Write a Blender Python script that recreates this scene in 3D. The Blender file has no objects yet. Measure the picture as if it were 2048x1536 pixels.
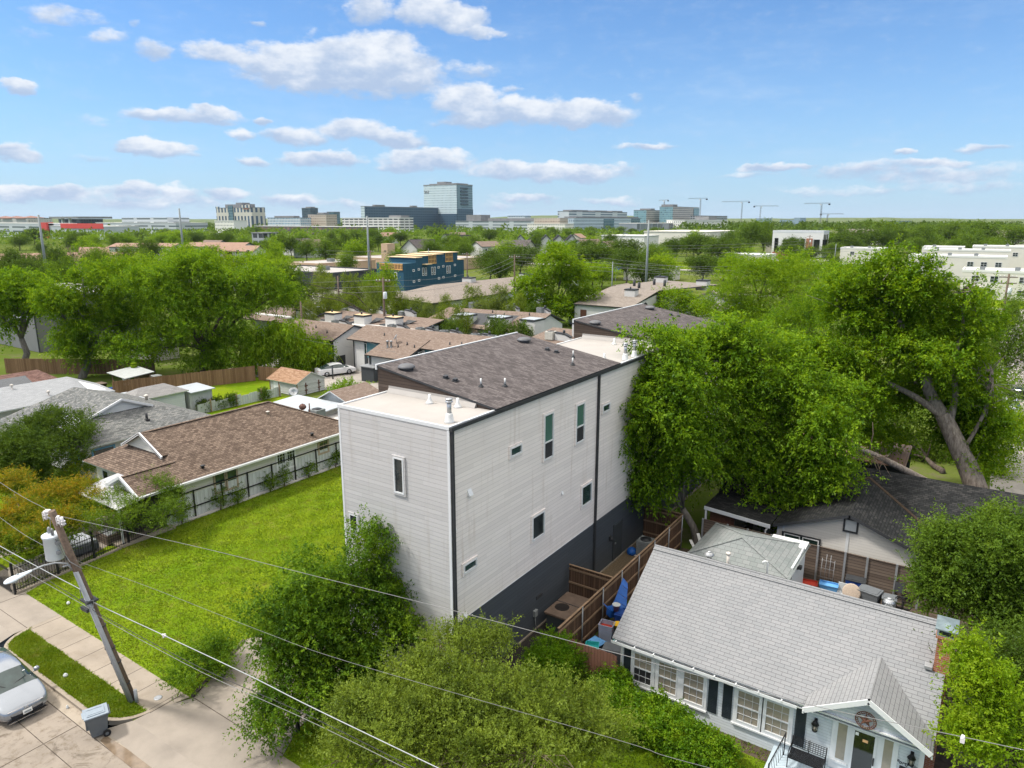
import bpy, math, random
import numpy as np
from mathutils import Vector, Matrix

S = bpy.context.scene
COL = S.collection
rad = math.radians

# ------------------------------------------------------------------ camera
HEAD = rad(34.1)                       # camera heading, turned left of the lots' long axis
cam_d = bpy.data.cameras.new('camera'); cam = bpy.data.objects.new('camera', cam_d); COL.objects.link(cam)
cam.location = (0, 0, 18.5); cam.rotation_euler = (rad(77), 0, HEAD)
cam_d.sensor_width = 36; cam_d.lens = 24.94; cam_d.clip_start = 0.2; cam_d.clip_end = 30000
S.camera = cam
S.render.resolution_x, S.render.resolution_y = 1024, 768

# ------------------------------------------------------------------ light and exposure
S.view_settings.view_transform = 'Standard'; S.view_settings.look = 'None'
S.view_settings.exposure = 0.80; S.view_settings.gamma = 1.0
SUN = Vector((-0.50, -0.30, 0.81)).normalized()
sun_d = bpy.data.lights.new('sun', 'SUN'); sun_d.energy = 2.7; sun_d.angle = rad(6.0); sun_d.color = (1.0, 0.955, 0.89)
sun = bpy.data.objects.new('sun', sun_d); COL.objects.link(sun)
sun.rotation_euler = SUN.to_track_quat('Z', 'Y').to_euler()
S.cycles.max_bounces = 7; S.cycles.diffuse_bounces = 4; S.cycles.glossy_bounces = 2
S.cycles.transmission_bounces = 3; S.cycles.transparent_max_bounces = 6
S.cycles.use_adaptive_sampling = True; S.cycles.adaptive_threshold = 0.015
S.cycles.use_denoising = True
S.cycles.caustics_reflective = False; S.cycles.caustics_refractive = False

# ------------------------------------------------------------------ node helper
class N:
    def __init__(s, tree): s.t = tree; tree.nodes.clear()
    def new(s, kind, **kw):
        n = s.t.nodes.new(kind)
        for k, v in kw.items(): setattr(n, k, v)
        return n
    def put(s, sock, v):
        if v is None: return
        if isinstance(v, bpy.types.NodeSocket): s.t.links.new(v, sock)
        else:
            if isinstance(v, (tuple, list)) and len(v) == 3 and sock.type == 'RGBA': v = (*v, 1)
            sock.default_value = v
    def math(s, op, a, b=None, c=None, clamp=False):
        n = s.new('ShaderNodeMath', operation=op, use_clamp=clamp)
        for i, v in enumerate((a, b, c)): s.put(n.inputs[i], v)
        return n.outputs[0]
    def vec(s, op, a, b=None, scale=None):
        n = s.new('ShaderNodeVectorMath', operation=op)
        s.put(n.inputs[0], a); s.put(n.inputs[1], b)
        if scale is not None: s.put(n.inputs['Scale'], scale)
        return n.outputs['Value'] if op in ('LENGTH', 'DOT_PRODUCT') else n.outputs['Vector']
    def noise(s, vec, scale, detail=3, rough=0.55, dist=0.0):
        n = s.new('ShaderNodeTexNoise'); s.put(n.inputs['Vector'], vec)
        n.inputs['Scale'].default_value = scale; n.inputs['Detail'].default_value = detail
        n.inputs['Roughness'].default_value = rough; n.inputs['Distortion'].default_value = dist
        return n.outputs['Fac']
    def white(s, vec):
        n = s.new('ShaderNodeTexWhiteNoise', noise_dimensions='3D'); s.put(n.inputs['Vector'], vec); return n.outputs['Value']
    def ramp(s, fac, stops, interp='LINEAR'):
        n = s.new('ShaderNodeValToRGB'); s.put(n.inputs[0], fac); cr = n.color_ramp; cr.interpolation = interp
        while len(cr.elements) < len(stops): cr.elements.new(0.5)
        for e, (p, c) in zip(cr.elements, stops):
            e.position = p; e.color = (*c, 1) if len(c) == 3 else c
        return n.outputs[0]
    def mix(s, fac, a, b, mode='MIX'):
        n = s.new('ShaderNodeMix', data_type='RGBA', blend_type=mode, clamp_factor=True)
        s.put(n.inputs[0], fac); s.put(n.inputs[6], a); s.put(n.inputs[7], b); return n.outputs[2]
    def step(s, x, lo, hi):
        n = s.new('ShaderNodeMapRange', interpolation_type='SMOOTHSTEP', clamp=True)
        s.put(n.inputs[0], x); s.put(n.inputs[1], lo); s.put(n.inputs[2], hi); return n.outputs[0]
    def xyz(s, v):
        n = s.new('ShaderNodeSeparateXYZ'); s.put(n.inputs[0], v); return n.outputs
    def comb(s, x=0.0, y=0.0, z=0.0):
        n = s.new('ShaderNodeCombineXYZ')
        for i, v in enumerate((x, y, z)): s.put(n.inputs[i], v)
        return n.outputs[0]

# ------------------------------------------------------------------ world: Nishita sky with cumulus banks
W = bpy.data.worlds.new('World'); S.world = W; W.use_nodes = True
n = N(W.node_tree)
sky = n.new('ShaderNodeTexSky', sky_type='NISHITA'); sky.sun_disc = False
sky.sun_elevation = math.asin(SUN.z); sky.sun_rotation = math.atan2(SUN.x, SUN.y)
sky.air_density = 1.0; sky.dust_density = 0.6; sky.ozone_density = 2.2; sky.altitude = 100
tc = n.new('ShaderNodeTexCoord').outputs['Generated']
X, Y, Z = n.xyz(tc)
ch, sh = math.cos(HEAD), math.sin(HEAD)
fw = n.math('ADD', n.math('MULTIPLY', X, -sh), n.math('MULTIPLY', Y, ch))
rt = n.math('ADD', n.math('MULTIPLY', X, ch), n.math('MULTIPLY', Y, sh))
az = n.math('ARCTAN2', rt, fw)                      # bearing measured from the street's view down the lots
el = n.math('ARCSINE', Z)
pos = n.comb(az, el, 0.0)
wn = n.new('ShaderNodeTexNoise'); n.put(wn.inputs['Vector'], n.vec('MULTIPLY', pos, (1.0, 1.9, 1.0)))
wn.inputs['Scale'].default_value = 16; wn.inputs['Detail'].default_value = 6; wn.inputs['Roughness'].default_value = 0.6
warp = n.vec('SCALE', n.vec('SUBTRACT', wn.outputs['Color'], (0.5, 0.5, 0.5)), scale=0.055)
pw = n.vec('ADD', pos, n.vec('MULTIPLY', warp, (1.0, 0.6, 0.0)))
# bearing, elevation, half width, half height (degrees), strength
CLOUDS = [(-9.79, 11.71, 4.36, 1.84, 1), (-13.4, 11.24, 4.04, 1.57, 1), (-15.5, 11.2, 3.97, 1.47, 1), (-12.39, 10.13, 9.19, 1.61, 1), (-16.91, 10.8, 3.04, 1.13, 0.9), (-21.2, 11.25, 3.1, 0.92, 0.75), (-18.94, 10.78, 2.33, 0.77, 0.75), (-7.99, 10.77, 3.24, 1.79, 0.9), (-10.55, 14.62, 2.33, 1.25, 0.75), (-6.04, 14.56, 3.3, 1.43, 1), (-4.03, 14.06, 2.77, 1.28, 1), (-2.19, 13.31, 2.09, 0.52, 0.7), (-3.16, 10.86, 2.58, 0.73, 0.45), (-3.56, 8.87, 3.55, 1.4, 0.95), (-2.44, 7.93, 3.33, 1.23, 0.9), (1.37, 8.04, 4.5, 1.32, 1), (4.79, 7.88, 5.16, 1.23, 1), (-0.92, 7.41, 5.72, 0.67, 0.8), (-21.54, 7.36, 2.08, 0.62, 0.9), (-23.83, 7.11, 4.92, 0.61, 0.85), (-26.31, 7.13, 1.74, 0.34, 0.4), (-26.84, 5.01, 1.94, 0.61, 1), (-25.31, 4.82, 2.8, 0.71, 0.9), (-23.6, 4.41, 1.22, 0.27, 0.4), (-15.83, 6.17, 2.78, 0.93, 0.85), (-17.92, 6.31, 1.75, 0.46, 0.5), (-12.03, 6.62, 2.77, 1.04, 0.95), (-9.28, 6.08, 3.77, 0.77, 0.9), (-20.15, 6.16, 1.36, 0.46, 0.7), (-14.5, 4.52, 4.13, 0.72, 0.9), (-6.68, 4.78, 4.31, 0.98, 1), (-8.03, 4.11, 2.86, 0.69, 0.7), (-4.78, 4.43, 2.89, 0.79, 0.7), (2.56, 3.78, 8.14, 0.85, 0.95), (4.88, 3.33, 5.73, 0.7, 0.7), (-19.46, 4.23, 1.38, 0.47, 0.75), (-18.55, 7.1, 0.95, 0.36, 0.7), (-34.01, 4.36, 1.51, 0.74, 0.95), (-33.4, 3.93, 1.71, 0.58, 0.9), (-33.13, 8.04, 1.61, 0.52, 0.95), (-33.82, 1.72, 2.76, 0.68, 0.95), (-31.62, 1.7, 3.27, 0.61, 0.8), (-29.16, 1.74, 0.97, 0.62, 0.6), (-27.16, 1.97, 1.96, 0.72, 1), (-24.5, 1.74, 2.05, 0.6, 0.75), (-21.18, 1.86, 1.71, 0.62, 0.85), (-26.31, 1.21, 6.56, 0.55, 0.6), (-16.49, 1.55, 2.72, 0.59, 0.75), (-13.22, 1.31, 2.81, 0.5, 0.5), (-11.74, 1.06, 3.79, 0.4, 0.4), (-25.13, 11.08, 1.47, 0.9, 0.6), (-27.72, 11.72, 1.47, 0.63, 0.5), (-30.27, 12.57, 3.18, 0.61, 0.45), (-31.48, 11.53, 1.37, 0.35, 0.3), (-26.09, 12.48, 0.53, 0.32, 0.4), (19.55, 3.92, 3.17, 0.42, 0.8), (17.85, 3.43, 3.03, 0.38, 0.4), (25.83, 3.41, 5.65, 0.81, 0.5), (30.68, 2.94, 5.79, 1.12, 0.5), (27.71, 4.52, 0.9, 0.35, 0.8), (10.31, 5.45, 3.23, 0.43, 0.6), (32.15, 4.67, 2.03, 0.33, 0.5), (29.42, 3.78, 4.25, 0.35, 0.6), (-0.15, 9.58, 1.23, 0.42, 0.5), (9.61, 8.97, 0.92, 0.46, 0.35), (1.02, 1.61, 3.41, 0.41, 0.6), (7.62, 1.45, 3.34, 0.4, 0.5), (-1.14, 1.08, 1.47, 0.51, 0.5), (-18.08, 13.12, 0.76, 0.33, 0.4), (-14.52, 12.94, 0.7, 0.6, 0.3), (-28.76, 6.5, 2.24, 0.59, 0.25), (-29.33, 4.1, 1.86, 0.39, 0.3), (24.69, 2.15, 7.62, 0.46, 0.35), (32.19, 2.1, 4.03, 0.52, 0.4), (-96.4, 33.6, 11.3, 2.3, 0.9), (-108.2, 41.6, 14.2, 4.3, 0.9), (-122.4, 18.8, 14.0, 4.5, 0.9), (85.7, 42.0, 14.5, 4.4, 0.9), (83.2, 16.7, 12.6, 4.2, 0.9), (70.4, 28.8, 13.0, 3.5, 0.9), (-89.7, 15.5, 15.5, 4.5, 0.9), (60.9, 16.0, 13.3, 2.9, 0.9)]
dens = 0.0; acc = (0.0, 0.0, 0.001)
pk = pw
for i, (a, e, ra, re, k) in enumerate(CLOUDS):
    if i % 8 == 7:                                   # keeps the chain sequential
        q = n.new('ShaderNodeVectorMath', operation='MULTIPLY_ADD')
        n.put(q.inputs[0], acc); n.put(q.inputs[1], (1e-9, 1e-9, 1e-9)); n.put(q.inputs[2], pw); pk = q.outputs[0]
    ia, ie = 1 / rad(ra), 1 / rad(re)
    v = n.new('ShaderNodeVectorMath', operation='MULTIPLY_ADD')
    n.put(v.inputs[0], pk); n.put(v.inputs[1], (ia, ie, 0.0)); n.put(v.inputs[2], (-rad(a) * ia, -rad(e) * ie, 1.0))
    d = v.outputs[0]
    w = n.math('MULTIPLY', n.math('SUBTRACT', 2.0, n.vec('DOT_PRODUCT', d, d), clamp=True), k)
    dens = w if dens == 0.0 else n.math('SMOOTH_MAX', dens, w, 0.12)
    v2 = n.new('ShaderNodeVectorMath', operation='MULTIPLY_ADD')
    n.put(v2.inputs[0], d); n.put(v2.inputs[1], w); n.put(v2.inputs[2], acc); acc = v2.outputs[0]
ax = n.xyz(acc)
t = n.math('DIVIDE', ax[1], ax[2])                  # -1 flat base .. +1 top of the heap
fine = n.noise(n.vec('MULTIPLY', pos, (1.0, 1.8, 1.0)), 38, 8, 0.66)
puff = n.noise(n.vec('MULTIPLY', pos, (1.0, 1.7, 1.0)), 24, 6, 0.6)
den2 = n.math('ADD', dens, n.math('MULTIPLY', n.math('SUBTRACT', fine, 0.5), 1.15))
alpha = n.math('MULTIPLY', n.step(den2, 0.05, 0.66), n.step(dens, 0.0, 0.25))
veil = n.math('MULTIPLY', n.step(n.noise(n.vec('MULTIPLY', pos, (1.0, 4.0, 1.0)), 5.0, 6, 0.62), 0.46, 0.9), 0.42)
lift = n.math('ADD', n.math('MULTIPLY', t, 0.95), n.math('MULTIPLY', n.math('SUBTRACT', puff, 0.5), 2.8))
shade = n.step(lift, -0.6, 0.85)
ccol = n.mix(shade, (2.7, 3.4, 4.6), (5.3, 5.5, 5.8))
# milky horizon air, as a clear humid day has
hz = n.math('POWER', n.math('SUBTRACT', 1.0, n.math('ABSOLUTE', Z), clamp=True), 7.0)
skyc = n.mix(1.0, sky.outputs[0], (0.44, 0.70, 0.96), 'MULTIPLY')
skyc = n.mix(n.math('MULTIPLY', hz, 0.80), skyc, (3.15, 4.2, 5.4))
skyc = n.mix(veil, skyc, (3.6, 4.5, 5.7))
# unseen broken cloud, added overhead and behind the camera to even out the light
over = n.step(n.math('ADD', Z, n.math('MULTIPLY', n.math('SUBTRACT', n.noise(tc, 3.0, 6, 0.6), 0.5), 0.5)), 0.34, 0.62)
skyc = n.mix(n.math('MULTIPLY', over, 0.9), skyc, (14.0, 13.4, 12.4))
up = n.step(Z, 0.0, 0.02)
full = n.mix(n.math('MULTIPLY', n.math('MULTIPLY', alpha, 0.95), up), skyc, ccol)
bg = n.new('ShaderNodeBackground'); n.put(bg.inputs[0], full); bg.inputs[1].default_value = 0.10
out = n.new('ShaderNodeOutputWorld'); n.put(out.inputs[0], bg.outputs[0])
W.cycles.sampling_method = 'MANUAL'; W.cycles.sample_map_resolution = 1024

# ------------------------------------------------------------------ materials
MATS = {}
def newmat(name):
    m = bpy.data.materials.new(name); m.use_nodes = True; MATS[name] = m
    return m, N(m.node_tree)
def finish(n, color, rough=0.8, bump=None, bstr=0.3, bdist=0.02, metal=0.0, spec=0.3, coat=0.0):
    b = n.new('ShaderNodeBsdfPrincipled')
    n.put(b.inputs['Base Color'], color); n.put(b.inputs['Roughness'], rough); b.inputs['Metallic'].default_value = metal
    b.inputs['Specular IOR Level'].default_value = spec; b.inputs['Coat Weight'].default_value = coat
    if bump is not None:
        bp = n.new('ShaderNodeBump'); bp.inputs['Strength'].default_value = bstr; bp.inputs['Distance'].default_value = bdist
        n.put(bp.inputs['Height'], bump); n.put(b.inputs['Normal'], bp.outputs[0])
    o = n.new('ShaderNodeOutputMaterial'); n.put(o.inputs[0], b.outputs[0]); return b
def uvo(n):
    t = n.new('ShaderNodeTexCoord'); return t.outputs['UV'], t.outputs['Object']
def sc(c, k): return tuple(min(1, x * k) for x in c)

def plain(name, col, rough=0.7, var=0.12, scale=3.0, metal=0.0, spec=0.3, coat=0.0, bump=0.0):
    m, n = newmat(name); uv, ob = uvo(n)
    f = n.noise(ob, scale, 5, 0.6)
    c = n.ramp(f, [(0.25, sc(col, 1 - var)), (0.75, sc(col, 1 + var))])
    finish(n, c, rough, f if bump else None, bump, 0.02, metal, spec, coat); return m
def siding(name, col, course=0.178, gap=0.035, dark=0.55, rough=0.55, var=0.05, board=3.6, streak=0.12):
    m, n = newmat(name); uv, ob = uvo(n); u, v, _ = n.xyz(uv)
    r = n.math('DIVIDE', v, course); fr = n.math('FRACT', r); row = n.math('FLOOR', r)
    off = n.math('MULTIPLY', n.white(n.comb(row, 3.7, 0.0)), board)
    bu = n.math('DIVIDE', n.math('ADD', u, off), board); bf = n.math('FRACT', bu)
    tone = n.white(n.comb(row, n.math('FLOOR', bu), 0.0))
    line = n.math('LESS_THAN', fr, gap / course * 0.5)  # lap shadow painted as a dark line along each board's lower edge
    joint = n.math('LESS_THAN', bf, 0.0035)
    st = n.noise(n.vec('MULTIPLY', uv, (1.6, 0.12, 1.0)), 2.0, 4, 0.6)
    big = n.noise(ob, 0.35, 4, 0.6)
    c = n.mix(tone, sc(col, 1 - var), sc(col, 1 + var * 0.6))
    c = n.mix(n.math('MULTIPLY', n.step(st, 0.52, 0.85), streak * 2.2), c, (col[0] * 0.72, col[1] * 0.66, col[2] * 0.60))
    c = n.mix(n.math('MULTIPLY', n.step(big, 0.5, 0.8), streak), c, sc(col, 0.82))
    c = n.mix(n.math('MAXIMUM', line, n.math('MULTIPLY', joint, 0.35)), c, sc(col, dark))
    finish(n, c, rough, n.math('MULTIPLY', fr, -1.0), 0.35, 0.012); return m
def shingle(name, cols, w=0.32, h=0.145, gap=0.02, dark=0.45, rough=0.9, var=0.5, tabline=1.0, moss=None):
    m, n = newmat(name); uv, ob = uvo(n); u, v, _ = n.xyz(uv)
    r = n.math('DIVIDE', v, h); row = n.math('FLOOR', r); fr = n.math('FRACT', r)
    off = n.math('ADD', n.math('MULTIPLY', n.math('MODULO', row, 2.0), 0.5), n.math('MULTIPLY', n.white(n.comb(row, 1.3, 0.0)), 0.25))
    bu = n.math('ADD', n.math('DIVIDE', u, w), off); bf = n.math('FRACT', bu)
    tone = n.white(n.comb(n.math('FLOOR', bu), row, 0.0))
    k = len(cols) - 1
    c = n.ramp(tone, [(i / max(k, 1), cc) for i, cc in enumerate(cols)], 'LINEAR')
    grit = n.noise(ob, 60, 2, 0.7); big = n.noise(ob, 0.5, 4, 0.65)
    c = n.mix(n.math('MULTIPLY', n.step(grit, 0.35, 0.75), 0.28), c, sc(cols[0], 0.62))
    c = n.mix(n.math('MULTIPLY', n.step(big, 0.42, 0.75), 0.30), c, sc(cols[0], 0.78))
    ln = n.math('MAXIMUM', n.math('LESS_THAN', fr, gap / h), n.math('MULTIPLY', n.math('LESS_THAN', bf, gap * 0.8 / w), tabline))
    c = n.mix(n.math('MULTIPLY', ln, 0.8), c, sc(cols[0], dark))
    if moss: c = n.mix(n.math('MULTIPLY', n.step(n.noise(ob, 0.8, 5, 0.7), 0.55, 0.75), 0.7), c, moss)
    finish(n, c, rough, n.math('ADD', n.math('MULTIPLY', fr, -0.7), n.math('MULTIPLY', tone, 0.4)), 0.45, 0.012, spec=0.15); return m
def brick(name, c1, c2, mortar, w=0.21, h=0.072):
    m, n = newmat(name); uv, ob = uvo(n)
    b = n.new('ShaderNodeTexBrick'); n.put(b.inputs['Vector'], uv); b.inputs['Scale'].default_value = 1.0
    n.put(b.inputs['Color1'], c1); n.put(b.inputs['Color2'], c2); n.put(b.inputs['Mortar'], mortar)
    b.inputs['Brick Width'].default_value = w; b.inputs['Row Height'].default_value = h; b.inputs['Mortar Size'].default_value = 0.008
    f = n.noise(ob, 5, 5, 0.7)
    c = n.mix(n.step(f, 0.3, 0.75), n.mix(1.0, b.outputs[0], (0.72, 0.7, 0.7), 'MULTIPLY'), b.outputs[0])
    finish(n, c, 0.9, b.outputs['Fac'], -0.4, 0.01); return m
def planks(name, cols, w=0.14, horiz=False, gap=0.012, rough=0.85, grain=0.35, dark=0.35):
    m, n = newmat(name); uv, ob = uvo(n); u, v, _ = n.xyz(uv)
    a, b_ = (v, u) if horiz else (u, v)
    r = n.math('DIVIDE', a, w); row = n.math('FLOOR', r); fr = n.math('FRACT', r)
    tone = n.white(n.comb(row, 0.7, 0.0))
    c = n.ramp(tone, [(i / (len(cols) - 1), cc) for i, cc in enumerate(cols)])
    g = n.noise(n.comb(n.math('MULTIPLY', a, 30.0), n.math('MULTIPLY', b_, 1.5), row), 1.0, 4, 0.7)
    c = n.mix(n.math('MULTIPLY', n.step(g, 0.35, 0.8), grain), c, sc(cols[0], 0.55))
    c = n.mix(n.math('MULTIPLY', n.step(n.noise(ob, 1.3, 4, 0.6), 0.45, 0.75), 0.3), c, sc(cols[-1], 0.7))
    c = n.mix(n.math('LESS_THAN', fr, gap / w), c, sc(cols[0], dark))
    finish(n, c, rough, n.math('LESS_THAN', fr, gap / w), -0.4, 0.01, spec=0.2); return m
def corrug(name, col, pitch=0.15, rough=0.5, metal=0.0, rust=None, horiz=False, dark=0.75):
    m, n = newmat(name); uv, ob = uvo(n); u, v, _ = n.xyz(uv)
    a = v if horiz else u
    s = n.math('SINE', n.math('MULTIPLY', a, 2 * math.pi / pitch))
    f = n.noise(n.vec('MULTIPLY', uv, (1.5, 0.4, 1.0)), 2.0, 5, 0.7)
    c = n.ramp(f, [(0.3, sc(col, 0.82)), (0.7, sc(col, 1.08))])
    c = n.mix(n.math('MULTIPLY', n.step(s, 0.6, 1.0), 0.6), c, sc(col, dark))
    if rust: c = n.mix(n.math('MULTIPLY', n.step(n.noise(n.vec('MULTIPLY', uv, (3.0, 0.5, 1.0)), 1.5, 6, 0.75), 0.52, 0.7), 0.8), c, rust)
    finish(n, c, rough, s, 0.4, 0.02, metal); return m
def leafmat(name, dark, mid, light, trans=0.34, tip=None, patch=1.1, dry=None):
    m, n = newmat(name)
    g = n.new('ShaderNodeNewGeometry'); t = n.new('ShaderNodeTexCoord').outputs['Object']
    oi = n.new('ShaderNodeObjectInfo').outputs['Random']
    big = n.noise(t, patch, 3, 0.6); r = g.outputs['Random Per Island']
    f = n.math('ADD', n.math('MULTIPLY', r, 0.42), n.math('MULTIPLY', n.math('SUBTRACT', big, 0.32), 1.75))
    f = n.math('ADD', f, n.math('MULTIPLY', n.math('SUBTRACT', oi, 0.5), 0.18))
    stops = [(0.15, dark), (0.5, mid), (0.92, light)]
    c = n.ramp(f, stops)
    if tip:
        z = n.xyz(t)[2]
        c = n.mix(n.math('MULTIPLY', n.step(n.math('ADD', n.math('MULTIPLY', n.noise(t, 0.9, 4, 0.65), 3.0), n.math('MULTIPLY', z, 0.62)), *tip[1:3]), n.math('ADD', 0.05, n.math('MULTIPLY', r, 0.75))), c, tip[0])
    if dry: c = n.mix(n.math('MULTIPLY', n.step(n.noise(t, 0.5, 7, 0.78), 0.52, 0.70), 0.75), c, dry)
    d = n.new('ShaderNodeBsdfDiffuse'); n.put(d.inputs[0], c)
    tr = n.new('ShaderNodeBsdfTranslucent'); n.put(tr.inputs[0], n.mix(1.0, c, (1.25, 1.15, 0.45), 'MULTIPLY'))
    gl = n.new('ShaderNodeBsdfGlossy'); gl.inputs['Roughness'].default_value = 0.45; n.put(gl.inputs[0], (0.8, 0.9, 1.0))
    mx = n.new('ShaderNodeMixShader'); mx.inputs[0].default_value = trans
    n.put(mx.inputs[1], d.outputs[0]); n.put(mx.inputs[2], tr.outputs[0])
    m2 = n.new('ShaderNodeMixShader'); m2.inputs[0].default_value = 0.006
    n.put(m2.inputs[1], mx.outputs[0]); n.put(m2.inputs[2], gl.outputs[0])
    o = n.new('ShaderNodeOutputMaterial'); n.put(o.inputs[0], m2.outputs[0]); return m
def barkmat(name, c1, c2, scale=6.0):
    m, n = newmat(name); uv, ob = uvo(n)
    f = n.noise(n.vec('MULTIPLY', ob, (1.0, 1.0, 0.25)), scale, 6, 0.7); g = n.noise(ob, 1.2, 3, 0.6)
    c = n.mix(n.step(f, 0.35, 0.65), c1, c2); c = n.mix(n.math('MULTIPLY', n.step(g, 0.4, 0.7), 0.4), c, sc(c1, 0.7))
    finish(n, c, 0.95, f, 0.9, 0.05, spec=0.1); return m
def glassmat(name, col=(0.02, 0.028, 0.03), rough=0.06, var=0.6):
    m, n = newmat(name); uv, ob = uvo(n)
    f = n.noise(ob, 1.1, 3, 0.6)
    c = n.ramp(f, [(0.35, sc(col, 1 - var * 0.6)), (0.7, sc(col, 1 + var))])
    finish(n, c, rough, f, 0.02, 0.02, spec=0.7); return m
def facade(name, wall, glass, pw=3.2, ph=3.6, fw=0.62, fh=0.5, var=0.3, rough=0.5, ox=0.2, oy=0.25, bands=False):
    """far facades: a grid of windows a few pixels high at most"""
    m, n = newmat(name); uv, ob = uvo(n); u, v, _ = n.xyz(uv)
    U = n.math('DIVIDE', u, pw); V = n.math('DIVIDE', v, ph)
    fu = n.math('FRACT', U); fv = n.math('FRACT', V)
    iv = n.math('MULTIPLY', n.math('GREATER_THAN', fv, oy), n.math('LESS_THAN', fv, oy + fh))
    iu = n.math('MULTIPLY', n.math('GREATER_THAN', fu, ox), n.math('LESS_THAN', fu, ox + fw)) if not bands else 1.0
    ins = n.math('MULTIPLY', iv, iu)
    tone = n.white(n.comb(n.math('FLOOR', U), n.math('FLOOR', V), 0.0))
    gc = n.mix(tone, sc(glass, 1 - var), sc(glass, 1 + var * 1.3))
    wc = n.mix(n.noise(ob, 0.05, 4, 0.6), sc(wall, 0.88), sc(wall, 1.08))
    c = n.mix(ins, wc, gc)
    r = n.math('SUBTRACT', rough, n.math('MULTIPLY', ins, rough - 0.15))
    finish(n, c, r, spec=0.4); return m

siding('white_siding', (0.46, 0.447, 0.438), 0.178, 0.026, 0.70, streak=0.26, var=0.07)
siding('white_siding_shade_side', (0.74, 0.68, 0.64), 0.178, 0.026, 0.68, streak=0.42, var=0.07)  # same siding, its colour lightened and warmed to offset the shade on this wall
siding('slate_siding', (0.062, 0.071, 0.082), 0.178, 0.030, 0.5, var=0.10, streak=0.1)
siding('cottage_siding', (0.52, 0.56, 0.585), 0.115, 0.020, 0.62, streak=0.06)
siding('cream_siding', (0.55, 0.535, 0.49), 0.16, 0.020, 0.7, streak=0.1)
siding('warm_white_siding', (0.58, 0.555, 0.515), 0.15, 0.018, 0.72, streak=0.06)
siding('garage_siding', (0.54, 0.56, 0.56), 0.2, 0.018, 0.75, streak=0.08)
planks('cedar_wall', [(0.055, 0.040, 0.032), (0.085, 0.062, 0.05), (0.13, 0.098, 0.08)], 0.14, True)
shingle('grey_shingle', [(0.070, 0.060, 0.058), (0.108, 0.093, 0.090), (0.150, 0.131, 0.126)], 0.30, 0.145, 0.026, 0.55)
shingle('white_shingle', [(0.22, 0.225, 0.23), (0.235, 0.238, 0.242), (0.25, 0.251, 0.254)], 0.34, 0.145, 0.013, 0.16)
shingle('old_white_shingle', [(0.185, 0.205, 0.20), (0.215, 0.232, 0.228), (0.24, 0.25, 0.247)], 0.34, 0.24, 0.016, 0.42)
shingle('brown_shingle', [(0.094, 0.066, 0.050), (0.160, 0.118, 0.090), (0.22, 0.163, 0.124)], 0.30, 0.145, 0.034, 0.42)
shingle('ash_shingle', [(0.10, 0.104, 0.10), (0.165, 0.168, 0.165), (0.24, 0.237, 0.22)], 0.30, 0.145, 0.03, 0.5)
shingle('silver_shingle', [(0.25, 0.257, 0.265), (0.275, 0.282, 0.29), (0.30, 0.308, 0.315)], 0.32, 0.145, 0.014, 0.6)
shingle('dusty_shingle', [(0.20, 0.196, 0.188), (0.23, 0.222, 0.215), (0.255, 0.248, 0.237)], 0.32, 0.145, 0.012, 0.7)
shingle('black_shingle', [(0.014, 0.015, 0.0155), (0.024, 0.025, 0.025), (0.042, 0.041, 0.040)], 0.27, 0.145, 0.028, 0.3)
shingle('tan_shingle', [(0.155, 0.113, 0.090), (0.195, 0.147, 0.118), (0.23, 0.178, 0.145)], 0.32, 0.16, 0.018, 0.62)
shingle('sand_shingle', [(0.19, 0.160, 0.135), (0.225, 0.193, 0.165), (0.26, 0.225, 0.195)], 0.4, 0.2, 0.018, 0.7)
shingle('rust_shingle', [(0.22, 0.125, 0.075), (0.29, 0.178, 0.11), (0.34, 0.22, 0.145)], 0.32, 0.15, 0.014, 0.6)
shingle('maroon_shingle', [(0.10, 0.055, 0.045), (0.15, 0.085, 0.07), (0.2, 0.12, 0.1)], 0.32, 0.15, 0.016, 0.6)
brick('red_brick', (0.42, 0.15, 0.065), (0.33, 0.105, 0.05), (0.42, 0.32, 0.26))
planks('brown_fence', [(0.075, 0.044, 0.029), (0.115, 0.068, 0.043), (0.165, 0.098, 0.06)], 0.14)
planks('rail_wood', [(0.20, 0.135, 0.085), (0.30, 0.20, 0.125)], 0.5, True)
planks('weathered_boards', [(0.105, 0.078, 0.062), (0.155, 0.118, 0.092), (0.215, 0.168, 0.132)], 0.155, True, 0.022)
planks('cedar_fence', [(0.17, 0.095, 0.05), (0.24, 0.14, 0.075), (0.30, 0.18, 0.10)], 0.14)
planks('pink_fence', [(0.30, 0.145, 0.10), (0.36, 0.18, 0.13)], 0.14)
planks('peeling_boards', [(0.42, 0.42, 0.40), (0.56, 0.56, 0.54), (0.64, 0.64, 0.62)], 0.14, True, 0.012, grain=0.75, dark=0.4)
corrug('grey_panel_fence', (0.46, 0.49, 0.49), 0.28, 0.6, rust=(0.34, 0.32, 0.28), dark=0.62)
corrug('tin_sheet', (0.42, 0.44, 0.43), 0.12, 0.5, rust=(0.26, 0.21, 0.17))
corrug('white_metal_roof', (0.38, 0.41, 0.435), 0.4, 0.45, dark=0.9)
corrug('ribbed_porch_roof', (0.42, 0.42, 0.43), 0.23, 0.5, dark=0.35)
corrug('copper_metal_roof', (0.33, 0.19, 0.13), 0.4, 0.5, dark=0.5)
plain('membrane_roof', (0.345, 0.322, 0.298), 0.75, 0.07, 0.9)
plain('trim_white', (0.60, 0.61, 0.615), 0.5, 0.05)
plain('stucco_white', (0.54, 0.53, 0.51), 0.85, 0.06, 0.8)
plain('stucco_cream', (0.46, 0.43, 0.36), 0.85, 0.07, 0.6)
plain('concrete_wall', (0.46, 0.44, 0.42), 0.9, 0.1, 1.0)
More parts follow.
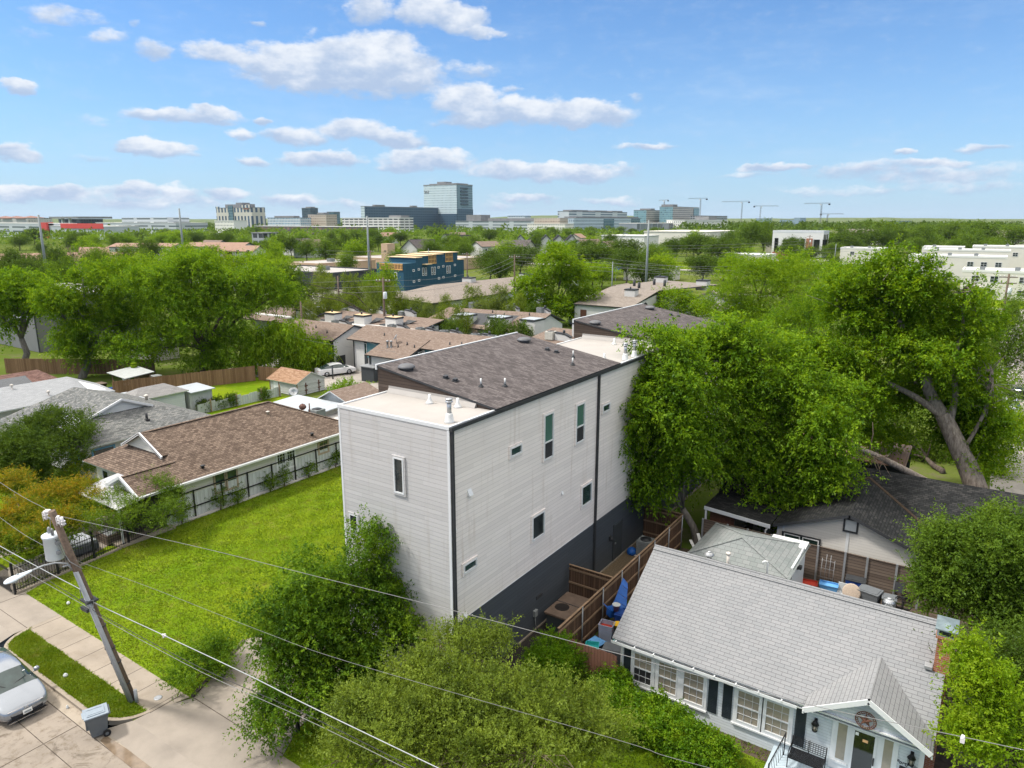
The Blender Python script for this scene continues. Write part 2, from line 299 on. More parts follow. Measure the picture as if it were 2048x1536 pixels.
plain('trim_dark', (0.035, 0.037, 0.040), 0.55, 0.2)
plain('charcoal_paint', (0.040, 0.046, 0.050), 0.6, 0.15)
plain('teal_paint', (0.085, 0.20, 0.225), 0.7, 0.12, 2.0)
plain('shutter_black', (0.020, 0.027, 0.032), 0.5, 0.2)
plain('blind_cloth', (0.27, 0.235, 0.185), 0.25, 0.15, 3.0, spec=0.6)
plain('beige_trim', (0.33, 0.27, 0.20), 0.7, 0.12)
plain('blue_trim', (0.13, 0.29, 0.42), 0.6, 0.12)
plain('steel', (0.42, 0.43, 0.44), 0.4, 0.15, 5.0, metal=0.75)
plain('galvanised', (0.30, 0.31, 0.32), 0.5, 0.2, 6.0, metal=0.4)
plain('pipe_white', (0.62, 0.62, 0.60), 0.5, 0.05)
plain('pipe_stained', (0.55, 0.50, 0.44), 0.6, 0.3, 5.0)
plain('vent_grey', (0.115, 0.115, 0.12), 0.55, 0.15)
plain('ac_grey', (0.20, 0.215, 0.215), 0.6, 0.2, 5.0)
plain('ac_beige', (0.50, 0.48, 0.43), 0.6, 0.1, 5.0)
plain('tan_board', (0.58, 0.43, 0.24), 0.8, 0.1)
plain('black_iron', (0.012, 0.012, 0.014), 0.5, 0.3)
plain('rubber', (0.016, 0.016, 0.017), 0.8, 0.2)
plain('porch_paint', (0.42, 0.50, 0.55), 0.6, 0.08)
plain('soil', (0.075, 0.055, 0.04), 1.0, 0.5, 4.0, bump=0.5)
plain('dead_leaves', (0.135, 0.10, 0.062), 1.0, 0.55, 14.0, bump=0.8)
plain('dark_mulch', (0.026, 0.022, 0.019), 1.0, 0.5, 20.0, bump=0.8)
plain('rust_metal', (0.105, 0.045, 0.028), 0.7, 0.4, 9.0)
plain('orange_soil', (0.50, 0.20, 0.07), 0.9, 0.2)
glassmat('window_glass'); glassmat('green_glass', (0.018, 0.040, 0.034)); glassmat('dark_glass', (0.012, 0.014, 0.015))
plain('green_blind', (0.060, 0.135, 0.108), 0.22, 0.08, 1.0, spec=0.6)
plain('screen_mesh', (0.028, 0.028, 0.030), 0.6, 0.2, 2.0)
# ------------------------------------------------------------------ mesh helpers
def link(o): COL.objects.link(o); return o
def tag(o, label, cat, group=None, kind=None):
    if label: o['label'] = label
    if cat: o['category'] = cat
    if group: o['group'] = group
    if kind: o['kind'] = kind
    return o
def thing(name, label, cat, loc=(0, 0, 0), rz=0.0, group=None):
    o = link(bpy.data.objects.new(name, None)); o.location = loc; o.rotation_euler = (0, 0, rz); o.empty_display_size = 0.3
    return tag(o, label, cat, group)
def root_loc(o):
    v = Vector((0, 0, 0))
    while o is not None: v += o.location; o = o.parent
    return v
class MB:
    """collects shapes given in world coordinates; build() links them as ONE mesh object"""
    def __init__(s): s.v = []; s.f = []; s.m = []; s.sm = []
    def poly(s, pts, mi=0, smooth=False):
        k = len(s.v); s.v += [tuple(p) for p in pts]; s.f.append(tuple(range(k, k + len(pts)))); s.m.append(mi); s.sm.append(smooth); return s
    def box(s, x0, x1, y0, y1, z0, z1, mi=0):
        P = [(x0, y0, z0), (x1, y0, z0), (x1, y1, z0), (x0, y1, z0), (x0, y0, z1), (x1, y0, z1), (x1, y1, z1), (x0, y1, z1)]
        k = len(s.v); s.v += P
        for q in ((0, 3, 2, 1), (4, 5, 6, 7), (0, 1, 5, 4), (1, 2, 6, 5), (2, 3, 7, 6), (3, 0, 4, 7)):
            s.f.append(tuple(k + i for i in q)); s.m.append(mi); s.sm.append(False)
        return s
    def slab(s, pts, t, mi=0, mi_side=None):
        """a thick sheet: polygon pts (counter-clockwise seen from its outside), thickness t inward"""
        P = [Vector(p) for p in pts]; nrm = Vector((0, 0, 0))
        for i in range(len(P)): nrm += P[i].cross(P[(i + 1) % len(P)])
        nrm.normalize(); Q = [p - nrm * t for p in P]; ms = mi if mi_side is None else mi_side
        s.poly(P, mi); s.poly(Q[::-1], ms)
        for i in range(len(P)): j = (i + 1) % len(P); s.poly([P[i], Q[i], Q[j], P[j]], ms)
        return s
    def prism(s, pts, z0, z1, mi=0):
        return s.slab([(p[0], p[1], z1) for p in pts], z1 - z0, mi)
    def bar(s, p, q, w, h, mi=0, up=(0, 0, 1)):
        p, q = Vector(p), Vector(q); d = (q - p).normalized(); upv = Vector(up)
        if abs(d.dot(upv)) > 0.98: upv = Vector((0, 1, 0))
        a = d.cross(upv).normalized() * (w / 2); b = a.cross(d).normalized() * (h / 2)
        c = [p - a - b, p + a - b, p + a + b, p - a + b]; e = [x + (q - p) for x in c]
        k = len(s.v); s.v += [tuple(x) for x in c + e]
        for f in ((0, 3, 2, 1), (4, 5, 6, 7), (0, 1, 5, 4), (1, 2, 6, 5), (2, 3, 7, 6), (3, 0, 4, 7)):
            s.f.append(tuple(k + i for i in f)); s.m.append(mi); s.sm.append(False)
        return s
    def tube(s, pts, radii, n=8, mi=0, cap=True, smooth=True):
        P = [Vector(p) for p in pts]
        if not hasattr(radii, '__len__'): radii = [radii] * len(P)
        k = len(s.v); prev = None
        for i, p in enumerate(P):
            d = (P[min(i + 1, len(P) - 1)] - P[max(i - 1, 0)])
            d = d.normalized() if d.length > 1e-9 else Vector((0, 0, 1))
            if prev is None: a = d.orthogonal().normalized()
            else:
                a = prev - d * prev.dot(d); a = a.normalized() if a.length > 1e-6 else d.orthogonal().normalized()
            prev = a; b = d.cross(a)
            for j in range(n):
                t = 2 * math.pi * j / n; s.v.append(tuple(p + (a * math.cos(t) + b * math.sin(t)) * radii[i]))
        for i in range(len(P) - 1):
            for j in range(n):
                q = (j + 1) % n
                s.f.append((k + i * n + j, k + i * n + q, k + (i + 1) * n + q, k + (i + 1) * n + j)); s.m.append(mi); s.sm.append(smooth)
        if cap:
            s.f.append(tuple(k + j for j in range(n))[::-1]); s.m.append(mi); s.sm.append(False)
            e = k + (len(P) - 1) * n; s.f.append(tuple(e + j for j in range(n))); s.m.append(mi); s.sm.append(False)
        return s
    def lathe(s, prof, c, n=16, mi=0, smooth=True, axis=None):
        pts = []; c = Vector(c); k = len(s.v)
        ax = Vector(axis).normalized() if axis else Vector((0, 0, 1)); a = ax.orthogonal().normalized(); b = ax.cross(a)
        for r, z in prof:
            for j in range(n):
                t = 2 * math.pi * j / n; s.v.append(tuple(c + ax * z + (a * math.cos(t) + b * math.sin(t)) * r))
        for i in range(len(prof) - 1):
            for j in range(n):
                q = (j + 1) % n
                s.f.append((k + i * n + j, k + i * n + q, k + (i + 1) * n + q, k + (i + 1) * n + j)); s.m.append(mi); s.sm.append(smooth)
        s.f.append(tuple(k + j for j in range(n))[::-1]); s.m.append(mi); s.sm.append(False)
        e = k + (len(prof) - 1) * n; s.f.append(tuple(e + j for j in range(n))); s.m.append(mi); s.sm.append(False)
        return s
    def build(s, name, mats, parent=None, origin=None, bevel=0.0):
        if isinstance(mats, str): mats = [mats]
        me = bpy.data.meshes.new(name); V = np.array(s.v, float)
        if parent is not None: off = np.array(root_loc(parent)); loc = (0, 0, 0)
        elif origin is not None: off = np.array(origin, float); loc = origin
        else:
            lo, hi = V.min(0), V.max(0); off = np.array([(lo[0] + hi[0]) / 2, (lo[1] + hi[1]) / 2, lo[2]]); loc = off
        me.from_pydata((V - off).tolist(), [], s.f)
        for m in mats: me.materials.append(MATS[m])
        me.polygons.foreach_set('material_index', s.m); me.polygons.foreach_set('use_smooth', s.sm)
        # face-aligned UVs in metres: u level along the face, v up its slope
        uv = me.uv_layers.new(name='UVMap'); data = np.zeros((len(me.loops), 2)); li = 0
        for f in s.f:
            P = V[list(f)]; nr = np.zeros(3)
            for i in range(len(P)): nr += np.cross(P[i], P[(i + 1) % len(P)])
            L = np.linalg.norm(nr); nr = nr / L if L > 1e-12 else np.array([0, 0, 1.0])
            if abs(nr[2]) > 0.985: u, v = np.array([1.0, 0, 0]), np.array([0, 1.0, 0])
            else:
                u = np.cross([0, 0, 1.0], nr); u /= np.linalg.norm(u); v = np.cross(nr, u)
            data[li:li + len(f), 0] = P @ u; data[li:li + len(f), 1] = P @ v; li += len(f)
        uv.data.foreach_set('uv', data.ravel()); me.update()
        o = link(bpy.data.objects.new(name, me)); o.location = loc
        if parent is not None: o.parent = parent
        if bevel:
            b = o.modifiers.new('bevel', 'BEVEL'); b.width = bevel; b.segments = 2; b.limit_method = 'ANGLE'
        return o
def part(mb, name, mats, parent, label=None, **k):
    o = mb.build(name, mats, parent, **k)
    if label: o['label'] = label
    return o
def struct(mb, name, mats, **k):
    o = mb.build(name, mats, **k); o['kind'] = 'structure'; return o
def dup(root, loc=None, rz=None, label=None, group=None, scale=None):
    r = root.copy(); link(r)
    if loc is not None: r.location = loc
    if rz is not None: r.rotation_euler = (0, 0, rz)
    if scale is not None: r.scale = scale if hasattr(scale, '__len__') else (scale,) * 3
    if label: r['label'] = label
    if group: r['group'] = group
    for ch in list(root.children):
        c = ch.copy(); link(c); c.parent = r
        for g in list(ch.children):
            d = g.copy(); link(d); d.parent = c
    return r
def window(parent, o, u, w, h, nrm, frame='trim_white', pane='window_glass', fw=0.06, proud=0.05, cols=1, rows=1, mid=None, name='window', munt=0.02, lower=None, upper=None, casing=0.0, casing_mat=None, sill=False):
    """a window as frame (> pane); o = lower left corner on the wall, u = unit vector along the wall"""
    o, u, nv = Vector(o), Vector(u).normalized(), Vector(nrm).normalized(); up = Vector((0, 0, 1))
    def bx(mb, a0, a1, b0, b1, d0, d1, mi=0):
        P = [o + u * a + up * b + nv * d for d in (d0, d1) for (a, b) in ((a0, b0), (a1, b0), (a1, b1), (a0, b1))]
        k = len(mb.v); mb.v += [tuple(p) for p in P]
        for q in ((0, 3, 2, 1), (4, 5, 6, 7), (0, 1, 5, 4), (1, 2, 6, 5), (2, 3, 7, 6), (3, 0, 4, 7)):
            q2 = q if u.cross(up).dot(nv) > 0 else q[::-1]
            mb.f.append(tuple(k + i for i in q2)); mb.m.append(mi); mb.sm.append(False)
    m = MB(); d0, d1 = 0.0, proud
    if casing:
        bx(m, -casing, w + casing, h, h + casing, 0.0, proud * 0.8, 1); bx(m, -casing, w + casing, -casing, 0, 0.0, proud * 0.8, 1)
        bx(m, -casing, 0, 0, h, 0.0, proud * 0.8, 1); bx(m, w, w + casing, 0, h, 0.0, proud * 0.8, 1)
    bx(m, 0, w, 0, fw, d0, d1); bx(m, 0, w, h - fw, h, d0, d1); bx(m, 0, fw, fw, h - fw, d0, d1); bx(m, w - fw, w, fw, h - fw, d0, d1)
    if sill: bx(m, -0.05 - casing, w + 0.05 + casing, -casing - 0.045, -casing, 0, proud + 0.05)
    for i in range(1, cols): x = w * i / cols; bx(m, x - munt / 2, x + munt / 2, fw, h - fw, d0, d1 * 0.7)
    for i in range(1, rows): z = h * i / rows; bx(m, fw, w - fw, z - munt / 2, z + munt / 2, d0, d1 * 0.66)
    if mid: bx(m, fw, w - fw, h * mid - fw * 0.45, h * mid + fw * 0.45, d0, d1 * 1.05)
    f = part(m, name, [frame, casing_mat or frame], parent)
    g = MB(); dz = proud * 0.3
    zs = [(fw, h - fw, pane)]
    if mid and lower: zs = [(fw, h * mid, lower), (h * mid, h - fw, upper or pane)]
    mm = []
    for z0, z1, mt in zs:
        if mt not in mm: mm.append(mt)
        P = [o + u * a + up * b + nv * dz for (a, b) in ((fw, z0), (w - fw, z0), (w - fw, z1), (fw, z1))]
        if u.cross(up).dot(nv) < 0: P = P[::-1]
        g.poly(P, mm.index(mt))
    part(g, 'pane', mm, f); return f
RX, LX, FY, BY = (1, 0, 0), (-1, 0, 0), (0, -1, 0), (0, 1, 0)

# ------------------------------------------------------------------ foliage
def leaf_quads(P, D, L, Wd, rng, up=0.45, fold=0.0):
    """one rhombic leaf per point: P base points, D leaf directions"""
    k = len(P); nrm = rng.normal(size=(k, 3)) * 0.75; nrm[:, 2] += up * 1.6
    D = D / np.maximum(np.linalg.norm(D, axis=1, keepdims=True), 1e-6)
    sd = np.cross(D, nrm); sd /= np.maximum(np.linalg.norm(sd, axis=1, keepdims=True), 1e-6)
    L = L * rng.uniform(0.7, 1.3, (k, 1)); Wd = L * Wd
    A = P; B = P + D * L * 0.45 + sd * Wd / 2; C = P + D * L; E = P + D * L * 0.45 - sd * Wd / 2
    V = np.stack([A, B, C, E], 1).reshape(-1, 3); return V
def leaf_mesh(name, V, mat):
    k = len(V) // 4; me = bpy.data.meshes.new(name)
    me.vertices.add(4 * k); me.vertices.foreach_set('co', V.astype(np.float32).ravel())
    me.loops.add(4 * k); me.loops.foreach_set('vertex_index', np.arange(4 * k, dtype=np.int32))
    me.polygons.add(k); me.polygons.foreach_set('loop_start', np.arange(0, 4 * k, 4, dtype=np.int32))
    me.polygons.foreach_set('loop_total', np.full(k, 4, np.int32)); me.update(calc_edges=True)
    me.materials.append(MATS[mat]); return me
def blob_points(blobs, k, rng, shell=0.62, gap=0.25):
    """points spread through a union of ellipsoids (x, y, z, rx, ry, rz), denser towards the rim"""
    B = np.array(blobs, float); wt = (B[:, 3] * B[:, 4] * B[:, 5]) ** (2 / 3); wt /= wt.sum()
    i = rng.choice(len(B), k, p=wt); d = rng.normal(size=(k, 3)); d /= np.linalg.norm(d, axis=1, keepdims=True)
    low = d[:, 2] < -0.35; d[low & (rng.random(k) < 0.6), 2] *= -1
    r = 1 - (1 - shell) * rng.random(k) ** 1.4 ; r = np.where(rng.random(k) < gap, rng.random(k) ** 0.5, r)
    r *= rng.uniform(0.86, 1.10, k)
    return B[i, :3] + d * r[:, None] * B[i, 3:6], d, i
def rough(blobs, rng, k=5):
    """break each lobe up: a smaller core and irregular side lobes, so the outline comes out ragged"""
    out = []
    for (x, y, z, a, b, c) in blobs:
        out.append((x, y, z, a * .74, b * .74, c * .74))
        for i in range(k):
            d = rng.normal(size=3); d /= np.linalg.norm(d); d[2] = d[2] * .8 + .12; s = rng.uniform(.26, .50); q = rng.uniform(.62, 1.02)
            out.append((x + d[0] * a * q, y + d[1] * b * q, z + d[2] * c * q, a * s, b * s, c * s * .85))
    return out
def spray_crown(blobs, sprays, per, slen, leaf, width, rng, droop=0.35, outward=0.8, lift=0.15, shell=0.62, gap=0.25, side=0.75, up=0.45, wind=(0, 0, 0), bunch=6, bsize=0.42):
    nb = max(1, sprays // bunch); Pc, dc, _ = blob_points(blobs, nb, rng, shell, gap)
    ib = rng.integers(0, nb, sprays); jit = rng.normal(size=(sprays, 3)); P = Pc[ib] + jit * slen * bsize; d = dc[ib] * .8 + jit * .35
    D = d * outward + rng.normal(size=P.shape) * 0.55; D[:, 2] += lift; D += np.array(wind)
    D /= np.linalg.norm(D, axis=1, keepdims=True)
    ln = slen * rng.uniform(0.55, 1.35, sprays)
    t = np.tile(np.linspace(0.06, 1, per), sprays); id_ = np.repeat(np.arange(sprays), per)
    base = P[id_] + D[id_] * (ln[id_] * t)[:, None]; base[:, 2] -= droop * ln[id_] * t ** 2
    tang = D[id_].copy(); tang[:, 2] -= 2 * droop * t
    sd = np.cross(tang, rng.normal(size=tang.shape)); sd /= np.maximum(np.linalg.norm(sd, axis=1, keepdims=True), 1e-6)
    sg = np.where(np.tile(np.arange(per) % 2, sprays) == 0, 1, -1)[:, None]
    ld = tang * (1 - side * 0.6) + sd * sg * side; ld[:, 2] -= droop * 0.5
    base += rng.normal(size=base.shape) * leaf * 0.25
    return leaf_quads(base, ld, leaf, width, rng, up)
def limbs(mb, base, blobs, rng, r0, twigs=40, n=8, fork=0.45, lean=(0, 0, 0), spread=0.9, thin=0.5):
    """trunk to a fork, limbs to the middle of each blob, twigs inside"""
    base = Vector(base); B = [Vector(b[:3]) for b in blobs]; top = sum(B, Vector()) / len(B)
    fk = base.lerp(top, fork) + Vector(lean)
    mid = base.lerp(fk, 0.5) + Vector((rng.normal() * 0.06, rng.normal() * 0.06, 0)) * (fk - base).length
    mb.tube([base - Vector((0, 0, 0.15)), base + Vector((0, 0, 0.15)), mid, fk], [r0 * 1.35, r0 * 1.05, r0 * 0.9, r0 * 0.75], n + 2)
    for i, b in enumerate(B):
        e = b + Vector((rng.normal(), rng.normal(), rng.normal())) * 0.15 * blobs[i][3]
        m1 = fk.lerp(e, 0.35) + Vector((rng.normal() * .08, rng.normal() * .08, 0.10)) * (e - fk).length
        m2 = fk.lerp(e, 0.7) + Vector((rng.normal() * .07, rng.normal() * .07, 0.05)) * (e - fk).length
        r = r0 * thin * rng.uniform(0.7, 1.0); pts = [fk, m1, m2, e]; rr = [r, r * 0.8, r * 0.55, r * 0.28]
        mb.tube(pts, rr, n)
        for k in range(int(twigs / len(B))):
            a = Vector(pts[1]).lerp(e, rng.random() ** 0.7); dv = Vector((rng.normal(), rng.normal(), rng.normal() * 0.7 + 0.25)).normalized()
            bl = blobs[i]; L = spread * min(bl[3], bl[4]) * rng.uniform(0.45, 0.95); q = a + Vector((dv.x, dv.y, dv.z * min(1.0, bl[5] / bl[3]))) * L
            rt = r * 0.22
            mm = a.lerp(q, 0.5) + Vector((rng.normal(), rng.normal(), rng.normal())) * 0.08 * L
            mb.tube([a, mm, q], [rt, rt * 0.7, rt * 0.3], 5, cap=False)
    return mb
def tree(name, label, cat, base, blobs, leafm, bark, rng, sprays=2000, per=12, slen=0.7, leaf=0.13, width=0.42, r0=0.2, twigs=60, group=None, trunk=True, fork=0.45, lean=(0, 0, 0), thin=0.5, extra=None, crown='crown', rk=5, spread=.9, **k):
    t = thing(name, label, cat, base, group=group); off = np.array(base, float)
    if rk: LB = rough(blobs, rng, rk)
    else: LB = blobs
    V = spray_crown(LB, sprays, per, slen, leaf, width, rng, **k) - off
    c = link(bpy.data.objects.new(crown, leaf_mesh(crown, V, leafm))); c.parent = t
    if trunk:
        mb = MB(); limbs(mb, base, blobs, rng, r0, twigs, fork=fork, lean=lean, thin=thin, spread=spread)
        if extra: extra(mb)
        part(mb, 'trunk', bark, t)
    return t
# ------------------------------------------------------------------ the setting: ground, road, paving, lawns
def groundmats():
    m, n = newmat('ground'); uv, ob = uvo(n)
    f = n.noise(ob, 0.03, 6, 0.62); g = n.noise(ob, 0.4, 5, 0.65); h = n.noise(ob, 6, 4, 0.7)
    c = n.mix(n.step(f, 0.42, 0.58), (0.080, 0.125, 0.018), (0.12, 0.15, 0.032))
    c = n.mix(n.math('MULTIPLY', n.step(g, 0.5, 0.72), 0.75), c, (0.15, 0.125, 0.085))
    c = n.mix(n.math('MULTIPLY', h, 0.5), c, (0.035, 0.045, 0.014))
    finish(n, c, 1.0, spec=0.0)
    m, n = newmat('grass'); uv, ob = uvo(n)
    f = n.noise(ob, 0.16, 4, 0.6); g = n.noise(ob, 1.1, 5, 0.7); h = n.noise(ob, 11, 5, 0.75); q = n.noise(ob, 40, 3, 0.7)
    c = n.mix(n.step(f, 0.36, 0.62), (0.100, 0.178, 0.006), (0.155, 0.212, 0.009))
    c = n.mix(n.math('MULTIPLY', n.step(g, 0.45, 0.7), 0.5), c, (0.19, 0.235, 0.014))
    c = n.mix(n.math('MULTIPLY', n.step(h, 0.4, 0.75), 0.6), c, (0.060, 0.115, 0.007))
    c = n.mix(n.math('MULTIPLY', n.step(q, 0.45, 0.7), 0.45), c, (0.16, 0.19, 0.02))
    c = n.mix(n.math('MULTIPLY', n.step(n.noise(ob, 0.55, 7, 0.78), 0.56, 0.74), 0.8), c, (0.20, 0.165, 0.06))
    finish(n, c, 1.0, h, 0.6, 0.05, spec=0.0)
    def conc(name, col, dirt, wet, k):
        m, n = newmat(name); uv, ob = uvo(n)
        f = n.noise(ob, 0.45, 6, 0.7); g = n.noise(ob, 2.2, 6, 0.75); h = n.noise(ob, 30, 3, 0.8); e = n.noise(ob, 0.9, 7, 0.72, 1.2)
        c = n.mix(n.step(f, 0.35, 0.68), sc(col, 1.05), sc(col, 0.84))
        c = n.mix(n.math('MULTIPLY', n.step(g, 0.48, 0.72), k), c, dirt)
        c = n.mix(n.math('MULTIPLY', n.step(e, 0.52, 0.66), k * 1.1), c, wet)
        c = n.mix(n.math('MULTIPLY', h, 0.25), c, sc(col, 0.7))
        finish(n, c, n.math('SUBTRACT', 0.95, n.math('MULTIPLY', n.step(e, 0.52, 0.66), 0.35)), h, 0.15, 0.01, spec=0.25)
    conc('road_concrete', (0.26, 0.222, 0.182), (0.135, 0.105, 0.072), (0.10, 0.078, 0.056), 0.95)
    conc('walk_concrete', (0.285, 0.243, 0.195), (0.23, 0.19, 0.142), (0.2, 0.16, 0.115), 0.55)
    conc('drive_concrete', (0.27, 0.235, 0.197), (0.225, 0.192, 0.157), (0.2, 0.17, 0.135), 0.3)
    conc('gutter_concrete', (0.31, 0.265, 0.21), (0.16, 0.125, 0.09), (0.105, 0.085, 0.062), 0.9)
    conc('lot_paving', (0.33, 0.30, 0.27), (0.22, 0.19, 0.16), (0.17, 0.15, 0.13), 0.6)
    plain('joint', (0.075, 0.06, 0.048), 1.0, 0.4)
    plain('wet_pavement', (0.17, 0.125, 0.085), 0.12, 0.35, 2.5, spec=0.6)
groundmats()
ZG = 0.0
def sheet(name, pts, z, mat):
    m = MB(); m.poly([(x, y, z) for x, y in pts]); return struct(m, name, mat)
R = 9000
sheet('ground', [(-R, 11.32), (R, 11.32), (R, R), (-R, R)], -0.05, 'ground')
# street
sheet('road', [(-3000, -400), (3000, -400), (3000, 10.05), (-3000, 10.05)], -0.13, 'road_concrete')
sheet('gutter', [(-300, 10.05), (300, 10.05), (300, 10.50), (-300, 10.50)], -0.126, 'gutter_concrete')
j = MB()
for x in np.arange(-62.65, 40, 4.5): j.box(x - .012, x + .012, -14, 10.05, -0.128, -0.122)
for y in (8.86, 3.2, -2.5): j.box(-300, 300, y - .012, y + .012, -0.128, -0.1215)
j.box(-300, 300, 10.035, 10.06, -0.13, -0.121)
struct(j, 'road_joint', 'joint')
# verge, kerb, pavement
k = MB()
def ring(mb, path, w, z0, z1):
    P = [Vector((x, y, 0)) for x, y in path]; L = []; Rr = []
    for i, p in enumerate(P):
        d = (P[min(i + 1, len(P) - 1)] - P[max(i - 1, 0)]).normalized(); nn = Vector((-d.y, d.x, 0))
        L.append(p + nn * w); Rr.append(p)
    for i in range(len(P) - 1):
        a, b, c, d = Rr[i], Rr[i + 1], L[i + 1], L[i]
        for q in ([a + Vector((0, 0, z1)), b + Vector((0, 0, z1)), c + Vector((0, 0, z1)), d + Vector((0, 0, z1))],
                  [a + Vector((0, 0, z0)), b + Vector((0, 0, z0)), b + Vector((0, 0, z1)), a + Vector((0, 0, z1))],
                  [d + Vector((0, 0, z1)), c + Vector((0, 0, z1)), c + Vector((0, 0, z0)), d + Vector((0, 0, z0))]): mb.poly(q)
arc = [(-26.9 + 1.95 * math.sin(t), 10.50 + 1.45 * (1 - math.cos(t))) for t in np.linspace(0, math.pi / 2, 12)]
arcl = [(-34.0 - 1.3 * math.sin(t), 10.50 + 1.45 * (1 - math.cos(t))) for t in np.linspace(math.pi / 2, 0, 10)]
ring(k, arcl + [(-32, 10.5), (-29, 10.5)] + arc, 0.17, -0.2, 0.0)
ring(k, [(-17.6, 10.5), (60, 10.5)], 0.17, -0.2, 0.0)
ring(k, [(-160, 10.5), (-43, 10.5)], 0.17, -0.2, 0.0)
struct(k, 'kerb', 'walk_concrete')
VERGE = [(-33.9, 10.67), (-27.0, 10.67)] + [(x - 0.14, y + 0.10) for x, y in arc[2:]] + [(-25.1, 11.88), (-35.25, 11.88)] + [(x + .12, y + .12) for x, y in arcl[:-1]]
sheet('verge', VERGE, -0.02, 'grass')
sheet('pavement', [(-160, 11.88), (-24.9, 11.88), (-24.5, 13.28), (-160, 13.28)], -0.012, 'walk_concrete')
sheet('pavement', [(-18.7, 11.88), (80, 11.88), (80, 13.28), (-18.9, 13.28)], -0.012, 'walk_concrete')
j = MB()
for x in np.arange(-60.6, -25, 1.42): j.box(x - .011, x + .011, 11.88, 13.28, -0.02, -0.008)
for x in np.arange(-17, 40, 1.42): j.box(x - .011, x + .011, 11.88, 13.28, -0.02, -0.008)
j.box(-24.92, -24.88, 11.88, 13.3, -0.02, -0.006)
struct(j, 'pavement_joint', 'joint')
sheet('verge', [(-17.4, 10.67), (60, 10.67), (60, 11.88), (-17.9, 11.88)], -0.02, 'grass')
DRV = [(-25.0, 11.3), (-18.0, 11.3), (-18.6, 12.9), (-19.5, 14.5), (-20.0, 19.0), (-25.4, 19.0), (-26.08, 17.0), (-25.6, 15.4), (-24.35, 13.3), (-24.9, 12.2)]
sheet('driveway', DRV, -0.008, 'drive_concrete')
for a, b, c, d in ((-25.6, -17.6, -18.0, -25.0), (-42.3, -35.1, -35.3, -42.2)):
    m = MB(); m.poly([(a, 10.44, -.124), (b, 10.44, -.124), (c, 11.3, -.008), (d, 11.3, -.008)]); struct(m, 'driveway_apron', 'drive_concrete')
j = MB(); j.box(-24.5, -18.75, 13.33, 13.36, -0.012, -0.003); j.bar((-24.4, 13.35, -.004), (-26.05, 16.9, -.004), .14, .16)
j.bar((-22.2, 13.4, -.005), (-22.4, 19, -.005), .02, .008)
struct(j, 'driveway_joint', 'joint')
sheet('driveway', [(-42.2, 11.3), (-35.3, 11.3), (-35.3, 13.28), (-38.9, 13.28), (-41.6, 20.0), (-43.6, 20.0), (-42.6, 13.0)], -0.006, 'drive_concrete')
j = MB(); j.box(-42.2, -35.3, 11.87, 11.895, -.01, -.002); j.box(-38.92, -38.89, 10.5, 13.28, -.01, -.002)
struct(j, 'driveway_joint', 'joint')
wp = [(-25.2, 10.35), (-23.9, 10.43), (-22.9, 10.43), (-21.6, 10.43), (-20.2, 10.3), (-19.4, 9.95), (-20.4, 9.86), (-22.2, 10.05), (-24.0, 10.02), (-25.1, 10.1)]
sheet('puddle', wp, -0.1175, 'wet_pavement')
0 and sheet('puddle', [(-24.4, 10.56), (-23.4, 10.74), (-22.2, 10.78), (-21.2, 10.62), (-22.4, 10.5)], -0.003, 'wet_pavement')
# lawns
LAWN = [(-40.35, 13.28), (-24.4, 13.28), (-26.1, 17.1), (-25.4, 19.08), (-21.5, 19.08), (-21.5, 21.9), (-22.05, 21.9), (-22.05, 50), (-40.35, 50)]
sheet('lawn', LAWN, -0.015, 'grass')
LAWN2 = [(-18.8, 13.28), (3.0, 13.28), (3.0, 23.2), (-13.2, 23.2), (-15.2, 19.0), (-19.9, 19.0), (-19.45, 14.5)]
sheet('lawn', LAWN2, -0.015, 'grass')
sheet('lawn', [(-60, 13.28), (-40.45, 13.28), (-40.45, 19.6), (-60, 19.6)], -0.016, 'grass')
sheet('garden_path', [(-46.0, 13.28), (-44.6, 13.28), (-43.6, 19.4), (-45.6, 19.4)], -0.008, 'walk_concrete')
sheet('lawn', [(-63.5, 33.5), (-45.5, 33.5), (-44.5, 51), (-64, 47.5)], -0.016, 'grass')
sheet('lawn', [(-78, 41.5), (-64.5, 41.5), (-64, 52), (-74, 52)], -0.016, 'grass')
sheet('side_yard', [(-15.66, 19.0), (-13.2, 19.0), (-13.2, 28.1), (-15.66, 28.1)], -0.013, 'dark_mulch')
sheet('side_yard', [(-15.66, 28.1), (-13.2, 28.1), (-13.2, 37), (-15.66, 37)], -0.012, 'dead_leaves')
m = MB(); m.box(-15.66, -15.60, 23.6, 50.2, -0.05, 0.06); struct(m, 'foundation_strip', 'walk_concrete')
sheet('back_yard', [(-13.1, 22.6), (4, 22.6), (4, 37), (-13.1, 37)], -0.013, 'soil')
sheet('parking_lot', [(-80, 52.3), (-45, 52.3), (-45, 64.0), (-80, 64.0)], -0.014, 'lot_paving')
sheet('lawn', [(-300, 88), (-240, 88), (-236, 132), (-300, 132)], -0.02, 'grass')
sheet('lawn', [(-124, 268), (-96, 268), (-88, 312), (-124, 312)], -0.02, 'grass')
sheet('lawn', [(-12, 186), (40, 186), (40, 208), (-12, 208)], -0.02, 'grass')
sheet('cross_street', [(1.5, 46), (10, 46), (10, 181), (1.5, 181)], -0.02, 'lot_paving')
sheet('cross_street', [(-60, 181), (60, 181), (60, 186), (-60, 186)], -0.021, 'lot_paving')
sheet('back_street', [(-200, 262), (20, 262), (20, 268), (-200, 268)], -0.018, 'lot_paving')
sheet('car_park', [(-98, 340), (-66, 340), (-66, 372), (-98, 372)], -0.017, 'lot_paving')
sheet('car_park', [(-215, 128), (-100, 100), (-92, 118), (-205, 200)], -0.022, 'lot_paving')
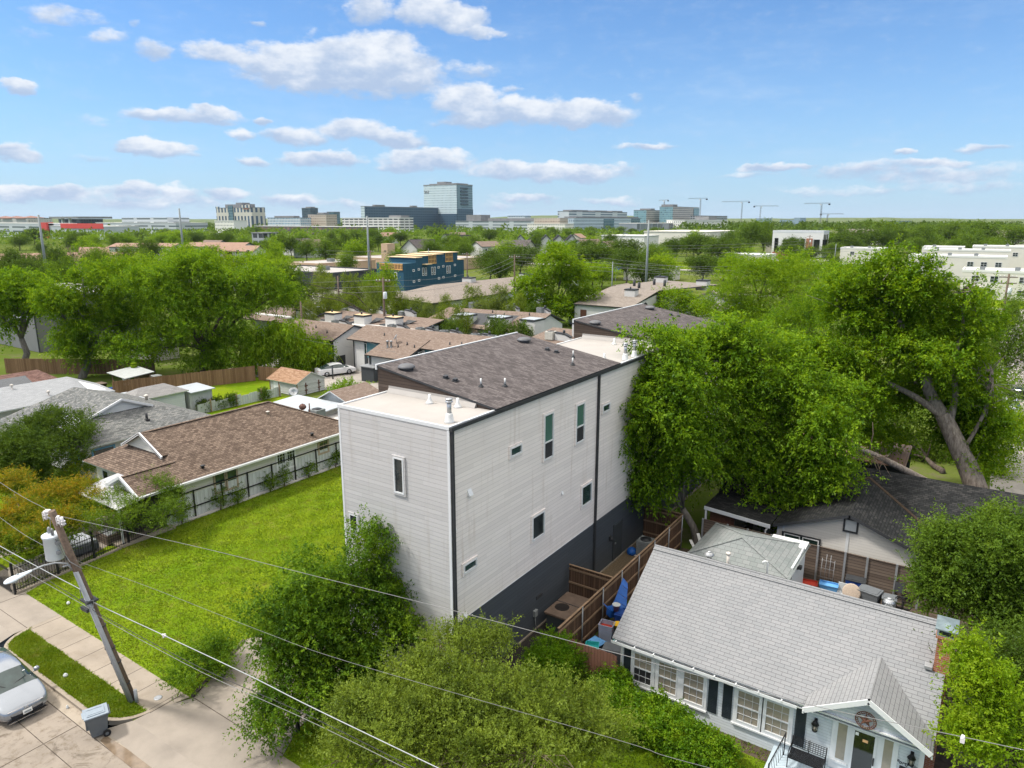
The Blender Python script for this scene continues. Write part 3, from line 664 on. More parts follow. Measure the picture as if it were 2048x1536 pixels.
# blades over the lawns one looks down on
def blades(name, poly, k, hh, mat, seed, z=-0.02):
    rng = np.random.default_rng(seed); P = np.array(poly); lo, hi = P.min(0), P.max(0)
    q = rng.uniform(lo, hi, (k * 3, 2)); ins = np.zeros(len(q), bool); jx = len(P) - 1
    for i in range(len(P)):
        a, b = P[i], P[jx]
        c = ((a[1] > q[:, 1]) != (b[1] > q[:, 1])) & (q[:, 0] < (b[0] - a[0]) * (q[:, 1] - a[1]) / (b[1] - a[1] + 1e-12) + a[0]); ins ^= c; jx = i
    q = q[ins][:k]; k = len(q)
    cl = np.sin(q[:, 0] * 3.1 + np.sin(q[:, 1] * 2.3)) * np.sin(q[:, 1] * 2.7 + 1.3) * 0.35 + 1
    h = hh * rng.uniform(0.5, 1.3, k) * cl; a = rng.uniform(0, 2 * math.pi, k); w = 0.018
    dx, dy = np.cos(a) * w, np.sin(a) * w; tx, ty = rng.normal(size=k) * 0.045, rng.normal(size=k) * 0.045
    V = np.zeros((k, 4, 3)); V[:, 0] = np.c_[q[:, 0] - dx, q[:, 1] - dy, np.full(k, z)]; V[:, 1] = np.c_[q[:, 0] + dx, q[:, 1] + dy, np.full(k, z)]
    V[:, 2] = np.c_[q[:, 0] + dx * .5 + tx, q[:, 1] + dy * .5 + ty, z + h]; V[:, 3] = np.c_[q[:, 0] - dx * .5 + tx, q[:, 1] - dy * .5 + ty, z + h * 0.92]
    o = link(bpy.data.objects.new(name, leaf_mesh(name, V.reshape(-1, 3), mat))); o['kind'] = 'stuff'; return o
leafmat('blade', (0.085, 0.160, 0.007), (0.140, 0.208, 0.011), (0.195, 0.248, 0.022), 0.42, patch=0.45, dry=(.27, .23, .075))
tag(blades('lawn_grass', LAWN[:-2] + [(-22.05, 38), (-40.35, 38)], 150000, 0.06, 'blade', 3), 'short bright green grass on the empty lot beside the tall white house', 'grass')
tag(blades('verge_grass', VERGE, 18000, 0.065, 'blade', 4), 'short green grass on the verge strip along the kerb', 'grass')
tag(blades('front_grass', LAWN2, 40000, 0.065, 'blade', 5), 'green grass in front of the white cottage', 'grass')
# hills on the horizon
m = MB(); rng = np.random.default_rng(11)
for s in range(60):
    pass
xs = np.linspace(-75, 75, 120); hh = 18 + 16 * np.sin(xs * 0.11 + 1) + 12 * np.sin(xs * 0.29) + rng.normal(size=120) * 2.0
def hp(a, r, z):
    t = HEAD + rad(-a); return (-math.sin(t) * r, math.cos(t) * r, z)
for i in range(119):
    z0, z1 = max(6, hh[i]) + 22, max(6, hh[i + 1]) + 22
    m.poly([hp(xs[i], 6600, -1), hp(xs[i + 1], 6600, -1), hp(xs[i + 1], 7100, z1), hp(xs[i], 7100, z0)])
    m.poly([hp(xs[i], 7100, z0), hp(xs[i + 1], 7100, z1), hp(xs[i + 1], 8300, -1), hp(xs[i], 8300, -1)])
struct(m, 'hills', 'ground')
# ------------------------------------------------------------------ the tall white townhouse block
def townhouse():
    t = thing('townhouse_block', 'tall white lap-sided three storey house with flat and sloping roofs in the middle', 'house', (-18.6, 34.6, 0))
    XR, XL, XW, Y0, Y1, Y2, Y3, Y4 = -15.68, -21.46, -22.01, 19.1, 21.97, 33.05, 39.58, 50.2
    H, K = 11.2, (12.2 - 11.2) / 6.33
    zt = lambda x: H + (XR - x) * K
    m = MB()
    m.poly([(XL, Y0, 0), (XR, Y0, 0), (XR, Y0, H), (XL, Y0, H)])
    m.poly([(XL, Y1, 0), (XL, Y0, 0), (XL, Y0, H), (XL, Y1, H)])
    m.poly([(XL, Y3, 0), (XL, Y2, 0), (XL, Y2, H), (XL, Y3, H)])
    for a, b in ((Y1, Y2), (Y3, Y4)): m.poly([(XW, b, 0), (XW, a, 0), (XW, a, zt(XW)), (XW, b, zt(XW))])
    m.poly([(XR, Y4, 0), (XW, Y4, 0), (XW, Y4, zt(XW)), (XR, Y4, H)])
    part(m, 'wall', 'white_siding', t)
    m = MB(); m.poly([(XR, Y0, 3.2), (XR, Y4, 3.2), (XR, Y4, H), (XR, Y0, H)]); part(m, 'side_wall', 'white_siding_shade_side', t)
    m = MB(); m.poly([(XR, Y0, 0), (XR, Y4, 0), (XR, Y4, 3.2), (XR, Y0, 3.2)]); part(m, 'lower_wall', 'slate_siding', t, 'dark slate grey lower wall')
    for a, b in ((Y1, Y2), (Y3, Y4)):
        m = MB(); m.poly([(XW, a, 0), (XL, a, 0), (XL, a, zt(XL)), (XW, a, zt(XW))]); m.poly([(XL, a, H - .1), (XR, a, H - .1), (XR, a, H), (XL, a, zt(XL))])
        part(m, 'cedar_wall', 'cedar_wall', t, 'dark weathered cedar boards under the sloping roof'); m = MB()
        m.poly([(XR, b, H - .1), (XL, b, H - .1), (XL, b, zt(XL)), (XR, b, H)]); m.poly([(XL, b, 0), (XW, b, 0), (XW, b, zt(XW)), (XL, b, zt(XL))])
        part(m, 'cedar_back_wall', 'cedar_wall', t)
    for a, b in ((Y1, Y2), (Y3, Y4)):
        x0, x1 = XW - .05, XR + .10
        m = MB(); m.slab([(x0, a - .04, zt(x0) + .10), (x1, a - .04, zt(x1) + .10), (x1, b + .04, zt(x1) + .10), (x0, b + .04, zt(x0) + .10)], 0.09, 0, 1)
        r = part(m, 'shingle_roof', ['grey_shingle', 'trim_dark'], t)
        f = MB(); f.box(x0 - .035, x0 + .05, a - .06, b + .06, zt(x0) - .10, zt(x0) + .135); part(f, 'fascia', 'trim_white', r)
    for a, b in ((Y0, Y1), (Y2, Y3)):
        m = MB(); m.box(XL, XR, a + .001, b, H - .12, H - .02)
        r = part(m, 'flat_roof', 'membrane_roof', t)
        e = MB(); w = .07
        if a == Y0: e.box(XL - .02, XR + .02, a - .02, a + w, H - .10, H + .03)
        e.box(XL - .02, XL + w, a + (w if a == Y0 else 0), b - .02, H - .10, H + .03); e.box(XR - w, XR + .02, a + (w if a == Y0 else 0), b - .05, H - .04, H + .03)
        part(e, 'roof_edge', 'trim_white', r)
        fl = MB(); fl.poly([(XL + .1, b - .16, H - .015), (XR - .9, b - .16, H - .015), (XR - .9, b - .012, H + .20), (XL + .1, b - .012, H + .20)])
        fl.box(XL + .1, XR - .9, b - .03, b - .006, H - .05, H + .27)
        part(fl, 'flashing', 'membrane_roof', r)
    m = MB(); m.box(XR + .02, XR + .13, Y0 - .03, Y4, H - .13, H - .005); m.box(XR + .13, XR + .15, Y0 - .03, Y4, H - .13, H + .02); g = part(m, 'gutter', 'trim_dark', t)
    for y in (Y0 + .09, 30.76):
        m = MB(); m.box(XR + .015, XR + .12, y - .055, y + .055, 0.05, H - .12); m.box(XR + .0, XR + .16, y - .07, y + .07, 0.02, 0.1); part(m, 'downpipe', 'trim_dark', t)
    m = MB(); m.box(XR - .10, XR + .012, Y0 - .012, Y0, 0.1, H - .12); m.box(XR, XR + .012, Y0, Y0 + .02, 3.25, H - .12)
    m.box(XL - .012, XL + .09, Y0 - .012, Y0, 0.1, H - .12); m.box(XR, XR + .012, Y0 + .02, 30.6, 3.19, 3.215)
    m.box(XL - .012, XL, Y0, Y0 + .09, .1, H - .12); part(m, 'corner_trim', 'trim_white', t)
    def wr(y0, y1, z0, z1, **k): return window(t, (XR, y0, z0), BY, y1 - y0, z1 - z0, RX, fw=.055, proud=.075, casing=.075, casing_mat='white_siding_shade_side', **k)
    wr(25.62, 26.42, 8.06, 10.16, mid=.386, lower='screen_mesh', upper='green_blind'); wr(28.52, 29.36, 8.06, 9.98, mid=.42, lower='screen_mesh', upper='green_blind')
    wr(22.97, 23.83, 8.96, 9.37, pane='green_glass'); wr(29.26, 30.3, 4.57, 5.64, pane='green_glass'); wr(24.7, 25.73, 4.54, 5.68, pane='window_glass'); wr(19.76, 20.6, 5.12, 5.5, pane='green_glass')
    wr(31.28, 32.1, 8.97, 9.38, pane='green_glass'); wr(36.2, 37.1, 4.6, 5.7, pane='green_glass'); wr(40.4, 41.2, 8.1, 10.1, pane='green_glass')
    window(t, (-18.46, Y0, 8.12), RX, .52, 1.46, FY, fw=.055, proud=.075, pane='window_glass', casing=.075, casing_mat='white_siding')
    window(t, (-21.12, Y0, 5.86), RX, .48, .72, FY, fw=.05, proud=.045, pane='dark_glass', casing=.075, casing_mat='white_siding')
    for y, z, w in ((20.23, 8.36, .12), (19.3, 7.21, .07), (27.37, 5.98, .07), (19.85, 3.32, .09)):
        m = MB(); m.poly([(XR, y - w, z + w), (XR, y - w, z - w), (XR + w * 1.1, y - w, z - w)][::-1]); m.poly([(XR, y + w, z + w), (XR, y + w, z - w), (XR + w * 1.1, y + w, z - w)])
        m.poly([(XR, y - w, z + w), (XR + w * 1.1, y - w, z - w), (XR + w * 1.1, y + w, z - w), (XR, y + w, z + w)]); m.poly([(XR, y - w, z - w), (XR, y + w, z - w), (XR + w * 1.1, y + w, z - w), (XR + w * 1.1, y - w, z - w)])
        part(m, 'wall_vent', 'trim_white', t)
    m = MB(); m.box(XR, XR + .03, 25.15, 25.65, 1.45, 1.62); part(m, 'wall_vent', 'trim_dark', t)
    m = MB(); m.box(XR, XR + .12, 24.88, 25.12, .72, 1.02); m.tube([(XR + .05, 25, .75), (XR + .05, 25.02, .3), (XR + .12, 25.1, .02)], .02, 6); part(m, 'meter_box', 'ac_grey', t)
    m = MB(); m.box(XR, XR + .05, 33.15, 34.05, .1, 2.12); m.box(XR, XR + .06, 33.05, 33.15, .1, 2.2); m.box(XR, XR + .06, 34.05, 34.15, .1, 2.2); d = part(m, 'side_door', 'charcoal_paint', t)
    h = MB(); h.box(XR + .05, XR + .10, 33.25, 33.3, 1.02, 1.12); part(h, 'handle', 'steel', d)
    m = MB(); m.box(XR, XR + .1, 32.55, 32.72, 1.5, 1.75); m.lathe([(.05, 0), (.09, -.12), (.07, -.2)], (XR + .13, 32.63, 1.68), 8); part(m, 'wall_lamp', 'trim_dark', t)
    m = MB(); m.box(XR + .0, XR + .06, 20.6, 21.8, .1, 2.0); m.box(XR, XR + .5, 20.5, 22.2, 2.08, 2.16); part(m, 'side_door', 'charcoal_paint', t)
    for x, y in ((-20.92, 22.64), (-20.72, 31.76), (-20.65, 39.9), (-20.83, 48.9)):
        z = zt(x) + .10
        m = MB(); m.lathe([(.30, -.06), (.30, .06), (.38, .08), (.37, .14), (.28, .21), (.12, .25), (.01, .255)], (x, y, z), 20); part(m, 'dome_vent', 'vent_grey', t)
    for x, y in ((-19.14, 23.18), (-18.65, 23.22), (-19.08, 31.51), (-18.55, 31.55), (-19.08, 40.1), (-18.57, 40.1), (-19.07, 48.6), (-18.54, 48.7)):
        z = zt(x) + .11
        m = MB(); m.box(x - .12, x + .12, y - .14, y + .12, z - .02, z + .02); m.box(x - .08, x + .08, y - .10, y + .06, z + .02, z + .10); m.poly([(x - .1, y - .12, z + .10), (x + .1, y - .12, z + .10), (x + .1, y + .1, z + .13), (x - .1, y + .1, z + .13)])
        part(m, 'roof_vent', 'trim_dark', t)
    for x, y in ((-17.57, 23.59), (-16.99, 24.55), (-17.55, 31.54), (-16.88, 30.3), (-17.47, 40.43)):
        z = zt(x) + .10
        m = MB(); m.lathe([(.14, -.03), (.11, .03), (.05, .10), (.048, .12)], (x, y, z), 10); p = part(m, 'pipe_boot', 'trim_dark', t)
        q = MB(); q.tube([(x, y, z + .1), (x, y, z + .36)], .038, 8); part(q, 'pipe', 'pipe_white', p)
    for x, y, h in ((-16.16, 19.72, .90), (-15.95, 34.4, .92), (-15.92, 35.5, .92)):
        m = MB(); m.lathe([(.20, 0), (.17, .05), (.13, .3), (.11, .36)], (x, y, H - .02), 14); p = part(m, 'flue_base', 'pipe_white', t)
        q = MB(); q.tube([(x, y, H + .3), (x, y, H + h - .14)], .085, 12); q.lathe([(.095, 0), (.14, .01), (.14, .05), (.11, .06), (.11, .10), (.14, .11), (.12, .15), (.02, .17)], (x, y, H + h - .16), 14); part(q, 'flue_pipe', 'steel', p)
    for x, y in ((-18.6, 21.45), (-17.25, 21.6), (-18.6, 38.5), (-16.84, 33.7), (-17.0, 38.8)):
        m = MB(); m.lathe([(.19, 0), (.14, .06), (.06, .2), (.055, .38)], (x, y, H - .02), 12); part(m, 'cone_vent', 'pipe_white', t)
    return t
townhouse()
# side yard fences, hot tub, condenser
def picket_fence(name, label, a, b, h, wood, posts=(), side=1, rail='rail_wood', postmat='galvanised', cap=True, step=0.0):
    """boarded fence from a to b; posts and rails on one side"""
    a, b = Vector((*a, 0)), Vector((*b, 0)); d = (b - a); L = d.length; d.normalize(); nn = Vector((-d.y, d.x, 0)) * side
    t = thing(name, label, 'fence', tuple((a + b) / 2))
    m = MB(); rg = random.Random(int(abs(a.x * 7 + b.y * 3))); x = 0.0
    while x < L - .03:
        w = min(.14, L - x); p = a + d * x; q = a + d * (x + w - .006); hz = h + rg.uniform(-.02, .02)
        m.slab([(*p.xy, 0.02), (*q.xy, 0.02), (*q.xy, hz), (*p.xy, hz)], .018); x += w
    part(m, 'board', wood, t)['kind'] = 'stuff'
    for z in ((.35, h * .55, h - .18) if h > 1.7 else (.3, h - .25)):
        m = MB(); p, q = a + nn * .035, b + nn * .035; m.bar((*p.xy, z), (*q.xy, z), .04, .09); part(m, 'rail', rail, t)
    if cap: m = MB(); m.bar((*(a + nn * .01).xy, h + .02), (*(b + nn * .01).xy, h + .02), .09, .035); part(m, 'cap_rail', rail, t)
    for s in posts:
        p = a + d * s + nn * .085; m = MB(); m.tube([(*p.xy, 0), (*p.xy, h + .04)], .032, 8); m.lathe([(.04, 0), (.036, .03), (.01, .05)], (*p.xy, h + .04), 8); part(m, 'post', postmat, t)
    return t
picket_fence('wooden_fence', 'long brown board fence with metal posts between the white house and the cottage', (-13.2, 37.0), (-13.2, 22.9), 2.0, 'brown_fence', np.arange(.25, 14.1, 1.98), 1)
picket_fence('wooden_fence', 'short brown fence panel closing off the side yard behind the hot tub', (-15.6, 28.08), (-13.24, 28.08), 2.0, 'brown_fence', (), -1)
picket_fence('wooden_fence', 'dark brown fence closing the far end of the side yard', (-15.6, 37.05), (-13.24, 37.05), 2.0, 'brown_fence', (), -1)
picket_fence('wooden_fence', 'low reddish painted fence between the round bush and the white cottage', (-13.1, 23.15), (-10.62, 23.15), 1.55, 'pink_fence', (), 1, 'pink_fence', cap=False)
t = thing('hot_tub', 'square hot tub under a worn brown cover in the narrow side yard', 'hot tub', (-14.5, 26.3, 0))
m = MB(); m.box(-15.25, -13.75, 25.3, 27.35, 0, .82); part(m, 'shell', 'charcoal_paint', t, bevel=.06)
m = MB(); m.box(-15.32, -13.68, 25.23, 26.42, .83, .95); m.box(-15.32, -13.68, 26.46, 27.42, .83, .95); plain('tub_cover', (0.125, 0.088, 0.066), .8, .25, 2.0); part(m, 'cover', 'tub_cover', t, bevel=.03)
m = MB(); m.lathe([(.34, 0), (.34, .004)], (-14.8, 26.02, .953), 20); m.box(-13.9, -13.75, 25.3, 26.4, .952, .956); plain('wet_patch', (0.022, 0.018, 0.016), .3, .3); part(m, 'wet_patch', 'wet_patch', t)
m = MB(); m.bar((-15.32, 26.44, .9), (-13.68, 26.44, .9), .03, .1); part(m, 'hinge_strap', 'trim_dark', t)
def condenser(name, label, x, y, z, w=.75, h=.8, mat='ac_grey', group=None):
    t = thing(name, label, 'air conditioner', (x, y, z), group=group); h2 = h
    m = MB(); m.box(x - w / 2, x + w / 2, y - w / 2, y + w / 2, z + .05, z + h2)
    for k in range(7):
        zz = z + .14 + k * (h2 - .25) / 6; m.box(x - w / 2 - .012, x + w / 2 + .012, y - w / 2 - .012, y + w / 2 + .012, zz, zz + .03)
    part(m, 'case', mat, t)
    m = MB(); m.lathe([(w * .40, 0), (w * .40, .03), (w * .1, .045), (w * .1, .06)], (x, y, z + h2), 16); part(m, 'fan_grille', 'trim_dark', t)
    m = MB(); m.box(x - w * .6, x + w * .6, y - w * .6, y + w * .6, z, z + .05); part(m, 'pad', 'concrete_wall', t); return t
condenser('air_conditioner', 'grey air conditioner standing in the shaded side yard near the far fence', -14.5, 34.9, 0, .8, .95)
t = thing('storage_bag', 'blue bag lying by the side door in the shaded yard', 'bag', (-15.2, 34.6, 0)); plain('blue_tarp', (0.015, 0.10, 0.38), .5, .3)
m = MB(); m.lathe([(.25, 0), (.3, .12), (.24, .3), (.08, .4)], (-15.2, 34.6, 0), 10); part(m, 'bag', 'blue_tarp', t)
# ------------------------------------------------------------------ white cottage on the right
plain('aqua_plastic', (0.03, 0.36, 0.36), .5, .1); plain('grey_plastic', (0.115, 0.125, 0.135), .55, .15); plain('yellow_plastic', (0.72, 0.42, 0.02), .5, .1)
plain('clear_bin', (0.33, 0.36, 0.45), .4, .15); plain('terracotta', (0.42, 0.16, 0.07), .8, .15); plain('blue_plastic', (0.012, 0.05, 0.22), .5, .2); plain('pale_plastic', (0.5, 0.52, 0.52), .5, .1); plain('red_plastic', (0.45, 0.05, 0.03), .5, .2); plain('pink_plastic', (0.55, 0.22, 0.22), .5, .1); plain('light_blue', (.12, .32, .6), .5, .2); plain('charcoal_plastic', (.03, .032, .035), .6, .2)
plain('sticker', (.75, .75, .72), .6, .1); plain('notice', (.75, .42, .2), .6, .1); plain('brass', (.3, .2, .08), .35, .1, metal=.8)
def gable_roof_x(t, x0, x1, ye, yr, yb, ze, zr, mat, edge='trim_white', th=.12, name='roof'):
    """ridge along X between eaves ye (front) and yb (back)"""
    m = MB(); m.slab([(x0, ye, ze), (x1, ye, ze), (x1, yr, zr), (x0, yr, zr)], th, 0, 1); m.slab([(x1, yb, ze), (x0, yb, ze), (x0, yr, zr), (x1, yr, zr)], th, 0, 1)
    return part(m, name, [mat, edge], t)
def cottage():
    t = thing('white_cottage', 'white clapboard cottage with a pale shingle roof and black shutters', 'house', (-5.2, 26.7, 0))
    x0, x1, y0, y1 = -10.45, 0.02, 23.2, 30.3; zr = 4.86; xr0, xr1 = -10.69, .25; ye, yb, yr = 22.8, 30.7, 26.75; ze = 2.56
    k = (zr - ze) / (yr - ye); zw = ze + (y0 - ye) * k - .13
    m = MB()
    m.poly([(x0, y0, 0), (x1, y0, 0), (x1, y0, zw), (x0, y0, zw)]); m.poly([(x1, y1, 0), (x0, y1, 0), (x0, y1, zw), (x1, y1, zw)])
    for x, s in ((x0, -1), (x1, 1)):
        P = [(x, y0, 0), (x, y1, 0), (x, y1, zw), (x, yr, zr - .13), (x, y0, zw)]; m.poly(P if s > 0 else P[::-1])
    w = part(m, 'wall', 'cottage_siding', t)
    r = gable_roof_x(t, xr0, xr1, ye, yr, yb, ze, zr, 'white_shingle')
    m = MB(); m.bar((xr0, yr - .07, zr - .01), (xr1, yr - .07, zr - .01), .26, .03, up=(0, -.5, 1)); m.bar((xr0, yr + .07, zr - .01), (xr1, yr + .07, zr - .01), .26, .03, up=(0, .5, 1)); part(m, 'ridge_cap', 'white_shingle', r)
    m = MB(); m.box(xr0, -3.75, ye - .10, ye - .085, ze - .17, ze - .06); m.box(xr0, -3.75, ye - .085, ye - .0, ze - .17, ze - .155); m.box(xr0, -3.75, ye - .085, ye - .02, ze - .15, ze - .135, 1)
    for x in np.arange(-10.5, -3.8, .78): m.box(x - .02, x + .02, ye - .12, ye + .0, ze - .10, ze - .045)
    part(m, 'gutter', ['trim_white', 'trim_dark'], r)
    m = MB(); m.box(xr0 + .05, x1, ye + .06, y0, ze - .21, ze - .17); part(m, 'soffit', 'trim_white', r)
    for x in (x0, x1 - .1):
        m = MB(); m.box(x - .02, x + .12, y0 - .025, y0, 0, zw); part(m, 'corner_board', 'trim_white', t)
    m = MB(); m.tube([(-10.36, 23.1, 2.3), (-10.36, 23.14, 2.1), (-10.36, 23.12, .1)], .045, 8); part(m, 'downpipe', 'trim_white', t)
    for a, b in ((-9.92, -9.12), (-8.9, -8.1), (-7.9, -7.05), (-5.86, -5.02), (-4.86, -4.0)):
        f = window(t, (a, y0, .74), RX, b - a, 1.30, FY, fw=.05, proud=.05, cols=3, rows=4, mid=.5, pane='blind_cloth', lower='screen_mesh' if a < -9 else 'blind_cloth', upper='blind_cloth', casing=.10, casing_mat='trim_white', munt=.011)
    m = MB()
    for a, b in ((-10.05, -6.92), (-6.0, -3.86)): m.box(a, b, y0 - .09, y0, .575, .635); m.box(a, b, y0 - .055, y0, 2.14, 2.26)
    part(m, 'window_ledge', 'trim_white', t)
    for a in (-10.38, -6.90, -6.36, -3.83):
        m = MB(); b = a + .34; m.box(a, b, y0 - .035, y0, .66, 2.06); z0 = 2.06
        for i in range(6):
            t0, t1 = math.pi * i / 6, math.pi * (i + 1) / 6; c = (a + b) / 2
            m.slab([(c - .17 * math.cos(t0), y0 - .035, z0), (c - .17 * math.cos(t1), y0 - .035, z0), (c - .17 * math.cos(t1), y0 - .035, z0 + .07 * math.sin(t1)), (c - .17 * math.cos(t0), y0 - .035, z0 + .07 * math.sin(t0) + 1e-4)], .033)
        for z in (.72, 1.34, 2.0): m.box(a + .03, b - .03, y0 - .043, y0 - .036, z - .03, z + .03)
        for i in range(18):
            z = .8 + i * .065; m.box(a + .05, b - .05, y0 - .042, y0 - .036, z, z + .025)
        part(m, 'shutter', 'shutter_black', t)
    # porch gable over the door
    gx, gl, gr, gy, gz, ez = -1.63, -3.50, .22, 22.4, 3.83, 2.72; kk = (gz - ez) / (gx - gl)
    def back(x): # where the gable plane meets the main roof
        z = gz - abs(x - gx) * kk; return ye + (z - ze) / k
    m = MB()
    L = [(gl, gy, ez + .05), (gx, gy, gz + .05), (gx, back(gx) + .1, gz + .05), (gl, back(gl) + .12, ez + .05)]; m.slab(L, .10, 0, 1)
    Q = [(gx, gy, gz + .05), (gr, gy, ez + .05), (gr, back(gr) + .12, ez + .05), (gx, back(gx) + .1, gz + .05)]; m.slab(Q, .10, 0, 1)
    pr = part(m, 'porch_roof', ['white_shingle', 'trim_dark'], t)
    m = MB(); m.bar((gl + .02, gy - .02, ez - .04), (gx, gy - .02, gz - .06), .05, .17); m.bar((gx, gy - .02, gz - .06), (gr - .02, gy - .02, ez - .04), .05, .17); m.bar((gl, gy - .01, ez - .13), (gl, ye + .1, ez - .13), .05, .1); m.bar((gr, gy - .01, ez - .13), (gr, ye + .1, ez - .13), .05, .1)
    part(m, 'bargeboard', 'trim_white', pr)
    m = MB(); yy = gy + .28; m.poly([(gl + .3, yy, ez - .1), (gr - .3, yy, ez - .1), (gx, yy, gz - .1)]); m.poly([(gl + .3, yy, ez - .1), (gl + .3, y0, ez - .1), (gr - .3, y0, ez - .1), (gr - .3, yy, ez - .1)]); part(m, 'gable_end', 'cottage_siding', t)
    m = MB(); m.bar((-3.0, yy - .05, 2.68), (-.25, yy - .05, 2.68), .06, .05); part(m, 'crown_moulding', 'trim_white', t)
    # door set
    m = MB(); m.box(-2.66, -.68, y0 - .04, y0, .35, 2.32); m.box(-2.74, -.6, y0 - .07, y0, 2.32, 2.42); m.box(-2.6, -2.1, y0 - .09, y0 - .02, .62, .7); m.box(-1.22, -.72, y0 - .09, y0 - .02, .62, .7)
    df = part(m, 'door_frame', 'trim_white', t)
    for a, b in ((-2.48, -2.2), (-1.10, -.84)):
        m = MB(); m.box(a, b, y0 - .046, y0 - .041, .78, 2.14); part(m, 'sidelight', 'blind_cloth', df)
    m = MB(); m.box(-2.04, -1.30, y0 - .085, y0 - .04, .35, 2.18); d = part(m, 'storm_door', 'trim_white', t)
    m = MB(); m.box(-1.97, -1.37, y0 - .09, y0 - .0855, .45, 2.10); part(m, 'door_pane', 'dark_glass', d)
    m = MB(); m.box(-1.36, -1.32, y0 - .13, y0 - .085, 1.05, 1.32); part(m, 'handle', 'black_iron', d)
    m = MB(); m.box(-1.72, -1.56, y0 - .094, y0 - .0905, 1.78, 1.88); part(m, 'notice', 'notice', d)
    m = MB(); m.box(-1.95, -1.85, y0 - .094, y0 - .0905, 1.95, 2.06); part(m, 'sticker', 'sticker', d)
    m = MB(); m.box(-4.45, .1, 21.55, 23.19, 0, .30); part(m, 'porch_floor', 'porch_paint', t)
    m = MB(); m.box(-.60, -.1, y0 - .03, y0, 1.10, 1.36); part(m, 'mailbox', 'black_iron', t)
    cu = bpy.data.curves.new('house_number', 'FONT'); cu.body = 'Forty Six'; cu.size = .17; cu.extrude = .008; cu.shear = .3
    tmp = bpy.data.objects.new('tmp', cu); me = bpy.data.meshes.new_from_object(tmp); bpy.data.objects.remove(tmp); me.materials.clear(); me.materials.append(MATS['black_iron'])
    for vv in me.vertices: vv.co = Vector((vv.co.x - .72, y0 - .02 - vv.co.z, vv.co.y + 1.44)) - root_loc(t)
    o = link(bpy.data.objects.new('house_number', me)); o.parent = t
    # chimney
    m = MB(); m.box(-.1, .34, 25.1, 25.9, 0, 5.22); m.box(-.16, .40, 25.04, 25.96, 5.14, 5.23); c = part(m, 'chimney', 'red_brick', t)
    m = MB(); m.box(-.14, .38, 25.06, 25.94, 5.235, 5.26); m.box(-.08, .32, 25.12, 25.88, 5.25, 5.46, 1); m.box(-.2, .44, 25.0, 26.0, 5.46, 5.50); m.poly([(-.2, 25, 5.5), (.44, 25, 5.5), (.12, 25.5, 5.60)]); m.poly([(.44, 25, 5.5), (.44, 26, 5.5), (.12, 25.5, 5.6)]); m.poly([(.44, 26, 5.5), (-.2, 26, 5.5), (.12, 25.5, 5.6)]); m.poly([(-.2, 26, 5.5), (-.2, 25, 5.5), (.12, 25.5, 5.6)])
    plain('flue_cap', (.16, .205, .22), .5, .25, 4.0, metal=.3); part(m, 'flue_cap', ['flue_cap', 'trim_dark'], c)
    # roof fittings behind the ridge
    for x, y in ((-8.42, 27.05), (-1.74, 27.05)):
        z = 4.66
        m = MB(); m.lathe([(.13, 0), (.13, .16)], (x, y, z), 14); q = part(m, 'turbine_neck', 'steel', t)
        m = MB(); n_ = 18
        for i in range(n_):
            a0 = 2 * math.pi * i / n_; a1 = a0 + .42
            pr_ = [(math.sin(math.pi * s), s) for s in (0.12, .3, .5, .7, .88)]
            for j in range(4):
                (r0, s0), (r1, s1) = pr_[j], pr_[j + 1]; f = lambda r, a, s: (x + .20 * r * math.cos(a + s * .7), y + .20 * r * math.sin(a + s * .7), z + .17 + .30 * s)
                m.poly([f(r0, a0, s0), f(r0, a0 + .27, s0), f(r1, a0 + .27, s1), f(r1, a0, s1)], 0, True)
        m.lathe([(.09, 0), (.07, .03), (.01, .045)], (x, y, z + .43), 12); part(m, 'turbine_head', 'steel', q)
    m = MB(); m.tube([(-7.62, 27.0, 4.6), (-7.62, 27.0, 5.22)], .06, 10); m.lathe([(.06, 0), (.10, .01), (.10, .07), (.03, .10)], (-7.62, 27, 5.22), 12); part(m, 'flue_pipe', 'pipe_stained', t)
    m = MB(); m.tube([(-6.06, 27.0, 4.6), (-6.06, 27.0, 5.26), (-6.08, 26.98, 5.34), (-6.15, 26.93, 5.37), (-6.21, 26.9, 5.33), (-6.22, 26.9, 5.27)], .04, 8); part(m, 'hooked_pipe', 'pipe_white', t)
    m = MB(); m.box(-.35, -.12, 25.0, 25.3, 3.95, 4.05); part(m, 'roof_flashing', 'steel', t)
    return t
cottage()
def lantern(x, z, label):
    t = thing('wall_lantern', label, 'lantern', (x, 23.2, z)); y = 23.08
    m = MB(); m.box(x - .05, x + .05, 23.17, 23.2, z + .05, z + .42); m.bar((x, 23.18, z + .33), (x, y, z + .40), .03, .03); part(m, 'bracket', 'black_iron', t)
    m = MB(); m.lathe([(.11, .28), (.13, .25), (.05, .38), (.02, .42)], (x, y, z), 8)
    m.lathe([(.07, -.02), (.09, .0), (.09, .02)], (x, y, z), 8)
    for i in range(6):
        a = math.pi * i / 3; m.bar((x + .075 * math.cos(a), y + .075 * math.sin(a), z), (x + .105 * math.cos(a), y + .105 * math.sin(a), z + .27), .015, .015)
    part(m, 'cage', 'black_iron', t); m = MB(); m.lathe([(.06, .02), (.085, .25)], (x, y, z), 8); part(m, 'lantern_glass', 'blind_cloth', t)
lantern(-3.18, 1.55, 'black glass lantern on the white wall between the shutters and the door')
lantern(-.30, 1.60, 'black glass lantern on the white wall right of the cottage door')
t = thing('star_ornament', 'rusty metal star in a ring hung under the porch gable', 'star ornament', (-1.66, 22.54, 2.95)); m = MB(); c = Vector((-1.66, 22.54, 2.98))
pp = []
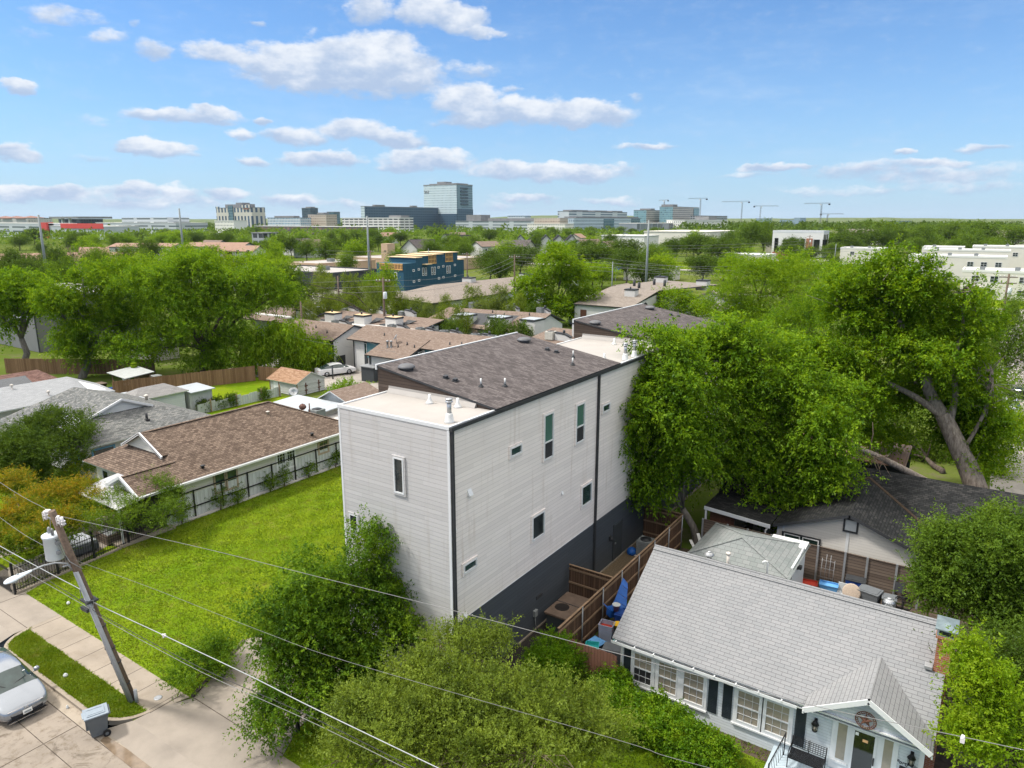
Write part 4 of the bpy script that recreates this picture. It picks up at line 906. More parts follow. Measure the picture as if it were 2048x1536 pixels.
for i in range(10):
    a = math.pi / 2 + math.pi * i / 5; r = .24 if i % 2 == 0 else .095; pp.append(c + Vector((r * math.cos(a), 0, r * math.sin(a))))
for i in range(10): m.poly([c + Vector((0, -.06, 0)), pp[i], pp[(i + 1) % 10]][::-1]); m.poly([c + Vector((0, .01, 0)), pp[i], pp[(i + 1) % 10]])
part(m, 'star', 'rust_metal', t)
m = MB(); m.tube([c + Vector((.30 * math.cos(a), 0, .30 * math.sin(a))) for a in np.linspace(0, 2 * math.pi, 33)], .018, 6, cap=False); m.tube([c + Vector((.235 * math.cos(a), 0, .235 * math.sin(a))) for a in np.linspace(0, 2 * math.pi, 33)], .012, 6, cap=False)
for i in range(24):
    a = 2 * math.pi * i / 24; m.bar(c + Vector((.235 * math.cos(a), 0, .235 * math.sin(a))), c + Vector((.3 * math.cos(a + .06), 0, .3 * math.sin(a + .06))), .03, .012)
part(m, 'ring', 'rust_metal', t)
t = thing('garden_bench', 'black iron bench with a lattice back on the porch', 'bench', (-3.2, 22.7, .3)); z = .3
m = MB()
for a in (-3.82, -2.72): m.tube([(a, 22.38, z), (a, 22.36, z + .42)], .018, 6); m.tube([(a, 22.9, z), (a, 22.9, z + .42), (a, 22.98, z + .86)], .018, 6); m.tube([(a, 22.36, z + .42), (a, 22.40, z + .6), (a, 22.93, z + .62)], .016, 6)
m.bar((-3.82, 22.4, z + .38), (-2.72, 22.4, z + .38), .03, .03); part(m, 'frame', 'black_iron', t)
m = MB()
for i in range(9): y = 22.38 + i * .065; m.bar((-3.82, y, z + .43), (-2.72, y, z + .43), .045, .015)
part(m, 'seat', 'black_iron', t)
m = MB()
for i in range(14): x = -3.80 + i * .082; m.bar((x, 22.92, z + .5), (x, 22.98, z + .84), .016, .012)
for i in range(6): f = i / 5; m.bar((-3.82, 22.92 + .06 * f, z + .5 + .34 * f), (-2.72, 22.92 + .06 * f, z + .5 + .34 * f), .016, .012)
m.tube([(-3.27, 22.9, z + .43), (-3.27, 22.99, z + .88)], .016, 6); part(m, 'backrest', 'black_iron', t)
t = thing('porch_railing', 'short black wrought iron railing at the left of the porch', 'railing', (-4.2, 22.2, .0)); m = MB(); m.tube([(-4.05, 22.9, .3), (-4.05, 22.9, 1.2)], .022, 6); m.tube([(-4.25, 21.6, 0), (-4.25, 21.6, .78)], .022, 6); m.bar((-4.05, 22.9, 1.16), (-4.25, 21.6, .74), .03, .03)
for i in range(1, 8):
    f = i / 8; x, y = -4.05 - .2 * f, 22.9 - 1.3 * f; m.tube([(x, y, .3 - .25 * f), (x + .03, y, .5 - .3 * f), (x - .03, y, .85 - .35 * f), (x, y, 1.15 - .42 * f)], .009, 5)
part(m, 'balustrade', 'black_iron', t)
# clutter between the brown fence and the cottage
def bin_box(name, label, cat, x, y, z, w, d, h, mat, lid=None, rz=0., taper=.85, fill=None):
    t = thing(name, label, cat, (0, 0, 0)); m = MB()
    b = [(-w / 2 * taper, -d / 2 * taper), (w / 2 * taper, -d / 2 * taper), (w / 2 * taper, d / 2 * taper), (-w / 2 * taper, d / 2 * taper)]; tp = [(-w / 2, -d / 2), (w / 2, -d / 2), (w / 2, d / 2), (-w / 2, d / 2)]
    for i in range(4): j_ = (i + 1) % 4; m.poly([(*b[i], 0), (*b[j_], 0), (*tp[j_], h), (*tp[i], h)])
    m.poly([(*p, 0) for p in b[::-1]]); m.poly([(*p, h * .8) for p in tp], 1 if fill else 0)
    for i in range(4):
        j_ = (i + 1) % 4; m.bar((*tp[i], h), (*tp[j_], h), .03, .03)
    part(m, 'body', [mat, fill or mat], t)
    if lid:
        m = MB(); m.box(-w / 2 - .03, w / 2 + .03, -d / 2 - .03, d / 2 + .03, h + .016, h + .06); m.box(-w / 2 + .06, w / 2 - .06, -d / 2 + .06, d / 2 - .06, h + .06, h + .085); part(m, 'lid', lid, t, bevel=.012)
    t.location = (x, y, z); t.rotation_euler = (0, 0, rz); return t
bin_box('storage_bin', 'grey lidded bin beside the pink fence at the cottage corner', 'bin', -11.4, 24.5, 0, .85, .62, .85, 'grey_plastic', 'grey_plastic', .25)
bin_box('storage_bin', 'open turquoise tub wedged between the brown fence and the grey bin', 'bin', -12.35, 24.35, 0, .55, .75, .7, 'aqua_plastic', None, .4)
bin_box('storage_bin', 'turquoise lidded tub behind the grey bin by the cottage wall', 'bin', -11.3, 25.3, 0, .8, .5, .8, 'aqua_plastic', 'aqua_plastic', .1)
bin_box('storage_crate', 'translucent crate of toys against the brown fence', 'crate', -12.45, 25.95, 0, .62, .5, .95, 'clear_bin', None, .15, .9, 'red_plastic')
bin_box('storage_crate', 'dark box lying low beside the turquoise tub at the fence', 'crate', -12.5, 25.1, 0, .6, .5, .45, 'charcoal_plastic', 'light_blue', -.2)
for nm, lb, x, y, z, mt, r in (('plastic_bucket', 'yellow bucket beside the crate of toys', -12.05, 26.25, .6, 'yellow_plastic', .19), ('flower_pot', 'terracotta flower pot behind the pink fence', -10.95, 23.6, .35, 'terracotta', .2), ('plastic_bucket', 'pink rimmed white bucket on the blue tarp', -12.65, 27.3, .85, 'pink_plastic', .17)):
    t = thing(nm, lb, 'bucket' if 'bucket' in nm else 'pot', (x, y, z)); m = MB(); m.lathe([(r * .7, 0), (r, .28), (r * 1.06, .28), (r * 1.06, .32), (r * .95, .32), (r * .8, .1)], (x, y, z), 16); part(m, 'vessel', mt, t)
    m = MB(); m.lathe([(r * 1.1, .3), (r * 1.12, .33)], (x, y, z), 16); part(m, 'rim', 'pale_plastic' if 'pink' in mt else mt, t)
bin_box('storage_bin', 'blue bin under the blue tarp by the brown fence', 'bin', -12.3, 27.3, 0, .6, .6, .8, 'blue_plastic', 'blue_plastic', .1)
bin_box('storage_bin', 'pale grey tub beside the blue tarp at the cottage eave', 'bin', -11.9, 27.9, 0, .5, .5, .95, 'pale_plastic', 'pale_plastic', .2)
bin_box('wheeled_bin', 'dark green bin standing under the yellow bucket by the fence', 'bin', -12.05, 26.25, 0, .45, .45, .55, 'charcoal_plastic', None, 0)
t = thing('blue_tarp', 'blue tarp hung over the brown fence and drooping into the clutter', 'tarp', (-12.9, 28, 0)); m = MB(); rg = random.Random(2)
prof = [(28.75, 1.72), (28.5, 1.5), (28.2, 1.2), (27.9, .95), (27.55, .82), (27.1, 1.0), (26.6, 1.42)]
for i in range(len(prof) - 1):
    (ya, za), (yb, zb) = prof[i], prof[i + 1]; w0, w1 = .25 + .12 * i * (i < 4), .25 + .12 * (i + 1) * (i < 3)
    m.slab([(-13.02, ya, za + .04), (-13.02 + w0, ya - .06, za - .12), (-13.02 + w1, yb - .04, zb - .10), (-13.02, yb, zb + .05)], .02); m.slab([(-13.02 + w0, ya - .06, za - .12), (-13.0 + w0 * .9, ya - .1, za - .42), (-13.0 + w1 * .9, yb - .1, zb - .4), (-13.02 + w1, yb - .04, zb - .1)], .02)
part(m, 'sheet', 'blue_tarp', t)
# the grey-roofed garage behind the cottage, the board fence and what stands along it
t = thing('old_garage', 'small garage with a worn pale hipped roof behind the cottage ridge', 'garage', (-8.6, 34, 0))
m = MB(); m.box(-10.7, -6.5, 32.4, 36.0, 0, 2.25); part(m, 'wall', 'garage_siding', t)
A_, B_ = (-8.8, 33.35, 3.2), (-8.8, 33.7, 3.2); e = [(-11.05, 32.0, 2.3), (-6.15, 32.0, 2.3), (-6.15, 36.3, 2.3), (-11.05, 36.3, 2.3)]
m = MB()
for P in ([e[0], e[1], A_], [e[1], e[2], B_, A_], [e[2], e[3], B_], [e[3], e[0], A_, B_]): m.slab(P, .07)
part(m, 'roof', 'old_white_shingle', t)
m = MB()
for p in e: m.bar(A_ if p[1] < 34 else B_, p, .16, .02)
part(m, 'hip_cap', 'old_white_shingle', t)
t = thing('lean_to', 'open lean-to with a white torn roof edge beside the old garage', 'shed', (-6.6, 34.8, 0)); m = MB(); m.box(-6.35, -6.25, 33.0, 35.8, 0, 2.4); part(m, 'wall', 'garage_siding', t)
m = MB(); m.slab([(-8.0, 35.6, 2.35), (-6.2, 35.4, 2.45), (-6.2, 36.2, 2.5), (-8.0, 36.4, 2.4)], .06); m.bar((-6.3, 32.9, 2.2), (-6.3, 35.6, 2.46), .06, .1); part(m, 'roof', 'trim_white', t)
m = MB(); m.box(-6.28, -6.2, 34.0, 34.15, 1.9, 2.05); m.box(-6.2, -6.05, 33.95, 34.2, 1.95, 2.1); part(m, 'security_lamp', 'trim_dark', t)
t = thing('debris_pile', 'heap of pale broken boards beside the old garage roof', 'debris', (-11.3, 33.8, 0)); m = MB(); rg = random.Random(8)
for i in range(16): x, y, z = -11.6 + rg.uniform(0, 1.0), 33.2 + rg.uniform(0, 2.4), .3 + rg.uniform(0, 1.7); a, b = rg.uniform(-.6, .6), rg.uniform(-.5, .5); m.bar((x - a, y - .5, z - b * .6), (x + a, y + .5, z + b), .16, .03)
part(m, 'boards', 'peeling_boards', t)
t = thing('wooden_fence', 'tall weathered fence of horizontal boards with galvanised posts behind the cottage yard', 'fence', (-5, 37, 0))
PX = [-12.0, -10.6, -9.5, -8.22, -6.89, -5.87, -4.57, -3.55, -2.24, -1.2, .1, 1.4, 2.7]
for a, b in zip(PX[:-1], PX[1:]):
    m = MB(); m.box(a + .05, b - .05, 37.02, 37.05, .05, 2.0); m.box(a + .05, b - .05, 36.99, 37.07, 2.0, 2.04); part(m, 'panel', 'weathered_boards', t)
for a in PX: m = MB(); m.box(a - .045, a + .045, 36.95, 37.03, 0, 2.08); part(m, 'post', 'galvanised', t)
bin_box('garden_cart', 'light blue tub on a low stand in front of the board fence', 'cart', -5.0, 35.7, .35, .85, .5, .4, 'light_blue', None, .1); 
t = thing('plastic_chair', 'small white chair in front of the board fence', 'chair', (-4.4, 35.7, 0)); m = MB(); m.box(-4.6, -4.2, 35.5, 35.9, .42, .46); part(m, 'seat', 'trim_white', t); m = MB(); m.box(-4.6, -4.2, 35.9, 35.94, .46, .9); part(m, 'backrest', 'pale_plastic', t)
for dx in (-.18, .18):
    for dy in (-.18, .18): m = MB(); m.bar((-4.4 + dx, 35.7 + dy, 0), (-4.4 + dx, 35.7 + dy, .42), .03, .03); part(m, 'leg', 'trim_white', t)
bin_box('recycling_bin', 'dark blue bin with a black lid against the board fence', 'bin', -3.9, 36.3, 0, .85, .6, 1.05, 'blue_plastic', 'charcoal_plastic', .05)
t = thing('round_chair', 'round wicker chair back rising behind the cottage ridge', 'chair', (-3.9, 35.3, 0)); plain('wicker', (.36, .29, .23), .8, .2, 20.0); m = MB(); m.lathe([(.40, 0), (.42, .04), (.36, .07), (.05, .05)], (-3.9, 35.25, .85), 20, axis=(.1, -1, .5)); part(m, 'backrest', 'wicker', t); m = MB(); m.lathe([(.3, 0), (.33, .35)], (-3.9, 35.45, 0), 14); part(m, 'base', 'wicker', t)
bin_box('wheeled_bin', 'grey bin with a flat lid in the middle of the cluttered yard', 'bin', -3.15, 35.6, 0, .95, .75, 1.0, 'grey_plastic', 'grey_plastic', -.2)
bin_box('wheeled_bin', 'smaller grey bin right of the larger grey bin in the yard', 'bin', -2.3, 35.6, 0, .6, .6, .9, 'grey_plastic', 'grey_plastic', .1)
t = thing('garden_chair', 'black folding chair leaning on the board fence', 'chair', (-2.0, 36.7, 0)); m = MB(); m.bar((-2.2, 36.5, 0), (-2.2, 36.9, 1.25), .03, .03); m.bar((-1.8, 36.5, 0), (-1.8, 36.9, 1.25), .03, .03); m.bar((-2.2, 36.65, .45), (-1.8, 36.65, .45), .03, .03); part(m, 'frame', 'black_iron', t); m = MB(); m.slab([(-2.2, 36.70, .75), (-1.8, 36.70, .75), (-1.8, 36.86, 1.22), (-2.2, 36.86, 1.22)], .02); part(m, 'backrest', 'charcoal_plastic', t)
t = thing('garden_hose', 'coiled black hose by the turbine vent end of the fence', 'hose', (-1.7, 35.5, 0)); m = MB()
for r in (.3, .36): m.tube([(-1.7 + r * math.cos(a), 35.5 + .12 * math.sin(a * 3), .85 + r * math.sin(a)) for a in np.linspace(0, 2 * math.pi, 25)], .025, 6)
m.bar((-1.7, 35.6, 0), (-1.7, 35.6, .9), .06, .06); part(m, 'coil', 'rubber', t)
bin_box('storage_crate', 'low red crate beside the lean-to', 'crate', -6.0, 36.1, 0, .8, .6, .35, 'red_plastic', None, .2)
t = thing('trellis', 'thin metal trellis leaning on the board fence', 'trellis', (-5.2, 36.8, 0)); m = MB()
for i in range(4): m.tube([(-5.6 + i * .2, 36.7, 0), (-5.6 + i * .2, 36.9, 1.5 + (.25 if i in (1, 2) else 0))], .012, 5)
for z in (.5, 1.0, 1.45): m.bar((-5.62, 36.8, z), (-4.98, 36.8, z), .015, .015)
part(m, 'rods', 'galvanised', t)
# black-roofed white house behind
def blackhouse():
    t = thing('dark_roofed_house', 'white house with a black shingle gable behind the board fence, under the trees', 'house', (-4.7, 42, 0))
    yf = 38.35; ap = (-4.7, 3.72); L, Rr = (-8.45, 2.27), (-.6, 2.17)
    m = MB(); m.poly([(-8.25, yf, 0), (-.9, yf, 0), (-.9, yf, 2.25), (ap[0], yf, 3.6), (-8.25, yf, 2.25)]); m.poly([(-8.25, 46, 0), (-8.25, yf, 0), (-8.25, yf, 2.25), (-8.25, 46, 2.25)]); m.poly([(-.9, yf, 0), (-.9, 46, 0), (-.9, 46, 2.2), (-.9, yf, 2.2)])
    part(m, 'wall', 'warm_white_siding', t)
    yo, yb = yf - .4, 45.0; m = MB(); m.slab([(L[0], yo, L[1]), (ap[0], yo, ap[1]), (ap[0], yb, ap[1]), (L[0], yb, L[1])][::-1] if False else [(L[0], yo, L[1]), (ap[0], yo, ap[1]), (ap[0], yb, ap[1]), (L[0], yb, L[1])], .16, 0, 1)
    m.slab([(ap[0], yo, ap[1]), (Rr[0], yo, Rr[1]), (Rr[0], yb, Rr[1]), (ap[0], yb, ap[1])], .16, 0, 1); part(m, 'gable_roof', ['black_shingle', 'trim_dark'], t)
    m = MB(); zr, ze = 4.05, 2.25; m.slab([(-12.5, 41.2, ze), (5, 41.2, ze), (5, 45.3, zr), (-12.5, 45.3, zr)], .14, 0, 1); m.slab([(5, 49.4, ze), (-12.5, 49.4, ze), (-12.5, 45.3, zr), (5, 45.3, zr)], .14, 0, 1); part(m, 'main_roof', ['black_shingle', 'trim_dark'], t)
    m = MB(); m.box(-12.2, 4.7, 41.6, 49, 0, 2.2); part(m, 'back_wall', 'warm_white_siding', t)
    m = MB()
    def val(s, x1, z1):
        for i in range(8):
            f0, f1 = i / 8, (i + 1) / 8; xa, xb = ap[0] + (x1 - ap[0]) * f0, ap[0] + (x1 - ap[0]) * f1; za, zb = ap[1] + (z1 - ap[1]) * f0, ap[1] + (z1 - ap[1]) * f1
            ya, yb_ = 41.2 + (za - ze) / (zr - ze) * 4.1, 41.2 + (zb - ze) / (zr - ze) * 4.1; m.bar((xa, ya - .1, za + .03), (xb, yb_ - .1, zb + .03), .18, .03)
    val(-1, L[0], L[1]); val(1, Rr[0], Rr[1]); plain('leaf_litter', (.050, .034, .022), 1, .4, 10.0); part(m, 'leaf_litter', 'leaf_litter', t, 'rust brown leaves lying in the roof valleys')
    f = window(t, (-8.0, yf, 1.0), RX, 2.0, .86, FY, frame='trim_dark', pane='green_glass', fw=.10, proud=.06)
    for a in (-7.88, -6.92): window(t, (a, yf, 1.08), RX, .84, .70, FY, fw=.05, proud=.075, pane='green_glass')
    f = window(t, (-5.0, yf, 2.62), RX, .72, .76, FY, frame='trim_dark', pane='pale_plastic', fw=.085, proud=.06, name='gable_vent')
    m = MB(); m.box(-4.80, -4.66, yf - .025, yf, .0, 2.56); m.box(-7.98, -7.90, yf - .03, yf, 1.86, 2.2); m.box(-8.27, -8.17, yf - .02, yf, 0, 2.2); part(m, 'trim_board', 'trim_white', t)
    m = MB(); m.tube([(-4.85, 43.0, 3.6), (-4.85, 43.0, 3.95)], .045, 8); m.lathe([(.12, 0), (.05, .06)], (-4.85, 43, 3.68), 8); part(m, 'pipe', 'trim_dark', t)
    m = MB(); m.box(-5.5, -5.1, 40.9, 41.2, 3.36, 3.5); part(m, 'roof_vent', 'trim_dark', t)
    return t
blackhouse()
t = thing('carport', 'low carport with a white roof edge and rusty brown side left of the dark-roofed house', 'carport', (-10, 39, 0)); m = MB(); m.slab([(-12.2, 37.7, 2.55), (-8.5, 37.7, 2.30), (-8.5, 41.0, 2.30), (-12.2, 41, 2.55)], .1, 1); m.bar((-12.2, 37.68, 2.45), (-8.5, 37.68, 2.2), .05, .2); part(m, 'roof', ['trim_white', 'black_shingle'], t)
m = MB(); m.tube([(-8.55, 37.75, 2.2), (-8.75, 37.75, 1.9), (-8.7, 37.75, 0)], .05, 6); m.bar((-12.1, 37.75, 0), (-12.1, 37.75, 2.5), .1, .1); part(m, 'post', 'trim_white', t)
m = MB(); m.box(-12.0, -10.6, 38.2, 38.25, .3, 2.4); part(m, 'side_panel', 'rust_metal', t)
t = thing('metal_carport', 'long carport with a brown ribbed metal roof behind the dark-roofed house', 'carport', (-4, 54, 0)); m = MB(); m.slab([(-11, 51.6, 2.55), (-3.4, 51.6, 2.5), (-3.4, 55.6, 2.95), (-11, 55.6, 3.0)], .08); part(m, 'roof', 'copper_metal_roof', t)
for x in (-10.8, -7.2, -3.6): m = MB(); m.bar((x, 51.8, 0), (x, 51.8, 2.45), .1, .1); part(m, 'post', 'trim_dark', t)
m = MB(); m.box(-11, -3.4, 55.4, 55.5, 0, 2.8); part(m, 'back_panel', 'charcoal_paint', t)
# ------------------------------------------------------------------ houses, sheds and fences left of the empty lot
def slopes(m, polys, th=.12):
    for P in polys: m.slab(P, th, 0, 1)
def brown_house():
    t = thing('brown_roofed_house', 'cream house with a long brown shingle roof beside the empty lot', 'house', (-44.8, 29, 0))
    xe, xr, xl, zr, ze = -40.0, -44.75, -49.5, 5.0, 2.7
    yf, yb, ya = 21.4, 33.0, 37.7; k = (zr - ze) / (xe - xr)
    m = MB(); m.box(-49.0, -40.5, 22.0, 37.2, 0, 2.55); part(m, 'wall', 'cream_siding', t)
    yg = 23.2; xa, za = xr, zr; xw, zw = -42.35, ze + (xe + 42.35) * -1 * -k  # porch wing shares the right slope
    m = MB()
    zv = 3.85; xv1, xv0 = xe - (zv - ze) / k, xl + (zv - ze) / k; yv = 23.45
    pg = -41.75; zg = ze + (xe - pg) * k
    slopes(m, [
        [(xe, 20.0, ze), (xe, ya, ze), (xr, yb, zr), (xr, yg, zr), (xv1, yv, zv), (pg, yf + 1.51, zg), (pg, 20.0, zg)],   # long right slope
        [(xl, ya, ze), (xl, yf, ze), (xv0, yv, zv), (xr, yg, zr), (xr, yb, zr)],
        [(xe, ya, ze), (xl, ya, ze), (xr, yb, zr)],
        [(xl, yf, ze), (pg, yf, ze), (pg, yf + 1.51, zg), (xv1, yv, zv), (xv0, yv, zv)],
        [(pg, 20.0, zg), (pg, yf + 1.45, zg), (pg - (zg - 2.75) / k * .9, yf + .1, 2.75), (pg - (zg - 2.75) / k * .9, 20.0, 2.75)]])
    r = part(m, 'roof', ['brown_shingle', 'trim_white'], t)
    m = MB()
    m.bar((xr, yg, zr + .04), (xr, yb, zr + .04), .22, .03); m.bar((xr, yb, zr + .02), (xe, ya, ze + .02), .22, .03); m.bar((pg, 20, zg + .02), (pg, 23.4, zg + .02), .2, .03); part(m, 'ridge_cap', 'brown_shingle', r)
    for (cx, cz, w, y, lbl) in ((xr, zr, 2.3, yg - .25, 'upper'), (pg, zg, 1.72, 19.95, 'porch')):
        zb = cz - w * k
        m = MB(); m.poly([(cx - w, y + .25, zb - .05), (cx + w, y + .25, zb - .05), (cx, y + .25, cz - .06)]); g_ = part(m, 'gable_end', 'cream_siding', t)
        m = MB(); m.bar((cx - w - .1, y, zb - .06), (cx, y, cz + .02), .10, .16); m.bar((cx, y, cz + .02), (cx + w + .1, y, zb - .06), .10, .16); part(m, 'bargeboard', 'trim_white', g_)
        if lbl == 'upper': m = MB(); m.slab([(cx - w, y - .05, zb), (cx, y - .05, cz + .06), (cx, y + .6, cz + .06), (cx - w, y + .6, zb)], .06, 0); m.slab([(cx, y - .05, cz + .06), (cx + w, y - .05, zb), (cx + w, y + .6, zb), (cx, y + .6, cz + .06)], .06, 0); part(m, 'gable_roof', 'brown_shingle', g_)
    m = MB(); m.box(xe - .02, xe + .10, 20.0, ya, ze - .16, ze - .03); part(m, 'gutter', 'trim_white', r)
    m = MB(); m.slab([(-45.0, 18.7, 2.38), (-39.9, 18.7, 2.38), (-39.9, 21.9, 2.78), (-45.0, 21.9, 2.78)], .05); part(m, 'porch_roof', 'ribbed_porch_roof', t)
    for x in (-44.8, -42.4, -40.1): m = MB(); m.bar((x, 18.9, 0), (x, 18.9, 2.4), .09, .09); part(m, 'porch_post', 'trim_white', t)
    m = MB(); m.box(-45.1, -39.9, 18.6, 22.0, 0, .15); part(m, 'porch_floor', 'walk_concrete', t)
    m = MB(); m.box(-40.6, -40.42, 19.6, 22.0, .6, 2.3); part(m, 'porch_screen', 'screen_mesh', t); m = MB(); m.box(-43.6, -43.5, 21.9, 22.0, .2, 2.3); part(m, 'porch_screen', 'screen_mesh', t)
    xw = -40.5
    for y0, y1, z0, z1, fr, pn, c in ((25.2, 26.98, 1.05, 2.48, 'beige_trim', 'green_glass', 2), (30.1, 31.8, 1.1, 2.45, 'trim_white', 'window_glass', 2), (33.9, 34.85, 1.35, 2.5, 'beige_trim', 'window_glass', 1)):
        if c == 2:
            h = (y1 - y0) / 2
            for i in range(2): window(t, (xw, y0 + i * h, z0), BY, h - .06, z1 - z0, RX, fr, pn, .08, .06, mid=.5, casing=.05, casing_mat=fr, cols=3 if fr == 'trim_white' else 1, rows=4 if fr == 'trim_white' else 1)
        else: window(t, (xw, y0, z0), BY, y1 - y0, z1 - z0, RX, fr, pn, .08, .06, mid=.5, cols=2, rows=4, casing=.08, casing_mat=fr)
    window(t, (xw, 22.2, 1.0), BY, .8, 1.4, RX, 'beige_trim', 'dark_glass', .08, .06)
    for x, yy in ((-48.2, 22.0), (-46.6, 22.0)): window(t, (x, yy, 1.0), RX, .8, 1.2, FY, 'trim_white', 'dark_glass', .07, .05)
    for x, y in ((-40.6, 24.6), (-40.5, 33.4), (-43.6, 32.0)):
        z = ze + (xe - x) * k + .02; m = MB(); m.lathe([(.10, 0), (.10, .14), (.15, .15), (.15, .19), (.05, .22)], (x, y, z), 10); part(m, 'roof_vent', 'trim_dark' if x > -43 else 'pipe_stained', t)
    m = MB(); m.tube([(-44.0, 36.2, 3.0), (-44.0, 36.2, 4.3)], .05, 8); m.lathe([(.12, 0), (.26, .12), (.30, .28), (.2, .42), (.05, .5)], (-44.7, 36.1, 3.7), 12); part(m, 'flue_pipe', 'maroon_shingle', t)
    return t
brown_house()
condenser('air_conditioner', 'grey box cooler on the white wall behind the brown roof', -46.0, 38.6, 2.0, 1.0, 1.0, 'ac_grey')
def grey_house():
    t = thing('grey_roofed_house', 'white house with a mottled grey shingle roof and blue window trim', 'house', (-57, 28, 0))
    xe, ze, zt_, k = -52.4, 2.6, 3.9, .40; X0 = xe - (zt_ - ze) / k; zr = 4.85; y0, y1, yr = 22.6, 33.4, 27.4
    a, b = 24.9, 29.6
    m = MB(); m.box(-65, -53.0, 23.2, 32.6, 0, 2.5); part(m, 'wall', 'cream_siding', t)
    m = MB(); slopes(m, [[(xe, y0, ze), (xe, y1, ze), (X0, b + .3, zt_), (X0, a - .2, zt_)], [(-66, y0, ze), (xe, y0, ze), (X0, a - .2, zt_), (X0 + .2, a, zt_), (X0 + .2, yr, zr), (-63, yr, zr)], [(xe, y1, ze), (-66, y1, ze), (-63, yr, zr), (X0 + .2, yr, zr), (X0 + .2, b, zt_), (X0, b + .3, zt_)], [(-66, y1, ze), (-66, y0, ze), (-63, yr, zr)]]); part(m, 'roof', ['ash_shingle', 'trim_white'], t)
    m = MB(); m.poly([(X0 + .05, a + .1, zt_), (X0 + .05, b - .1, zt_), (X0 + .05, yr, zr - .12)]); g_ = part(m, 'gable_end', 'garage_siding', t)
    m = MB(); m.bar((X0 + .28, a - .2, zt_ - .05), (X0 + .28, yr, zr), .1, .16); m.bar((X0 + .28, yr, zr), (X0 + .28, b + .2, zt_ - .05), .1, .16); part(m, 'bargeboard', 'trim_white', g_)
    window(t, (-53.0, 23.6, .9), BY, 1.7, 1.3, RX, 'blue_trim', 'dark_glass', .12, .06); window(t, (-53.0, 27.6, 1.2), BY, 1.6, 1.1, RX, 'blue_trim', 'window_glass', .14, .06); window(t, (-55.5, 23.2, .9), RX, 1.5, 1.3, FY, 'blue_trim', 'dark_glass', .12, .06)
    for x, y, mt in ((-53.9, 28.4, 'trim_dark'),): m = MB(); m.box(x - .2, x + .2, y - .15, y + .15, 3.16, 3.26); m.tube([(x, y, 3.2), (x, y, 3.75)], .1, 8); part(m, 'vent_pipe', mt, t)
    m = MB(); m.lathe([(.12, 0), (.12, .3), (.2, .32), (.2, .42), (.05, .5)], (-58.5, 31.0, 3.6), 10); part(m, 'roof_vent', 'pipe_stained', t)
grey_house()
def pale_house():
    t = thing('pale_roofed_house', 'white house under a plain pale grey roof at the left edge', 'house', (-75, 26, 0)); ze = 2.7; zr = 3.75; xr, xe = -73.3, -68.5
    m = MB(); m.box(-78, -69.1, 12, 31.5, 0, 2.6); part(m, 'wall', 'cream_siding', t)
    m = MB(); slopes(m, [[(xe, 11, ze), (xe, 31.0, ze), (xr, 31.4, zr), (xr, 11, zr)], [(-78.5, 32, ze), (-78.5, 11, ze), (xr, 11, zr), (xr, 31.4, zr)], [(xe, 31.0, ze), (xe, 33.4, ze - .1), (-72, 33.4, ze + .2), (xr, 31.4, zr)]]); part(m, 'roof', ['silver_shingle', 'trim_white'], t)
    window(t, (-69.1, 25.3, .9), BY, 1.1, 1.4, RX, 'trim_white', 'blind_cloth', .1, .06, mid=.5)
    for x, y in ((-69.9, 28.2), (-72.6, 26.4)): m = MB(); m.lathe([(.16, 0), (.06, .1), (.06, .35), (.14, .36), (.14, .5), (.03, .55)], (x, y, 2.6 + (xe - x) * .22), 10); part(m, 'roof_vent', 'pipe_stained', t)
pale_house()
t = thing('hipped_garage', 'long white garage with a dusty grey hipped roof', 'garage', (-65.2, 34.8, 0)); m = MB(); m.box(-66.6, -63.9, 32.9, 37.6, 0, 2.4); part(m, 'wall', 'garage_siding', t)
e = [(-66.95, 32.5, 2.42), (-63.55, 32.5, 2.42), (-63.55, 37.9, 2.42), (-66.95, 37.9, 2.42)]; A_, B_ = (-65.2, 33.9, 3.2), (-65.2, 36.4, 3.2); m = MB(); slopes(m, [[e[0], e[1], A_], [e[1], e[2], B_, A_], [e[2], e[3], B_], [e[3], e[0], A_, B_]]); part(m, 'roof', ['dusty_shingle', 'trim_white'], t)
t = thing('metal_shed', 'white ribbed metal shed joined to the far end of the hipped garage', 'shed', (-65, 39.3, 0)); m = MB(); m.box(-66.3, -63.7, 37.95, 40.4, 0, 2.1); part(m, 'wall', 'tin_sheet', t); m = MB(); m.slab([(-66.5, 37.95, 2.3), (-63.4, 37.95, 2.15), (-63.4, 40.6, 2.15), (-66.5, 40.6, 2.3)], .08); part(m, 'roof', 'white_metal_roof', t)
t = thing('porch_cover', 'flat white patio cover between the grey roof and the hipped garage', 'patio cover', (-62, 32, 0)); m = MB(); m.slab([(-66.5, 29.5, 2.75), (-62.4, 29.5, 2.6), (-62.4, 33.4, 2.6), (-66.5, 33.4, 2.75)], .08); part(m, 'roof', 'white_metal_roof', t)
for x, y in ((-62.6, 29.7), (-62.6, 33.2), (-66.3, 29.7), (-66.3, 33.2)): m = MB(); m.bar((x, y, 0), (x, y, 2.6), .1, .1); part(m, 'post', 'trim_white', t)
t = thing('solar_roofed_house', 'low house with a maroon roof carrying dark solar panels', 'house', (-79, 29, 0)); m = MB(); m.box(-82.5, -75.8, 20, 32, 0, 2.6); part(m, 'wall', 'stucco_cream', t)
